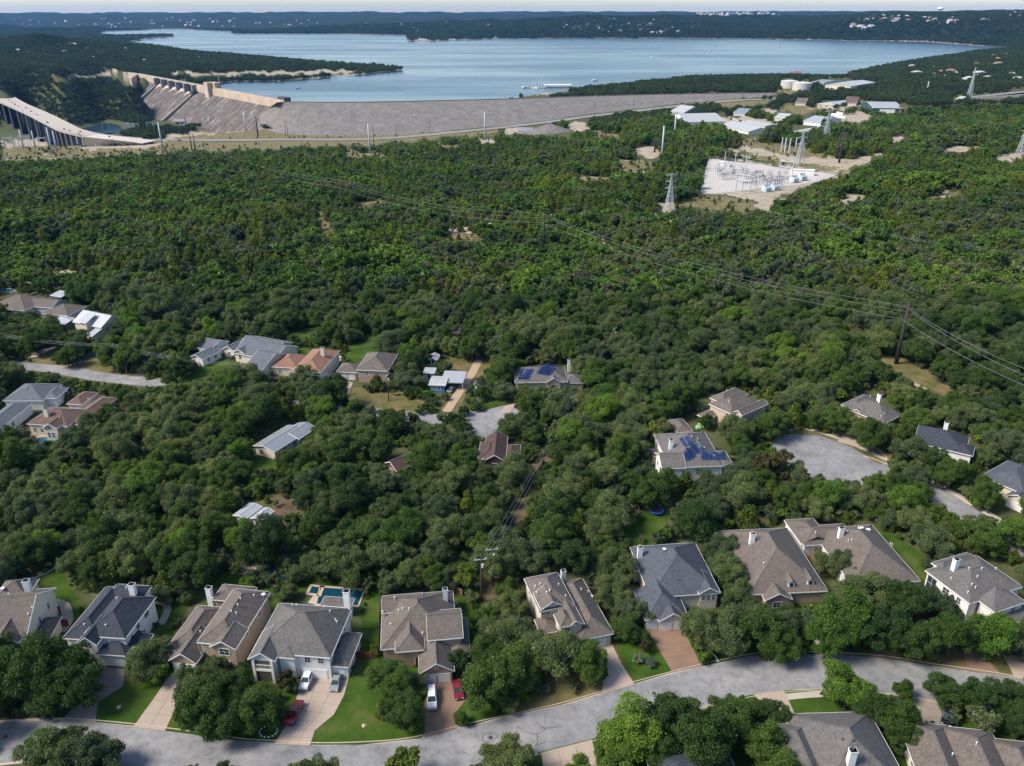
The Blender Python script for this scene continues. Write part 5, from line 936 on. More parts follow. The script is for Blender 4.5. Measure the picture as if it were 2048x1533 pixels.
for k in range(6):
    t = (SPILL[0]+(SPILL[1]-SPILL[0])*k/5)/NM; dambox('pier', t-.0035, t+.0035, -6, 15, -28, -9.1, DAMG)
for k in range(5):
    ta = (SPILL[0]+(SPILL[1]-SPILL[0])*k/5)/NM+.004; tb = (SPILL[0]+(SPILL[1]-SPILL[0])*(k+1)/5)/NM-.004; dambox('gate', ta, tb, -3, -2, -19.2, -10.8, DARKM)
    mb = MB(); lip = [(ta+(tb-ta)*j/8, -4.5*math.sin(math.pi*j/8)) for j in range(9)]
    for (p, ra), (q, rb) in zip(lip[:-1], lip[1:]): mb.hexa([DP(p, 8, -24.2), DP(q, 8, -24.2), DP(q, 20, -33+rb), DP(p, 20, -33+ra), DP(p, 7, -20.5), DP(q, 7, -20.5), DP(q, 20, -32+rb), DP(p, 20, -32+ra)])
    mb.build('spillway_lip', DAMP, dam)
for t in (SPILL[0]/NM, SPILL[1]/NM):
    mb = MB(); a_, b_ = t-.004, t+.004; mb.hexa([DP(a_, 8, -34), DP(b_, 8, -34), DP(b_, 80, -78), DP(a_, 80, -78), DP(a_, 8, -19), DP(b_, 8, -19), DP(b_, 80, -68), DP(a_, 80, -68)]); mb.build('training_wall', DAMG, dam)
tw = 0.405; dambox('lift_tower', tw-.014, tw+.010, 5.3, 14, -44, 0, DAMP); dambox('lift_house', tw-.03, tw+.010, -7, 4.6, -9.1, 0, mat('tower_stone', (0.36,0.28,0.18), 0.9, 0.3, 0.3, 1)); dambox('lift_house_annex', tw+.012, tw+.05, -6, 3, -9.1, -5.5, DAMG)
dambox('gatehouse', -0.004, 0.03, -7, 4, -9.1, -4.5, mat('dark_brick', (0.06,0.05,0.05)))
# rock-faced side wall at the left end of the dam and the wing at its foot
sw = empty('abutment', C1); tag(sw, 'pale concrete abutment wall at the left end of the dam', 'abutment wall'); e1 = G(262,158,-10)-C1; MB().hexa([(0,0,-65),(e1.x,e1.y,-40),(e1.x-8,e1.y+12,-40),(-8,12,-65),(0,0,1),(e1.x,e1.y,1),(e1.x-8,e1.y+12,1),(-8,12,1)]).build('wall', DAMP, sw)
pw = empty('powerhouse', GT(370,250)); tag(pw, 'low powerhouse building at the foot of the dam', 'building'); MB().box(-16,12,-7,7,-6,8).build('wall', DAMP, pw); MB().hexa([(-17,-8,8),(13,-8,8),(13,8,8),(-17,8,8),(-17,-1,11),(13,-1,11),(13,1,11),(-17,1,11)]).build('roof', RF['gmetal'], pw)
for k in range(3): MB().box(-13+k*9, -8+k*9, -7.15, -6.95, 2, 6).build('window', GLASS, pw)
# rockfill embankment: crest road along the lake, rock slope down to the highway
m, nt, b = node_mat('rockfill'); p = world_pos(nt); v = nt.nodes.new('ShaderNodeTexVoronoi'); v.inputs['Scale'].default_value = 0.9; nt.links.new(p, v.inputs['Vector'])
c = ramp(nt, v.outputs['Color'], [(0.1, (0.085, 0.075, 0.066)), (0.5, (0.145, 0.128, 0.114)), (0.9, (0.23, 0.205, 0.185))]); c = mixc(nt, 1.0, c, ramp(nt, noise(nt, 0.05, 5, 0.7, p), [(0.3, (0.75,)*3), (0.7, (1.15,)*3)]), 'MULTIPLY'); nt.links.new(c, b.inputs['Base Color']); b.inputs['Roughness'].default_value = 0.95; bump(nt, b, v.outputs['Distance'], 0.5, 0.5); ROCK = m
cr = [G(x, y, -10) for x, y in ((552,207),(575,205),(650,206),(760,205),(900,202),(1000,199.5),(1100,196),(1250,191.5),(1400,188.5),(1500,187),(1565,186),(1640,187))]
ft = [GT(x, y)+Vector((0,0,-1.5)) for x, y in ((485,248),(545,264),(640,272),(760,272),(900,263),(1000,255),(1100,243),(1250,223),(1400,206.5),(1500,198),(1565,193),(1640,191))]
mb = MB(); nsub = 14
def seg_rows(A, Bv):
    out = []
    for k in range(nsub+1):
        t = k/nsub; r = A.lerp(Bv, t); r = r+Vector((0,0,random.uniform(-.6,.6) if 0 < k < nsub else 0)); out.append(r)
    return out
crs, fts = spline(cr, 8), spline(ft, 8); rows_ = [seg_rows(a, c) for a, c in zip(crs, fts)]
for ra, rb in zip(rows_[:-1], rows_[1:]):
    for k in range(nsub): mb.poly([ra[k], ra[k+1], rb[k+1], rb[k]])
up = [p+Vector((0, 14, 0)) for p in crs]; wet = [p+Vector((0, 45, -22)) for p in crs]
for i in range(len(crs)-1):
    mb.poly([crs[i], crs[i+1], up[i+1], up[i]]); mb.poly([up[i], up[i+1], wet[i+1], wet[i]])
tag(mb.build('rockfill_embankment', ROCK), 'long grey rockfill embankment holding back the lake', 'embankment')
ribbon('crest_road', [p+Vector((0,6,0)) for p in crs], 8, mat('crest_asphalt', (0.20,0.17,0.155)), 0.15); cw = MB()
for a, c in zip(crs[:-1], crs[1:]): cw.bar(a+Vector((0,.6,.5)), c+Vector((0,.6,.5)), 0.5, 1.1)
tag(cw.build('parapet_wall', mat('parapet_brown', (0.16,0.095,0.075))), 'thin brown parapet along the crest of the rockfill embankment', 'wall')
# highway bridge
ROADC = mat('bridge_concrete', (0.36, 0.32, 0.28), 0.9, 0.15, 0.1, 0.6); HWY = mat('highway_asphalt', (0.19, 0.185, 0.18), 0.9, 0.15, 0.1, 0.8)
BZ = (-30,-30,-30,-30,-30,-30,-31,-33,-36.2)
far_e = spline([G(x, y, z) for (x, y), z in zip(((-60,170),(0,184),(20,190.5),(51,208),(98,228.5),(137,247.5),(166,261),(215,271.5),(285,277.5)), BZ)], 5)
near_e = spline([G(x, y, z) for (x, y), z in zip(((-70,178),(-20,196),(8,208),(49,226),(94,249),(117,260),(144,267),(180,274.5),(270,284.5)), BZ)], 5)
br = empty('highway_bridge', near_e[20]); tag(br, 'long concrete highway bridge on tall slab piers at far left', 'bridge'); bc = br.location.copy()
dk = MB(); ln = MB(); pf = MB(); pn = MB()
for i in range(len(far_e)-1):
    a, a2, c, c2 = far_e[i]-bc, far_e[i+1]-bc, near_e[i]-bc, near_e[i+1]-bc; z = Vector((0,0,-2.4)); dk.hexa([c+z, c2+z, a2+z, a+z, c, c2, a2, a])
    for t in (0.47, 0.53): ln.bar(c.lerp(a, t)+Vector((0,0,.06)), c2.lerp(a2, t)+Vector((0,0,.06)), 0.5, 0.06)
    pf.bar(a+Vector((0,0,.6)), a2+Vector((0,0,.6)), 0.6, 1.2); pn.bar(c+Vector((0,0,.6)), c2+Vector((0,0,.6)), 0.6, 1.2)
dk.build('deck', ROADC, br); ln.build('lane_line', paint('line_yellow', (0.45,0.30,0.04), 0.7, 0), br); pf.build('parapet', ROADC, br); pn.build('parapet', ROADC, br)
for i in range(3, 36, 2):
    a, c = far_e[i]-bc, near_e[i]-bc; w_ = (a-c); u = w_.normalized(); v = Vector((-u.y, u.x, 0))*1.1; e1, e2 = c+w_*.04, c+w_*.96
    zb = -52 if i < 30 else -13; MB().hexa([e1-v+Vector((0,0,zb)), e2-v+Vector((0,0,zb)), e2+v+Vector((0,0,zb)), e1+v+Vector((0,0,zb)), e1-v+Vector((0,0,-2.4)), e2-v+Vector((0,0,-2.4)), e2+v+Vector((0,0,-2.4)), e1+v+Vector((0,0,-2.4))]).build('pier', mat('pier_concrete', (0.27,0.255,0.24)), br)
rw = MB(); tp = [G(168,274,-31), G(215,279,-32), G(262,284,-34.5), G(285,287,-36)]; bt = [GT(168,291), GT(215,291), GT(262,290), GT(285,289)]; rb_ = tp[0].copy()
for i in range(3): rw.hexa([bt[i]-rb_-Vector((0,0,3)), bt[i+1]-rb_-Vector((0,0,3)), bt[i+1]-rb_+Vector((4,18,-3)), bt[i]-rb_+Vector((4,18,-3)), tp[i]-rb_, tp[i+1]-rb_, tp[i+1]-rb_+Vector((8,24,0)), tp[i]-rb_+Vector((8,24,0))])
o = rw.build('retaining_wall', mat('pale_retaining', (0.46,0.41,0.35))); o.location = rb_; tag(o, 'pale retaining wall where the bridge ramp meets the highway', 'retaining wall')
hw = [GT(x, y) for x, y in ((262,283),(320,281),(420,282),(560,281),(680,281),(800,276),(900,267),(1000,257),(1110,244),(1250,226),(1400,209),(1500,201),(1600,196))]
hwl = []
for p in spline(hw, 8): hwl.append(Vector((p.x, p.y, tz(p.x, p.y))))
ribbon('highway', hwl, 17, HWY, 0.9); ribbon('highway_median', hwl, 0.8, paint('line_yellow', (0.45,0.30,0.04)), 1.0)
r2 = [GT(x, y) for x, y in ((1940,198),(2000,192),(2060,186),(2140,182))]; ribbon('highway', spline(r2, 5), 14, HWY, 2.5)
rm = [GT(x, y) for x, y in ((1940,200),(2000,196),(2060,192),(2140,188))]; mb = MB()
for a, c in zip(rm[:-1], rm[1:]): mb.hexa([a+Vector((0,-14,-3)), c+Vector((0,-14,-3)), c+Vector((0,8,-3)), a+Vector((0,8,-3)), a+Vector((0,-1,2.2)), c+Vector((0,-1,2.2)), c+Vector((0,8,2.2)), a+Vector((0,8,2.2))])
tag(mb.build('rock_bank', ROCK), 'grey rock bank carrying the road at the far right edge', 'embankment')
fc = [0]
def far_car(px, py, up, rz, col, label, group='distant vehicles on the highway and bridge'):
    p = GT(px, py, up) if up < 5 else None; g = G(px, py, -29.95) if up >= 5 else Vector((p.x, p.y, p.z+1.0))
    vehicle('distant_car', label, 'car', g, rz, random.choice(['suv','sedan','wagon']), col, group, detail=False)
BRD = math.atan2(near_e[30].y-near_e[15].y, near_e[30].x-near_e[15].x)
for k, (x, y, c_) in enumerate(((12,197,PB),(18,201,PB),(24,206,PD),(30,210,PB),(37,214,PS),(52,217,PB),(62,224,PB),(75,231,PW),(70,229,PW),(95,246,PB),(128,259,PB),(139,262,PB),(161,264.5,PB),(157,268,PB),(219,275,PB),(4,186,PW),(8,194,PB),(45,222,PW))): far_car(x, y, 9, BRD, c_, 'tiny '+('pale' if c_ in (PW, PS) else 'dark')+' car in traffic on the far bridge')
for x, y, c_ in ((360,283,PB),(330,285,PW),(792,275,PR),(846,268,PS),(1365,209,PB),(1404,205,PW),(1414,205,PB),(1468,199,PB),(1487,198,PB)): far_car(x, y, 0, 0.2, c_, 'tiny '+('pale' if c_ in (PW, PS) else 'red' if c_ is PR else 'dark')+' car on the highway below the rockfill embankment')
for k in range(26):
    x = 166+k*4.6+random.uniform(-1,1); far_car(x, 294.5-k*0.16+random.uniform(-1,1), 0, random.uniform(0,3), random.choice([PB,PW,PS,PR,PD,PB]), 'tiny car in the roadside lot below the bridge ramp', 'cars parked below the bridge ramp')
# tailrace and far switchyard at the dam foot
tr = [G(x, y, -69.3) for x, y in ((160,250),(200,247),(235,246),(262,246),(310,252),(290,262),(200,268),(165,262))]; tag(MB().sheet(tr).build('river', WATER), kind='structure')

# ------------------------------------------------------------------ sheds and tanks of the works beyond the woodland
def far_bld(name, label, wings, roof, wall, cat='building', ang=None):
    g = GT(*wings[0][0], wings[0][3]); return House(name, label, cat, wings, roof, wall, ang, base=g.z, over=0.6, fascia=0.3)
far_bld('warehouse', 'big pale warehouse with grey roof beside the two white tanks', [((1650,170),(1702,173),(1714,163),8.0,0.12,'lr')], RF['bmetal'], WALLS['cream']).garage(0,0.3,6,5); far_bld('warehouse', 'low grey annex between tanks and the big warehouse', [((1622,164),(1648,166),(1650,160),6.0,0.1,'fb')], RF['gmetal'], WALLS['grey'])
far_bld('office_building', 'square office with shallow pale metal hip roof beside a field', [((1634,208),(1667,211),(1668,200),4.5,0.22,'flrb')], RF['bmetal'], WALLS['stone']).windows([(0,'f',0.2,2,3,2),(0,'f',0.6,2,3,2)])
far_bld('barn', 'green ended barn with white roof at the far right works', [((1746,216),(1806,217),(1803,206),7.0,0.12,'fb')], RF['metal'], WALLS['green']).garage(0,0.5,20,5); far_bld('long_shed', 'long pale roofed shed left of the works yard', [((1374,245),(1452,243),(1440,230),5.0,0.2,'fb')], RF['bmetal'], WALLS['white'])
far_bld('long_shed', 'front grey roofed works shed with white end wall', [((1440,250),(1497,264),(1512,254),5.0,0.25,'fb')], RF['bmetal'], WALLS['white']).garage(0,0.85,4,3.5).garage(0,0.6,4,3.5); far_bld('long_shed', 'rear grey roofed works shed by the parked vans', [((1482,244),(1530,253),(1538,247),4.5,0.15,'fb')], RF['bmetal'], WALLS['grey'])
far_bld('workshop', 'white workshop in front of the trailer yard', [((1606,242),(1642,246),(1646,236),5.0,0.2,'fb')], RF['metal'], WALLS['white']).garage(0,0.3,4,3.5); far_bld('workshop', 'flat grey roofed workshop above the substation', [((1586,263),(1608,266),(1610,252),4.0,0.05,'f')], RF['bmetal'], WALLS['white']); far_bld('workshop', 'pale roofed house near the left end of the works', [((1340,223),(1368,226),(1370,217),4.0,0.3,'fb')], RF['bmetal'], WALLS['white'])
far_bld('workshop', 'low yard hut beside the gravel heap', [((1034,262),(1062,263),(1062,257),3.5,0.2,'fb')], RF['gmetal'], WALLS['cream']); far_bld('workshop', 'small red roofed hut by the lake shore', [((1566,149),(1590,150),(1590,145),4.0,0.3,'flrb')], RF['terra'], WALLS['cream'])
for lab, a_, b_, c_, rf, wl in (('small pale roofed store left of the trailer yard', (1548,236), (1572,238), (1574,232), 'bmetal', 'cream'), ('low tan hut behind the works field', (1590,206), (1612,207), (1614,202), 'taupe', 'cream'), ('little grey store behind the long shed', (1466,226), (1490,228), (1492,222), 'gmetal', 'grey'), ('white gabled house in the right woods above the mast', (1922,157.5), (1932,158.5), (1933,155.5), 'bmetal', 'white'), ('low pale house beside the road at the far right', (1910,199), (1922,200), (1923,196.5), 'bmetal', 'white'), ('brown roofed store right of the office building', (1690,206), (1714,207), (1718,201), 'brown', 'cream')):
    far_bld('workshop', lab, [(a_, b_, c_, 4.0, 0.3, 'fb')], RF[rf], WALLS[wl])
gp = GT(1100, 264); bm = bmesh.new(); bmesh.ops.create_grid(bm, x_segments=24, y_segments=24, size=1)
for v in bm.verts: r = math.hypot(v.co.x, v.co.y); hgt = max(0, 1-r*1.02); v.co = Vector((v.co.x*33, v.co.y*26, hgt*11+random.uniform(-.2,.2)-0.4))
me = bpy.data.meshes.new('gravel_heap'); bm.to_mesh(me); bm.free(); me.materials.append(ROCK); o = bpy.data.objects.new('gravel_heap', me); COL.objects.link(o); o.location = gp; tag(o, 'broad grey gravel heap between woodland and highway', 'gravel heap')
for (x, y, r, lab) in ((1578,176,15,'left white water tank behind its twin'),(1603,180,16,'right white water tank beside the pale warehouse')):
    g = GT(x, y); o = empty('water_tank', g); tag(o, lab, 'water tank'); MB().lathe([(r, -1), (r, 11.5)], 40).build('shell', mat('tank_paint', (0.46,0.43,0.39), 0.6, 0.06), o); MB().lathe([(r+.15, 11.5), (r*.6, 12.6), (0.5, 13.2)], 40).build('roof', mat('tank_roof', (0.52,0.50,0.47), 0.6, 0.06), o); MB().tube([(0,0,13.1),(0,0,13.9)], 0.6, 8).build('vent', WHITE, o)
for k in range(9):
    g = GT(1664+(k % 5)*5, 232-(k//5)*6+(k % 5)*1.6); o = empty('trailer', g, RAD(-50)); tag(o, ['white box trailer at the left end of the trailer yard row','second white trailer in the trailer yard row','third white trailer in the trailer yard row','fourth white trailer in the trailer yard row','fifth white trailer at the right end of the trailer yard row','first white trailer in the back row of the yard','second white trailer in the back row of the yard','third white trailer in the back row of the yard','last white trailer in the back row of the yard'][k], 'trailer', 'white trailers in the works yard'); MB().box(-5,5,-1.2,1.2,0.9,3.4).build('box', WHITE, o)
    for s_ in (-1,1): MB().tube([(-3,s_*.9,.5),(-3,s_*1.2,.5)],.5,10).build('wheel', TYRE, o)
for k in range(6):
    g = GT(1462+k*6.5, 240+k*1.0); vehicle('parked_van', 'white van parked between the two grey works sheds', 'van', g, RAD(-60), 'wagon', PW if k % 3 else PD, 'vans between the works sheds', False)
# marina and boats
mr = empty('marina', G(1100,176,-20)); tag(mr, 'white roofed marina dock on the near shore of the lake', 'marina'); MB().box(-12,42,-9,9,5.2,6.0).build('roof', WHITE, mr); MB().box(-46,44,-10,10,0.1,0.7).build('dock', DAMG, mr)
for k in range(7):
    for s_ in (-8,8): MB().box(-10+k*8.3-.2,-10+k*8.3+.2,s_-.2,s_+.2,.6,5.2).build('post', WHITE, mr)
for k in range(5): MB().tube([(-34+k*5.5,4,.5),(-34+k*5.5,4,13+k % 2*3)],.18,6).build('mast', WHITE, mr)
def lake_boat(label, px, py, L, rz):
    o = empty('boat', G(px, py, -20), rz); tag(o, label, 'boat', 'boats on the lake'); w_ = L*.16; MB().hexa([(-L/2,-w_*.8,.0),(L/2,-.1,.2),(L/2,.1,.2),(-L/2,w_*.8,.0),(-L/2,-w_,1.4),(L/2+.6,-.2,1.8),(L/2+.6,.2,1.8),(-L/2,w_,1.4)]).build('hull', WHITE, o); MB().hexa([(-L*.35,-w_*.7,1.4),(L*.1,-w_*.7,1.4),(L*.1,w_*.7,1.4),(-L*.35,w_*.7,1.4),(-L*.3,-w_*.6,3.2),(0,-w_*.6,3.2),(0,w_*.6,3.2),(-L*.3,w_*.6,3.2)]).build('cabin', WHITE, o)
for lab, x, y, L, r in (('houseboat moored at the left end of the marina',1052,176,16,.3),('motor boat beside the marina dock',1070,178,14,2.8),('lone dark boat on the bay behind the dam',597,177,9,.3),('small boat far out near the far shore',1421,103,14,.1),('small boat below the right shore',1558,93,12,.2),('boat off the right headland',1303,115,10,1.),('boat moored at the floating dock by the headland',1190,162,14,.2)): lake_boat(lab, x, y, L, r)
bd = empty('floating_dock', G(1702,148,-20)); tag(bd, 'red roofed boathouse at the wooded right shore', 'boathouse'); MB().box(-12,12,-6,6,.1,.6).build('dock', DAMG, bd); MB().hexa([(-11,-6,4),(11,-6,4),(11,6,4),(-11,6,4),(-9,-1,7),(9,-1,7),(9,1,7),(-9,1,7)]).build('roof', mat('red_roof', (0.22,0.05,0.06)), bd)
for q in ((-10,-5),(10,-5),(10,5),(-10,5)): MB().box(q[0]-.3,q[0]+.3,q[1]-.3,q[1]+.3,.5,4).build('post', WHITE, bd)

# ------------------------------------------------------------------ substation
STEEL = mat('galvanised_steel', (0.44, 0.45, 0.46), 0.6, 0.12); PALEG = mat('transformer_paint', (0.46, 0.53, 0.56), 0.5, 0.08)
pad = [GT(x, y) for x, y in ((1420,318),(1675,350),(1530,404),(1397,386))]; pz = sum(p.z for p in pad)/4; SZ = pz+1.2
padp = [G(x, y, SZ) for x, y in ((1420,318),(1675,350),(1530,404),(1397,386))]; mb = MB(); mb.hexa([Vector((p.x,p.y,SZ-6)) for p in padp[::-1]]+padp[::-1])
tag(mb.build('substation_pad', mat('pad_gravel', (0.40,0.37,0.34), 0.95, 0.12, 0.3, 1.5)), kind='structure')
def gantry(label, a, b2, n, h, beams):
    A, B = G(*a, SZ), G(*b2, SZ); o = empty('substation_gantry', A); tag(o, label, 'gantry', 'substation gantries'); d = B-A
    for k in range(n): p = d*(k/(n-1)); MB().tube([p, p+Vector((0,0,h))], [0.45, 0.28], 6).build('post', STEEL, o)
    for z in beams:
        bmx = MB(); bmx.bar(Vector((0,0,z)), d+Vector((0,0,z)), 0.6, 0.7); bt_ = bmx.build('beam', STEEL, o)
        for k in range(7): p = d*((k+.5)/7)+Vector((0,0,z)); MB().tube([p-Vector((0,0,1.8)), p], 0.16, 6).build('insulator', mat('insulator', (0.10,0.09,0.09)), bt_)
gantry('three post gantry at the back left of the substation', (1447,346), (1489,352), 3, 17, (9,)); gantry('two post gantry at the front of the substation', (1471,384), (1498,388), 2, 16, (9,13)); gantry('two post gantry by the control building', (1557,355), (1583,358), 2, 17, (8.5,13)); gantry('low gantry before the front transformer', (1484,382), (1512,378), 3, 7, (6,))
for k in range(74):
    x = random.uniform(1432,1575); y = 346+(x-1432)*0.115+random.uniform(-6,18)
    if x < 1490 and y > 362: y -= 12
    g = G(x, y, SZ); o = empty('switch_stand', g, random.choice([0.2, 1.77])); tag(o, 'small steel switch stand among the substation busbars', 'switch stand', 'switch stands in the substation')
    for q in (-1.6, 1.6): MB().box(q-.12, q+.12, -.12, .12, 0, 3.6).build('leg', STEEL, o)
    MB().box(-2.2, 2.2, -.2, .2, 3.6, 3.9).build('beam', STEEL, o)
    for q in (-1.8, 0, 1.8): MB().tube([(q,0,3.9),(q,0,5.4)], .16, 6).build('insulator', mat('insulator', (0.10,0.09,0.09)), o)
for lab, x, y in (('front left pale blue transformer in the substation',1533,384),('front right pale blue transformer in the substation',1550,381),('rear left pale blue transformer in the substation',1588,365),('rear right pale blue transformer in the substation',1604,361)):
    o = empty('transformer', G(x, y, SZ), .25); tag(o, lab, 'transformer', 'substation transformers'); MB().box(-2.6,2.6,-1.8,1.8,.3,4.0).build('tank', PALEG, o)
    for s_ in (-1,1):
        r = MB(); [r.box(-2.4+k*.6, -2.1+k*.6, s_*2.6-.7, s_*2.6+.7, .6, 3.6) for k in range(8)]; r.build('radiator', PALEG, o)
    for k in range(3): MB().tube([(-1.5+k*1.5,0,4),(-1.5+k*1.5,0,5.6)], .2, 6).build('bushing', mat('insulator', (0.10,0.09,0.09)), o)
    MB().tube([(-2,1,4.8),(2,1,4.8)], .5, 10).build('conservator', PALEG, o)
g = G(1604,350,SZ); o = empty('control_building', g, -.25); tag(o, 'long white control building in the substation', 'building'); MB().box(-9,9,-2.2,2.2,0,4).build('wall', WHITE, o); MB().box(-9.3,9.3,-2.5,2.5,4,4.3).build('roof', WHITE, o); MB().box(-2,-1,-2.26,-2.18,0,2.3).build('door', STEEL, o)
g = G(1450,332,SZ); o = empty('control_building', g, -.2); tag(o, 'small white cabin at the back of the substation', 'building'); MB().box(-4,4,-2,2,0,3).build('wall', WHITE, o); MB().box(-4.2,4.2,-2.2,2.2,3,3.3).build('roof', WHITE, o)
o = empty('mesh_fence', padp[0]); tag(o, 'thin grey mesh fence around the substation', 'fence')
for a, c in zip(padp, padp[1:]+padp[:1]):
    n = int((c-a).length/7); d = (c-a)/n; rail = MB()
    for k in range(n): p = a+d*k-padp[0]; MB().box(p.x-.08,p.x+.08,p.y-.08,p.y+.08,0,2.6).build('post', STEEL, o)
    for z in (0.2, 1.0, 1.8, 2.5): rail.bar(a-padp[0]+Vector((0,0,z)), c-padp[0]+Vector((0,0,z)), 0.05, 0.06)
    rail.build('rail', STEEL, o)
for k in range(4):
    x = (1562,1569,1578,1590)[k]; y = (305,306,306,305)[k]; g = GT(x, y); MB_ = MB().tube([(0,0,-1),(0,0,14)], [.7,.5], 8); o = MB_.build('steel_post', STEEL); o.location = g; tag(o, 'stub steel post beside the lattice tower above the substation, '+['first','second','third','fourth'][k]+' from left', 'post', 'stub steel posts')

# ------------------------------------------------------------------ masts, poles, wires
POLEW = mat('pole_wood', (0.060, 0.040, 0.032), 0.9, 0.25); POLES = mat('pole_steel', (0.36, 0.40, 0.44), 0.5, 0.06); RUST = mat('rust_steel', (0.030, 0.020, 0.018), 0.8, 0.2); WIRE = mat('wire_aluminium', (0.26, 0.265, 0.27), 0.5, 0.05, metal=0.4)
def hgt(base, top_py):
    lo_, hi = 1.0, 90.0
    for _ in range(40):
        mid = (lo_+hi)/2; _, py, _z = proj(base.x, base.y, base.z+mid); lo_, hi = (mid, hi) if py > top_py else (lo_, mid)
    return lo_
TOPS = {}
def pole(key, label, px, py, top, kind='wood', arm=0, wscale=1.0):
    g = GT(px, py); h = hgt(g, top); o = empty('utility_pole' if kind == 'wood' else 'transmission_pole', g); tag(o, label, 'pole')
    r = {'wood': .17, 'rust': .7, 'steel': .75}[kind]*wscale; mm = {'wood': POLEW, 'rust': RUST, 'steel': POLES}[kind]
    MB().tube([(0,0,-.5),(0,0,h)], [r*1.15, r*.65], 10).build('shaft', mm, o, True)
    if kind == 'wood' and arm:
        a = RAD(arm); d = Vector((math.cos(a), math.sin(a), 0)); t = Vector((0,0,h-.5)); ar = MB().bar(t-d*1.4, t+d*1.4, .14, .16).build('cross_arm', mat('grey_arm', (0.42,0.41,0.40)), o)
        for q in (-1.2, 0.0, 1.2): MB().tube([t+d*q, t+d*q+Vector((0,0,.45))], .07, 6).build('insulator', WHITE, ar)
        MB().lathe([(.26, 0), (.28, .9), (.2, 1.0)], 10, (0.4, 0, h-2.6)).build('transformer', mat('can_grey', (0.45,0.46,0.46)), o)
        TOPS[key] = [g+t+d*q+Vector((0,0,.45)) for q in (-1.2, 0.0, 1.2)]
    else:
        if kind == 'rust':
            for j, z in enumerate((h-1, h-3.5, h-6)): s_ = 1 if j % 2 else -1; MB().bar((0,0,z), (s_*1.6,0,z+.2), .16).build('insulator_arm', mm, o)
        TOPS[key] = [g+Vector((q, 0, h-z)) for q, z in ((-1.6, .8), (1.6, 3.3), (-1.6, 5.8))]
    return o
def span(label, ka, kb, sag, r=.035, n=14, group=None):
    ea = TOPS[ka] if isinstance(ka, str) else ka; eb = TOPS[kb] if isinstance(kb, str) else kb
    for i, (a, c) in enumerate(zip(ea, eb)):
        pts = [a.lerp(c, k/n)-Vector((0,0,sag*4*(k/n)*(1-k/n))) for k in range(n+1)]; o = MB().tube([p-a for p in pts], r, 4).build('power_cable', WIRE); o.location = a
        tag(o, label+', '+['first','middle','last'][i]+' of its three strands', 'cable', group or 'power cables')
pole('f1', 'foreground utility pole with white cross arm left of its twin', 963, 1205, 1116, arm=10); pole('f2', 'slim utility pole just right of the foreground cross arm pole', 985, 1172, 1096, arm=10)
pole('d1', 'utility pole with transformer where street and corridor lines meet', 1147, 832, 791, arm=40); pole('d2', 'second pole up the corridor behind the palm garden', 1175, 788, 752, arm=60); pole('d3', 'corridor pole in the woodland edge above the palm garden', 1228, 692, 656, arm=60); pole('d4', 'farthest corridor pole in the woodland', 1318, 580, 543, arm=60)
pole('m0', 'street pole at the left edge', 3, 705, 668, arm=80); pole('m1', 'street pole among oaks above the left street', 232, 735, 690, arm=80); pole('m2', 'street pole before the rambling grey house', 484, 768, 728, arm=80); pole('m3', 'street pole on the lawn before the hip roofed house', 778, 802, 748, arm=80); pole('m4', 'bare street pole beside the left turning circle', 951, 816, 764, arm=80); pole('m5', 'pole with three transformers right of the left turning circle', 1058, 806, 778, arm=80)
for a, c, sg, t in (('m0','m1',1.2,'street cable at far left'),('m1','m2',1.6,'street cable over the low white house'),('m2','m3',1.8,'street cable across the terracotta house'),('m3','m4',1.0,'street cable past the blue bungalow'),('m4','m5',.7,'street cable over the left turning circle'),('m5','d1',.6,'street cable joining the corridor'),('f2','f1',.2,'short cable linking the two foreground poles'),('f2','d1',0.7,'corridor cable climbing from the foreground poles'),('d1','d2',.5,'corridor cable behind the palm garden'),('d2','d3',.9,'corridor cable into the woodland'),('d3','d4',1.2,'corridor cable through the woodland')): span(t, a, c, sg, .020)
TOPS['f0'] = [p+Vector((4, -60, 0)) for p in TOPS['f1']]
pole('t1', 'brown transmission pole in the left woodland', 686, 428, 357, 'rust'); pole('t2', 'brown transmission pole in the middle of the woodland', 1087, 508, 424, 'rust'); pole('t3', 'tall brown transmission pole at the right of the woodland', 1792, 728, 608, 'rust')
pole('t0', 'brown pole of the double pole frame, left one, above the clearing', 384, 301, 269, 'rust'); pole('t0b', 'brown pole of the double pole frame, right one, above the clearing', 391, 301, 268, 'rust')
TOPS['t4'] = [G(2230, 800, 22)+Vector((0,0,-z)) for z in (0, 2.5, 5)]
for a, c, sg, t in (('t0','t1',9,'transmission cable falling into the left woodland'),('t1','t2',5,'transmission cable over the central woodland'),('t2','t3',5,'transmission cable over the right woodland'),('t3','t4',3,'transmission cable leaving by the right edge')): span(t, a, c, sg, .05)
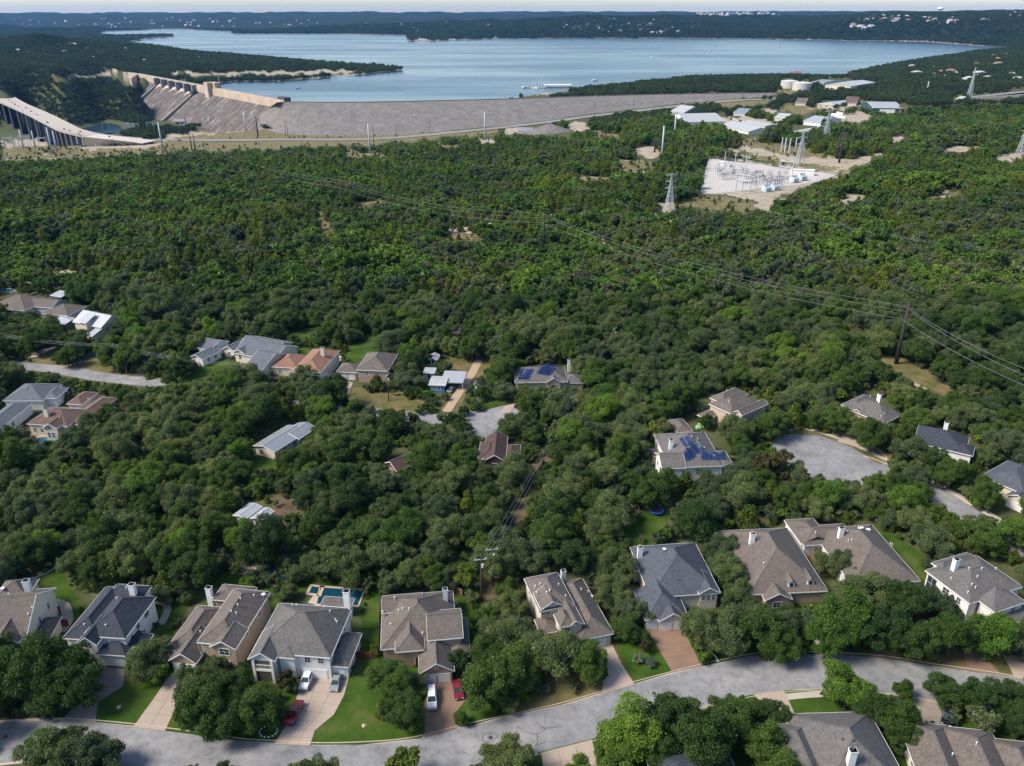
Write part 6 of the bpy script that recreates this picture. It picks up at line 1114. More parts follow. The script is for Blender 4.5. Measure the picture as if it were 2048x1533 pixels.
for k, (x, y, t, kd, lb) in enumerate(((740,307,248,'steel','pale steel pole left of the highway bend'),(970,281,225,'steel','pale steel pole above the gravel heap'),(1323,322,252,'steel','thick pale steel pole left of the substation'),(1348,282,227,'steel','slim pale steel pole before the long shed'),(326,303,245,'steel','pale steel pole by the ramp'),(105,308,255,'steel','left steel pole of the pair below the bridge'),(115,305,262,'steel','right steel pole of the pair below the bridge'),(47,297,260,'steel','steel pole in the far left switchyard'),(71,296,262,'steel','second steel pole in the far left switchyard'),(420,258,232,'steel','steel pole at the dam foot'),(492,262,225,'steel','steel pole before the embankment corner'),(283,274,228,'rust','dark pole before the dam, leftmost'),(375,270,235,'rust','dark pole before the dam, middle'),(516,272,233,'rust','dark pole before the rockfill'),(572,272,240,'wood','thin left pole of a pair before the rockfill'),(576,272,240,'wood','thin right pole of a pair before the rockfill'),(748,290,248,'wood','wooden pole beside the highway'),(977,296,266,'wood','wooden pole under the pale steel pole'),(1309,305,273,'rust','short dark pole left of the substation'),(1678,326,266,'rust','front dark pole of the cluster right of the substation'),(1685,314,264,'rust','rear dark pole of the cluster right of the substation'),(1673,318,268,'rust','left dark pole of the cluster right of the substation'),(1898,294,250,'rust','dark pole on the right woodland track'),(1854,183,163,'steel','pale pole in the right woods'),(793,275,246,'wood','slender pole by the red car on the highway'),(1190,222,203,'wood','pole on the right half of the embankment foot'),(1268,214,197,'wood','last pole along the embankment foot'),(860,262,244,'wood','pole along the embankment foot'),(110,160,128,'rust','dark pole on the wooded hill left of the dam'))): pole('x%d' % k, lb, x, y, t, kd, wscale={'wood': 2.2, 'rust': 1.25, 'steel': 1.3}[kd])
def lattice(label, px, py, top, arms=3, w=None, name='lattice_tower'):
    g = GT(px, py); h = hgt(g, top); o = empty(name, g, .25); tag(o, label, 'pylon'); b0 = w or h*.11; t0 = b0*.18; W = lambda z: b0+(t0-b0)*min(z/(h*.8), 1)
    for sx, sy in ((1,1),(1,-1),(-1,-1),(-1,1)): MB().tube([(sx*W(0),sy*W(0),-.5),(sx*W(h*.8),sy*W(h*.8),h*.8),(sx*t0*.7,sy*t0*.7,h)], h*.0065, 4).build('leg', STEEL, o)
    br_ = MB(); zs = [h*.8*(1-(1-k/7)**1.25) for k in range(8)]+[h]
    for z0, z1 in zip(zs[:-1], zs[1:]):
        c0 = [(s*W(z0), q*W(z0), z0) for s, q in ((1,1),(1,-1),(-1,-1),(-1,1))]; c1 = [(s*W(z1), q*W(z1), z1) for s, q in ((1,1),(1,-1),(-1,-1),(-1,1))]
        for k in range(4): br_.bar(c0[k], c1[(k+1) % 4], h*.007); br_.bar(c0[(k+1) % 4], c1[k], h*.007); br_.bar(c1[k], c1[(k+1) % 4], h*.007)
    br_.build('bracing', STEEL, o)
    for k in range(arms):
        z = h*(.62+.18*k); a = MB(); r = h*.17
        for s in (-1, 1): a.bar((s*W(z), W(z), z), (s*r, 0, z), h*.009); a.bar((s*W(z), -W(z), z), (s*r, 0, z), h*.009); a.bar((s*W(z), 0, z+h*.05), (s*r, 0, z), h*.009)
        a.build('cross_arm', STEEL, o)
lattice('lattice pylon with three cross arms left of the substation', 1338, 420, 349); lattice('lattice pylon behind the substation', 1598, 331, 262); lattice('lattice pylon before the white workshop', 1650, 285, 222); lattice('lattice pylon at the right edge', 2040, 310, 250); lattice('slender radio mast in the right woods', 1938, 197, 136, 0, 3.0, 'radio_mast'); lattice('thin radio mast behind the dam crest', 439, 172, 146, 0, 2.0, 'radio_mast')
for a, c, sg, t in ((1338,1598,3,'cable from the left pylon to the pylon behind the substation'),(1598,1650,2,'cable between the two pylons above the substation')):
    ga, gb = GT(a, {1338:420,1598:331}[a]), GT(c, {1598:331,1650:285}[c]); span(t, [ga+Vector((q,0,20)) for q in (-4,0,4)], [gb+Vector((q,0,26)) for q in (-4,0,4)], sg, .06)
gl = GT(1338,420); span('pair of cables crossing the right woodland below the substation', [gl+Vector((q,0,17)) for q in (-4,0,4)], [G(2200, 520+q*5, 14) for q in (-1,0,1)], 7, .04)
# far-left switchyard at the dam foot
for k in range(16):
    x = random.uniform(8, 95) if k < 9 else random.uniform(210, 330); y = 291 if k < 9 else 262; g = GT(x, y+random.uniform(-4,4)); o = empty('switchyard_frame', g, random.uniform(0,1)); tag(o, 'grey steel frame in the far switchyard below the '+('bridge' if k < 9 else 'dam'), 'gantry', 'far switchyard frames '+('below the bridge' if k < 9 else 'below the dam'))
    for q in (-5, 5): MB().box(q-.3,q+.3,-.3,.3,-1,13).build('post', STEEL, o)
    MB().box(-5.5,5.5,-.35,.35,11,12).build('beam', STEEL, o)

# ------------------------------------------------------------------ trees
LEAF = {'oak': leaf_mat('oak_leaf', (0.098, 0.128, 0.054)), 'woak': leaf_mat('woodland_oak_leaf', (0.098, 0.122, 0.060)), 'elm': leaf_mat('elm_leaf', (0.058, 0.100, 0.021)), 'bright': leaf_mat('bright_leaf', (0.086, 0.150, 0.022)), 'lime': leaf_mat('lime_leaf', (0.105, 0.140, 0.022)), 'juniper': leaf_mat('juniper_leaf', (0.092, 0.122, 0.015)),
        'bronze': leaf_mat('bronze_leaf', (0.070, 0.058, 0.020)), 'silver': leaf_mat('silver_leaf', (0.15, 0.175, 0.130)), 'flower': leaf_mat('flower_leaf', (0.13, 0.15, 0.08)), 'palm': leaf_mat('palm_leaf', (0.15, 0.17, 0.10)), 'grey': leaf_mat('grey_twig', (0.125, 0.115, 0.095)), 'far': leaf_mat('far_leaf', (0.040, 0.062, 0.022))}
BARK = mat('bark', (0.09, 0.075, 0.06), 0.95, 0.25, 3)
def crown_mesh(name, seed, R, zc, hz, nl, n, leaf, m, shape='round'):
    r = np.random.default_rng(seed); C = []; Q = []
    if shape == 'cone':
        for i in range(nl):
            t = r.random()**1.3; z = zc-hz+2*hz*t; rad = R*(1-t)**.75*.75; a = r.random()*6.283; C.append((rad*math.cos(a)*r.random()**.5, rad*math.sin(a)*r.random()**.5, z)); Q.append(R*(.46-.26*t)*r.uniform(.7,1.25))
    else:                                 # boughs carry clumps; boughs differ in reach, so the outline is uneven
        nb = 10 if shape == 'round' else 6; sub = max(2, nl//nb); st = r.uniform(.82, 1.18); ra = r.random()*3.14
        for b_ in range(nb+1):
            a = b_*6.283/nb+r.uniform(-.4,.4); u = r.uniform(-.8,.7) if b_ < nb else .85; sx = math.sqrt(1-u*u); k = r.uniform(.36,.68); B = np.array([R*k*sx*math.cos(a), R*k*sx*math.sin(a), zc+hz*k*u*1.05]); br = R*r.uniform(.34,.56)
            for _ in range(sub):
                d_ = r.normal(size=3); d_ /= np.linalg.norm(d_); d_[2] = d_[2]*.8+.15; C.append(tuple(B+d_*br*r.uniform(.45,1.0))); Q.append(br*r.uniform(.26,.58))
        C = [(((x*math.cos(ra)-y*math.sin(ra))*st), (x*math.sin(ra)+y*math.cos(ra))/st, z) for x, y, z in C]
    nl = len(C)
    C = np.array(C); Q = np.array(Q); w = Q**2; w /= w.sum(); N = int(n*2.2)
    li = r.choice(nl, N, p=w); d = r.normal(size=(N,3)); d[:,2] = d[:,2]*.9+.25; d /= np.linalg.norm(d, axis=1)[:,None]
    p = C[li]+d*(Q[li]*(.50+.58*r.random(N)**.75+.45*(r.random(N) < .08)))[:,None]*np.array([1,1,.82])
    D = np.linalg.norm(p[:,None,:]-C[None], axis=2)/Q[None]; D[np.arange(N), li] = 9; keep = (D.min(1) > .74) | (r.random(N) < .10); p, d, li = p[keep][:n], d[keep][:n], li[keep][:n]; N = len(p)
    nrm = d*.5+r.normal(size=(N,3))*.75+np.array([0,0,.25]); nrm /= np.linalg.norm(nrm, axis=1)[:,None]
    t = np.cross(nrm, r.normal(size=(N,3))); t /= np.linalg.norm(t, axis=1)[:,None]; b = np.cross(nrm, t); s = leaf*r.uniform(.55,1.25,N)[:,None]
    V = np.stack([p-t*s*.62, p+b*s*.42-t*s*.05, p+t*s*.68, p-b*s*.42+t*s*.1], 1).reshape(-1,3)
    me = bpy.data.meshes.new(name); me.vertices.add(len(V)); me.vertices.foreach_set('co', V.ravel()); me.loops.add(4*N); me.loops.foreach_set('vertex_index', np.arange(4*N, dtype=np.int32)); me.polygons.add(N); me.polygons.foreach_set('loop_start', np.arange(0, 4*N, 4, dtype=np.int32)); me.update(calc_edges=True)
    lt = r.random(nl); tint = np.clip(.5*lt[li]+.5*r.random(N)+(d[:,2]*0), 0, 1); at = me.attributes.new('tint', 'FLOAT', 'POINT'); at.data.foreach_set('value', np.repeat(tint, 4).astype(np.float32)); me.materials.append(m); return me
def trunk_mesh(name, seed, R, zc, hz, n=6):
    r = random.Random(seed); mb = MB(); z0 = zc-hz*.75; mb.tube([(0,0,-.3),(r.uniform(-.15,.15),r.uniform(-.15,.15),z0*.6),(r.uniform(-.2,.2),r.uniform(-.2,.2),z0)], [R*.075,R*.058,R*.05], 7)
    for k in range(n):
        a = k*6.283/n+r.uniform(-.4,.4); q = R*r.uniform(.4,.72); mb.tube([(0,0,z0-.1),(q*.45*math.cos(a),q*.45*math.sin(a),z0+hz*.45),(q*math.cos(a),q*math.sin(a),zc+hz*r.uniform(.05,.5))], [R*.042,R*.028,R*.010], 5)
    return mb.mesh(name, BARK)
# kind: (leaf key, unit radius, crown centre, half height, lobes, leaves, leaf size, shape)
SPEC = {'oak': ('oak', 5.4, 4.7, 3.4, 76, 25000, .25, 'round'), 'elm': ('elm', 5.4, 5.6, 4.6, 76, 25000, .25, 'round'), 'bright': ('bright', 5.2, 5.7, 4.8, 70, 22000, .26, 'round'), 'lime': ('lime', 3.0, 4.0, 2.8, 34, 3600, .38, 'loose'), 'juniper': ('juniper', 3.0, 3.6, 3.2, 34, 2600, .42, 'cone'),
  'bronze': ('bronze', 2.6, 2.7, 2.0, 26, 2600, .34, 'loose'), 'shrub': ('elm', 1.2, .85, .8, 20, 1300, .17, 'round'), 'silver': ('silver', 1.6, 1.2, 1.1, 18, 1400, .24, 'round'), 'flower': ('flower', 3.4, 3.8, 2.6, 36, 3800, .34, 'loose'),
  'w_oak': ('woak', 3.6, 3.3, 2.1, 26, 2200, .45, 'round'), 'w_elm': ('bright', 3.4, 3.8, 2.6, 24, 1400, .58, 'round'), 'w_juniper': ('juniper', 2.9, 3.3, 2.9, 26, 2200, .40, 'cone'), 'w_lime': ('lime', 3.0, 3.4, 2.3, 20, 1100, .55, 'loose'), 'w_elm_dark': ('elm', 3.5, 3.6, 2.5, 26, 2200, .45, 'round'), 'w_grey': ('grey', 2.6, 2.8, 2.0, 18, 900, .34, 'loose')}
NV = {'oak': 5, 'elm': 4, 'bright': 2, 'juniper': 3, 'w_oak': 3, 'w_juniper': 4, 'w_elm': 2, 'w_elm_dark': 2}
PROTO = {}
for kd, (lk, R, zc, hz, nl, n, lf, shp) in SPEC.items():
    PROTO[kd] = [(crown_mesh('crown', 100*i+hash_, R, zc, hz, nl, n, lf, LEAF[lk], shp), trunk_mesh('trunk', i*7+hash_, R, zc, hz)) for i in range(NV.get(kd, 1)) for hash_ in (sum(map(ord, kd)),)]
FARP = [(crown_mesh('crown', 900+i, 5.2, 3.8, 3.0, 16, 300, 1.25, LEAF['far'], 'round'), trunk_mesh('trunk', 900+i, 5, 3.8, 3.0)) for i in range(3)]
TREES = []     # x, y, scale, kind
def size_of(kd): return SPEC[kd][1], SPEC[kd][2]
def add_px(cx, cy, r, kd):                # crown centre and radius in pixels -> place and scale
    R, zc = size_of(kd); s = 1.0; r *= .93
    for _ in range(12):
        g = G(cx, cy, zc*s); z_ = g.y*CP-(g.z-CAMZ)*SP; s = .5*s+.5*(r*z_/FPX/R)
    TREES.append((g.x, g.y, s, kd))
for t in ((55,1345,78,'elm'),(140,1362,66,'elm'),(95,1395,55,'elm'),(300,1318,48,'oak'),(85,1512,72,'oak'),(185,1508,58,'oak'),(140,1475,35,'oak'),(392,1368,52,'oak'),(398,1420,62,'elm'),(500,1415,60,'elm'),(455,1440,50,'elm'),(470,1268,24,'oak'),(440,1318,30,'oak'),(500,1235,20,'oak'),(420,1335,30,'oak'),
 (775,1352,50,'elm'),(806,1418,46,'elm'),(985,1352,68,'elm'),(1045,1335,58,'elm'),(915,1322,26,'elm'),(1012,1262,52,'oak'),(1062,1285,42,'oak'),(975,1300,42,'elm'),(1183,1322,48,'elm'),(1104,1290,20,'elm'),(1225,1185,44,'oak'),(1262,1218,42,'oak'),(1232,1138,42,'oak'),(1255,1255,34,'elm'),
 (1395,1255,52,'oak'),(1450,1272,56,'oak'),(1530,1262,58,'elm'),(1562,1292,44,'elm'),(1490,1225,40,'oak'),(1455,1142,46,'oak'),(1442,1098,40,'oak'),(1470,1188,36,'oak'),(1682,1248,64,'bright'),(1655,1282,48,'bright'),(1735,1185,54,'oak'),(1765,1262,58,'elm'),(1812,1205,50,'elm'),(1850,1272,54,'elm'),(1905,1275,50,'elm'),(1985,1262,56,'bright'),(1655,1125,32,'oak'),(1695,1135,34,'oak'),(1720,1225,40,'elm'),
 (1010,1520,58,'oak'),(810,1532,42,'lime'),(1262,1462,70,'bright'),(1350,1428,60,'elm'),(1405,1480,72,'elm'),(1455,1440,54,'elm'),(1228,1505,48,'bright'),(1520,1475,56,'elm'),(1545,1430,36,'elm'),(1548,1520,40,'bright'),(1320,1500,45,'elm'),(1698,1378,54,'bright'),(1745,1408,52,'elm'),(1792,1432,52,'elm'),(1812,1482,40,'elm'),(1803,1378,26,'elm'),(1902,1382,44,'elm'),(1962,1392,46,'elm'),(2035,1392,46,'elm'),(1968,1442,38,'flower'),(2040,1452,40,'elm'),(1850,1528,30,'bright'),(1695,1455,22,'elm'),
 (427,656,22,'bright'),(632,838,24,'bright'),(935,1152,28,'lime'),(1548,838,42,'elm'),(1485,892,26,'bright'),(1546,930,46,'bronze'),(1745,872,38,'elm'),(1672,838,34,'elm'),(1905,945,40,'elm'),(1975,985,38,'elm'),(1868,922,30,'elm'),(2035,1060,38,'bright'),(40,872,24,'silver'),(1600,955,34,'oak'),(1660,985,40,'bright'),(1720,1000,40,'oak'),(1800,975,34,'elm'),(985,1130,46,'oak'),(1060,1110,48,'oak'),(330,615,48,'oak'),(300,600,40,'oak'),(215,580,34,'oak'),(1060,670,44,'oak'),(1110,680,40,'oak'),(1000,685,38,'oak'),(890,735,16,'oak'),
 (575,1362,26,'bronze'),(1290,1292,18,'bronze'),(1276,1318,15,'silver'),(1302,1326,14,'silver'),(925,1436,18,'elm'),(750,1300,13,'lime'),(1410,1322,12,'shrub'),(1080,722,10,'lime'),(1060,718,9,'lime'),(1152,716,18,'lime'),(515,1152,24,'oak'),(542,1158,20,'oak'),(575,1128,24,'oak'),(592,1150,24,'oak'),(560,1180,15,'elm'),(440,1122,26,'oak'),(96,892,13,'elm'),(122,888,14,'elm'),(776,930,13,'oak'),(762,905,16,'oak'),(985,922,17,'oak'),(1034,922,17,'oak'),(950,905,13,'oak'),(703,1336,8,'shrub'),(548,1356,8,'shrub'),(560,1358,7,'shrub'),(603,1340,7,'shrub'),(843,1340,6,'shrub'),(833,1328,7,'shrub'),(1092,1282,8,'shrub'),(1160,1296,7,'shrub'),(1150,1294,6,'shrub'),(1388,1228,8,'shrub'),(730,1208,5,'shrub'),(734,1196,5,'shrub'),(736,1186,5,'shrub'),(725,1222,5,'shrub'),(948,1212,9,'shrub'),(940,1200,7,'shrub'),(958,1226,8,'shrub'),(968,1240,7,'shrub'),(1872,1184,8,'shrub'),(1892,1202,8,'shrub'),(1650,1458,6,'shrub'),(1602,1232,9,'shrub'),(1612,1222,8,'shrub'),(1594,1222,8,'shrub'),(300,1290,9,'shrub'),(312,1250,9,'shrub'),(328,1285,8,'shrub'),(160,1300,8,'shrub'),(810,790,5,'shrub'),(860,800,6,'shrub'),(835,795,5,'shrub'),(60,722,5,'shrub'),(80,712,5,'shrub'),(105,718,4,'shrub'),(880,895,30,'oak'),(930,880,24,'oak'),(1000,868,18,'bright')): add_px(*t)
NM_TREES = len(TREES)
FOOT = []
for o in list(bpy.data.objects):
    if o.type == 'MESH' and o.name.split('.')[0] == 'wall' and o.parent and o.location.length < 1e-6:
        pw_ = o.parent; ca, sa = math.cos(pw_.rotation_euler.z), math.sin(pw_.rotation_euler.z); co = np.array([v.co[:2] for v in o.data.vertices])
        FOOT.append((pw_.location.x, pw_.location.y, ca, sa, co[:,0].min(), co[:,0].max(), co[:,1].min(), co[:,1].max()))
def in_house(x, y, mrg=0.6):
    r = np.zeros(len(x), bool)
    for (ox, oy, ca, sa, x0, x1, y0, y1) in FOOT:
        lx = (x-ox)*ca+(y-oy)*sa; ly = -(x-ox)*sa+(y-oy)*ca; r |= (lx > x0-mrg) & (lx < x1+mrg) & (ly > y0-mrg) & (ly < y1+mrg)
    return r
def scatter(F0, F1, sp, rng, umax=.92):
    xs = np.arange(-F1*umax, F1*umax, sp); ys = np.arange(F0, F1, sp*.866); X, Y = np.meshgrid(xs, ys); X[1::2] += sp/2
    X = X.ravel()+rng.uniform(-.42,.42,X.size)*sp; Y = Y.ravel()+rng.uniform(-.42,.42,Y.size)*sp; k = np.abs(X) < Y*umax; return X[k], Y[k]
def clear(x, y, z, R, zc, hz, hard=False):            # crown outline stays off what the photograph shows uncovered
    bad = np.zeros(len(x), bool)
    for dx, dz in ((0,-.9),(0,0),(.85,0),(-.85,0),(.55,.6),(-.55,.6),(0,.95),(.5,-.6),(-.5,-.6)):
        px, py, _ = proj(x+dx*R, y, z+zc+dz*hz); bad |= blocked(px, py, hard)
    px, py, _ = proj(x, y, z+.3); bad |= blocked(px, py, hard); return ~bad
rng = np.random.default_rng(11)
# gardens and the oak belt between the streets
X, Y = scatter(84, 345, 5.6, rng); kk = ~in_house(X, Y); X, Y = X[kk], Y[kk]; order = rng.permutation(len(X)); cells = {}
for (x, y, s, kd) in TREES: cells.setdefault((int(x//8), int(y//8)), []).append((x, y, s*size_of(kd)[0]))
for i in order:
    x, y = X[i], Y[i]; nz = float(vnoise([x],[y],38,5)[0]); q = rng.random()
    kd = 'oak' if q < .34+.42*nz else ('elm' if q < .86 else ('bright' if q < .93 else ('juniper' if q < .985 else 'lime')))
    R, zc = size_of(kd); hz = SPEC[kd][3]
    for s in (rng.uniform(.62,1.15), rng.uniform(.42,.6), rng.uniform(.25,.34)):
        near = [t for a in (-1,0,1) for b_ in (-1,0,1) for t in cells.get((int(x//8)+a, int(y//8)+b_), [])]
        if any(math.hypot(x-t[0], y-t[1]) < .55*(t[2]+R*s) for t in near): continue
        if clear(np.array([x]), np.array([y]), 0.0, R*s, zc*s, hz*s)[0]:
            TREES.append((x, y, s, kd)); cells.setdefault((int(x//8), int(y//8)), []).append((x, y, R*s)); break
# woodland
WOOD = []
def wood(F0, F1, sp, s0, s1):
    X, Y = scatter(F0, F1, sp, rng); Z = terrain(X, Y); px, py, _ = proj(X, Y, Z+3); k = (px > -330) & (px < 2380) & (py > 20) & ~in_house(X, Y, 1.0); X, Y, Z = X[k], Y[k], Z[k]
    s = rng.uniform(s0, s1, len(X))*(.62+.6*vnoise(X, Y, 60, 8))*np.where(rng.random(len(X)) < .12, 1.4, 1.0); n1 = vnoise(X, Y, 90, 6); n2 = vnoise(X, Y, 45, 7); q = np.clip(.55*rng.random(len(X))+.9*(vnoise(X, Y, 17, 12)-.5)+.225, 0, .93); gap = ((vnoise(X, Y, 26, 9) > .78) & (rng.random(len(X)) < .6)) | (bare(X, Y, *proj(X, Y, Z)[:2], 1.5) & (rng.random(len(X)) < .95))
    gully = np.exp(-((Y-(400+X*0.10))/70)**2)*(X > -60)
    kd = np.where(q < .46-.25*gully, 0, np.where(q < .46+.24*n1, 1, np.where(q < .72+.10*n2, 2, np.where(q < .985-.02*gully, 4, 3)))); kd = np.where(rng.random(len(X)) < .05, 5, np.where(rng.random(len(X)) < .015, 3, kd)); kd = np.where((q > .72) & (rng.random(len(X)) < .30+.55*gully), 2, kd)
    ok = clear(X, Y, Z, 3*s, 3.4*s, 2.6*s) & ~gap; small = ~ok & clear(X, Y, Z, 1.2, 1.2, 1.0, True) & (rng.random(len(X)) < .25); s = np.where(small, rng.uniform(.15,.62,len(X)), s); ok |= small; WOOD.extend(zip(X[ok], Y[ok], Z[ok], s[ok], kd[ok]))
wood(345, 640, 4.9, .9, 1.5); wood(640, 1150, 5.9, .95, 1.55)
def under(F0, F1, sp, kinds):             # undergrowth between the crowns
    X, Y = scatter(F0, F1, sp, rng); Z = terrain(X, Y); px, py, _ = proj(X, Y, Z+1); k = (px > -60) & (px < 2110) & (py < 1570) & ~in_house(X, Y, 1.0); X, Y, Z = X[k], Y[k], Z[k]; s = rng.uniform(.26, .60, len(X))
    ok = clear(X, Y, Z, 3.2*s, 3.2*s, 2.6*s) & ~bare(X, Y, *proj(X, Y, Z)[:2], 1.1); UNDER.extend((x, y, z, s_, kinds[int(q*len(kinds))]) for x, y, z, s_, q in zip(X[ok], Y[ok], Z[ok], s[ok], rng.random(ok.sum())))
UNDER = []; under(84, 345, 3.3, ['w_oak', 'w_elm_dark', 'w_oak', 'w_elm', 'w_juniper']); under(345, 760, 4.2, ['w_juniper', 'w_oak', 'w_elm', 'w_juniper', 'w_oak'])
WK = ['w_juniper', 'w_oak', 'w_elm', 'w_lime', 'w_elm_dark', 'w_grey']
FARW = []
def farwood(F0, F1, sp, s0, s1):
    X, Y = scatter(F0, F1, sp, rng); Z = terrain(X, Y); px, py, _ = proj(X, Y, Z+3); k = (px > -330) & (px < 2380) & ((Z > LAKE_Z+.3) | ((Y < 2400) & (Z > -66.5) & ~inpoly(X/Y, np.log(Y), LAKE_UV))); X, Y, Z = X[k], Y[k], Z[k]; k = ~in_house(X, Y, 2.0); X, Y, Z = X[k], Y[k], Z[k]
    s = rng.uniform(s0, s1, len(X)); ok = clear(X, Y, Z, 4*s, 3.8*s, 3*s) & ((vnoise(X, Y, 70, 4) < .86) | (rng.random(len(X)) < .4)); FARW.extend(zip(X[ok], Y[ok], Z[ok], s[ok]))
farwood(1150, 2200, 7.4, .65, 1.15); farwood(2200, 3700, 10.5, .8, 1.4); farwood(3700, 6800, 20, 1.2, 2.1)

# individuals: the trees that show largest, each a thing with trunk and crown
ADJ = {'oak': 'grey live oak', 'elm': 'deep green elm', 'bright': 'bright green tree', 'lime': 'yellow green tree', 'juniper': 'dark olive juniper', 'bronze': 'bronze leaved tree', 'silver': 'silvery shrub', 'shrub': 'round green shrub', 'flower': 'white flowering crape myrtle', 'w_oak': 'grey green woodland oak', 'w_juniper': 'olive woodland juniper', 'w_elm': 'fresh green woodland elm', 'w_lime': 'yellowish woodland tree', 'w_elm_dark': 'dark green woodland elm', 'w_grey': 'pale grey leafless shrub'}
GRP = {'oak': 'live oaks in the gardens', 'elm': 'elms in the gardens', 'bright': 'bright broadleaf trees in the gardens', 'lime': 'yellow green trees', 'juniper': 'junipers among the gardens', 'bronze': 'bronze leaved trees', 'silver': 'silvery shrubs', 'shrub': 'small round garden shrubs', 'flower': 'flowering trees', 'w_oak': 'woodland oaks', 'w_juniper': 'woodland junipers', 'w_elm': 'woodland elms', 'w_lime': 'yellowish woodland trees', 'w_elm_dark': 'dark woodland elms', 'w_grey': 'pale bare woodland shrubs'}
byk = {}
for t in TREES: byk.setdefault(t[3], []).append((t[0], t[1], 0.0, t[2]))
for (x, y, z, s, k) in WOOD: byk.setdefault(WK[k], []).append((x, y, z, s))
FIRST = {}; REST = {}; REC = []
for kd, lst in byk.items():
    def seen(t):
        px, py, zc_ = proj(t[0], t[1], t[2]+3*t[3]); return (t[3]*SPEC[kd][1]/zc_) if (-20 < px < 2068 and py < 1560) else -1
    lst.sort(key=seen, reverse=True); cap = {'w_elm': 150, 'w_elm_dark': 150}.get(kd, 300)
    ind = [t for t in lst[:cap] if seen(t) > 0]; rest = lst[len(ind):]
    for j, (x, y, z, s) in enumerate(ind):
        v = int(rng.integers(len(PROTO[kd]))) if j >= len(PROTO[kd]) else j
        nm = {'oak':'live_oak','elm':'elm_tree','bright':'broadleaf_tree','lime':'garden_tree','juniper':'juniper_tree','bronze':'bronze_tree','silver':'shrub','shrub':'shrub','flower':'flowering_tree','w_oak':'woodland_oak','w_juniper':'woodland_juniper','w_elm':'woodland_elm','w_lime':'woodland_tree','w_elm_dark':'woodland_elm','w_grey':'bare_shrub'}[kd]
        o = empty(nm, (x, y, z), rng.uniform(0, 6.28)); o.scale = (s, s, s*rng.uniform(.9, 1.12)); c_ = bpy.data.objects.new('crown', PROTO[kd][v][0]); COL.objects.link(c_); c_.parent = o; t_ = bpy.data.objects.new('trunk', PROTO[kd][v][1]); COL.objects.link(t_); t_.parent = o
        FIRST.setdefault((kd, v), c_); REC.append((o, kd, x, y, s))
    REST[kd] = rest
EXTRA = [('right turning circle', *cg.xy), ('left turning circle', *G(985,842,0).xy), ('dark blue pool', *G(680,1195,0).xy), ('foreground cross arm pole', *G(963,1205,0).xy), ('middle transmission pole', *G(1087,508,0).xy), ('tall right transmission pole', *G(1792,728,0).xy), ('left transmission pole', *GT(686,428).xy), ('lattice pylon left of the substation', *GT(1338,420).xy), ('corridor pole in the woodland', *G(1318,580,0).xy), ('dirt yard', *G(940,740,0).xy), ('lawn behind the slate blue house', *G(1290,1055,0).xy), ('street at bottom left', *G(120,1480,0).xy), ('curving street at bottom right', *G(1700,1345,0).xy), ('grassy clearing at right', *G(1820,745,0).xy), ('woodland clearing at left', *GT(650,450).xy)]
LM = LANDMARKS+EXTRA
bucket = {}
for r_ in REC:
    o, kd, x, y, s = r_; d, l = min(((math.hypot(x-a[1], (y-a[2])), a) for a in LM), key=lambda q: q[0]); dx, dy = x-l[1], y-l[2]
    rel = ('right of' if dx > 0 else 'left of') if abs(dx) > abs(dy) else ('behind' if dy > 0 else 'in front of'); bucket.setdefault((kd, rel, l[0]), []).append((d, o, s))
ORD = ['nearest']+[w_+' nearest' for w_ in 'second third fourth fifth sixth seventh eighth ninth tenth eleventh twelfth thirteenth fourteenth fifteenth sixteenth seventeenth eighteenth nineteenth twentieth'.split()]
for (kd, rel, l), lst in bucket.items():
    lst.sort(key=lambda q: q[0])
    for j, (d, o, s) in enumerate(lst):
        if len(lst) == 1: lab = 'the only %s %s the %s' % (ADJ[kd], rel, l)
        elif j < 20: lab = '%s %s %s the %s' % (ORD[j], ADJ[kd], rel, l)
        else: lab = '%s farther off %s the %s' % (ADJ[kd], rel, l)
        tag(o, lab, 'shrub' if kd in ('silver', 'shrub', 'w_grey') else 'tree', GRP[kd])
for j, (x, y, s) in enumerate(((733,137,.9),(748,135,1.2),(759,136,1.0))):
    g = GT(x, y); o = empty('shore_tree', g); o.scale = (s*1.6,)*3; tag(o, ['left of the three dark trees on the tip of the lake spit','middle of the three dark trees on the tip of the lake spit','right of the three dark trees on the tip of the lake spit'][j], 'tree', 'trees on the lake spit')
    c_ = bpy.data.objects.new('crown', FARP[j][0]); COL.objects.link(c_); c_.parent = o; t_ = bpy.data.objects.new('trunk', FARP[j][1]); COL.objects.link(t_); t_.parent = o; FIRST[('far', j)] = c_
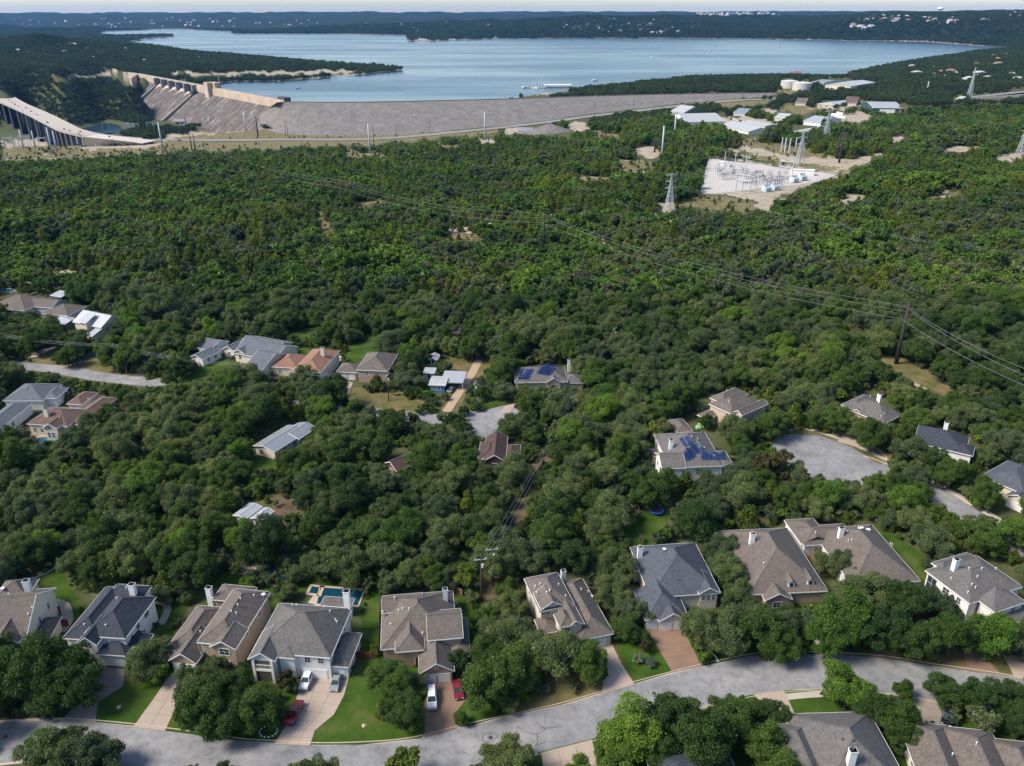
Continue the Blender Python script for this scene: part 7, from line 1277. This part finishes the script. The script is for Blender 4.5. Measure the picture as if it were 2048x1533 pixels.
def stuff_trees(name, label, pts, protos):
    """the rest of the wood: one object, crowns set on points"""
    n = len(pts); me = bpy.data.meshes.new(name); me.vertices.add(n); P = np.array(pts, float); me.vertices.foreach_set('co', P[:, :3].ravel().astype(np.float32))
    for nm, arr in (('sc', P[:,3]), ('rz', rng.uniform(0, 6.28, n)), ('pid', P[:,4])): a = me.attributes.new(nm, 'FLOAT', 'POINT'); a.data.foreach_set('value', arr.astype(np.float32))
    o = bpy.data.objects.new(name, me); COL.objects.link(o); tag(o, label, 'woodland', kind='stuff'); ng = bpy.data.node_groups.new(name, 'GeometryNodeTree')
    ng.interface.new_socket('Geometry', in_out='INPUT', socket_type='NodeSocketGeometry'); ng.interface.new_socket('Geometry', in_out='OUTPUT', socket_type='NodeSocketGeometry'); N = ng.nodes; K_ = ng.links
    gi, go, jn = N.new('NodeGroupInput'), N.new('NodeGroupOutput'), N.new('GeometryNodeJoinGeometry'); K_.new(jn.outputs[0], go.inputs[0])
    def attr(nm): a = N.new('GeometryNodeInputNamedAttribute'); a.data_type = 'FLOAT'; a.inputs['Name'].default_value = nm; return a.outputs[0]
    sc, rz, pid = attr('sc'), attr('rz'), attr('pid'); cx = N.new('ShaderNodeCombineXYZ'); K_.new(rz, cx.inputs['Z'])
    for k, ob in enumerate(protos):
        cmp_ = N.new('FunctionNodeCompare'); cmp_.data_type = 'FLOAT'; cmp_.operation = 'EQUAL'; K_.new(pid, cmp_.inputs[0]); cmp_.inputs[1].default_value = k; cmp_.inputs['Epsilon'].default_value = .1
        oi = N.new('GeometryNodeObjectInfo'); oi.transform_space = 'ORIGINAL'; oi.inputs['Object'].default_value = ob; oi.inputs['As Instance'].default_value = True
        ip = N.new('GeometryNodeInstanceOnPoints'); K_.new(gi.outputs[0], ip.inputs['Points']); K_.new(cmp_.outputs[0], ip.inputs['Selection']); K_.new(oi.outputs['Geometry'], ip.inputs['Instance']); K_.new(cx.outputs[0], ip.inputs['Rotation']); K_.new(sc, ip.inputs['Scale']); K_.new(ip.outputs[0], jn.inputs[0])
    md = o.modifiers.new('trees', 'NODES'); md.node_group = ng; return o
pr = []; pk = {}
for (kd, v), ob in FIRST.items():
    if kd != 'far': pk.setdefault(kd, []).append(len(pr)); pr.append(ob)
pts = []; gpts = []
for kd, lst in REST.items():
    for (x, y, z, s) in lst: (pts if kd.startswith('w_') else gpts).append((x, y, z, s, pk[kd][int(rng.integers(len(pk[kd])))]))
for (x, y, z, s, kd) in UNDER: (gpts if y < 345 else pts).append((x, y, z, s, pk[kd][int(rng.integers(len(pk[kd])))]))
stuff_trees('woodland', 'dense juniper and oak woodland spreading from the gardens to the highway', pts, pr)
if gpts: stuff_trees('garden_thicket', 'low bushes filling the gaps under the garden trees', gpts, pr)
stuff_trees('far_woodland', 'far dark woodland on the hills and shores round the lake', [(x, y, z, s, int(rng.integers(3))) for x, y, z, s in FARW], [FIRST[('far', j)] for j in range(3)])
print('TREES', len(TREES), 'WOOD', len(WOOD), 'FAR', len(FARW), {k: len(v) for k, v in byk.items()})

# ------------------------------------------------------------------ far houses on the hills
FW = [mat('far_wall_%d' % i, c) for i, c in enumerate(((0.50,0.46,0.42),(0.40,0.34,0.28),(0.58,0.56,0.54)))]; FR = [mat('far_roof_%d' % i, c) for i, c in enumerate(((0.30,0.27,0.25),(0.24,0.16,0.12),(0.42,0.41,0.40)))]
def far_mesh(seed):
    r = random.Random(seed); a, c = r.uniform(7,12), r.uniform(5,8); w_ = MB().box(-a,a,-c,c,-4,6); w_.box(-a*.4,a*.5,-c-3,-c,-4,4.5); rf = MB(); e = .6
    for (x0,x1,y0,y1,z0,h_) in ((-a,a,-c,c,6,3.4),(-a*.4,a*.5,-c-3,-c+1,4.5,2)): rf.hexa([(x0-e,y0-e,z0),(x1+e,y0-e,z0),(x1+e,y1+e,z0),(x0-e,y1+e,z0),(x0+(x1-x0)*.3,(y0+y1)/2-.2,z0+h_),(x1-(x1-x0)*.3,(y0+y1)/2-.2,z0+h_),(x1-(x1-x0)*.3,(y0+y1)/2+.2,z0+h_),(x0+(x1-x0)*.3,(y0+y1)/2+.2,z0+h_)])
    return w_.mesh('wall', FW[seed % 3]), rf.mesh('roof', FR[(seed*2+1) % 3])
FM = [far_mesh(i) for i in range(6)]; rf_ = random.Random(5)
def far_houses(n, poly, label, group, sc=(0.9, 1.5)):
    xs = [p[0] for p in poly]; ys = [p[1] for p in poly]; k = 0
    while k < n:
        x, y = rf_.uniform(min(xs), max(xs)), rf_.uniform(min(ys), max(ys))
        if not inpoly([x], [y], poly)[0]: continue
        k += 1; d = ray(x, y); F = 1400.0; hit = None
        Fs = np.exp(np.linspace(math.log(1350), math.log(14000), 500)); tt = Fs/d.y; zz = CAMZ+d.z*tt; hh = terrain(d.x*tt, Fs); w_ = np.where(zz < hh)[0]
        if len(w_) == 0: continue
        i = w_[0]; px_, py_, pz = d.x*tt[i], Fs[i], hh[i]
        if pz < LAKE_Z+1: continue
        s = rf_.uniform(*sc); o = empty('hillside_house', (px_, py_, pz+1.5), rf_.uniform(-.7,.7)); o.scale = (s,)*3; tag(o, label, 'house', group); wm, rm_ = FM[rf_.randrange(6)]
        for nm, me in (('wall', wm), ('roof', rm_)): c_ = bpy.data.objects.new(nm, me); COL.objects.link(c_); c_.parent = o
far_houses(70, [(1090,52),(1160,40),(1330,36),(1400,45),(1400,66),(1290,70),(1110,64)], 'small pale house on the wooded hill across the middle of the lake', 'houses on the middle far hill', (0.6,1.0))
far_houses(34, [(690,52),(860,44),(1000,50),(980,66),(860,66),(690,64)], 'tiny house among trees left of the middle far hill', 'houses left of the middle far hill', (.6,1.0))
far_houses(48, [(1670,36),(1760,33),(1960,40),(2000,48),(1900,48),(1730,46)], 'pale house in the row along the right far ridge', 'houses along the right far ridge', (.8,1.3)); far_houses(10, [(1700,52),(1745,56),(1735,63),(1705,60)], 'house on the terraced slope below the right far ridge', 'houses below the right far ridge')
far_houses(60, [(20,40),(330,36),(600,40),(670,50),(640,60),(400,56),(100,60),(20,58)], 'speck of a house on the blue far left hills', 'houses on the far left hills', (.6,1.1)); far_houses(26, [(0,70),(90,66),(170,78),(330,108),(560,112),(640,125),(420,130),(180,125),(20,125)], 'pale house among trees on the hill left of the lake', 'houses on the left hill', (.45,.8))
far_houses(22, [(1800,128),(1960,110),(2048,112),(2048,165),(1900,165),(1820,155)], 'house among trees on the right shore', 'houses on the right shore', (.5,.9)); far_houses(40, [(1390,27),(1560,27),(1560,33),(1390,33)], 'speck of a house on the horizon plateau', 'houses on the horizon plateau', (1.,1.6)); far_houses(14, [(2010,26),(2048,26),(2048,34),(2010,34)], 'house on the horizon at the right edge', 'houses on the right horizon', (.7,1.1))
wt = empty('water_tower', (G(1880,30,0).normalized()*0+Vector((1880-1024,0,0))*0)); F_ = 9000; d = ray(1880, 24); wt.location = (d.x*F_/d.y, F_, Zat(1880, 26.5, F_)); tag(wt, 'white water tower standing up on the far right horizon', 'water tower'); MB().lathe([(4,-10),(4,24),(30,34),(34,42),(24,52),(4,56)], 20).build('tank', WHITE, wt, True)

# ------------------------------------------------------------------ haze: one box of pale air over everything
HTOP = max(190.0, max(v.co.z for v in bpy.data.objects['ground'].data.vertices)+90); print('HTOP', HTOP); HB = 18600.0; m = bpy.data.materials.new('haze'); m.use_nodes = True; nt = m.node_tree
for n in list(nt.nodes):
    if n.type != 'OUTPUT_MATERIAL': nt.nodes.remove(n)
pv = nt.nodes.new('ShaderNodeVolumePrincipled'); pv.inputs['Color'].default_value = (0.13, 0.42, 1.0, 1); pv.inputs['Density'].default_value = 2.4e-5; pv.inputs['Anisotropy'].default_value = 0.2
nt.links.new(pv.outputs[0], nt.nodes['Material Output'].inputs['Volume'])
hz_ = MB().box(-HB, HB, -HB, HB, -100, HTOP).build('haze', m); tag(hz_, kind='stuff')
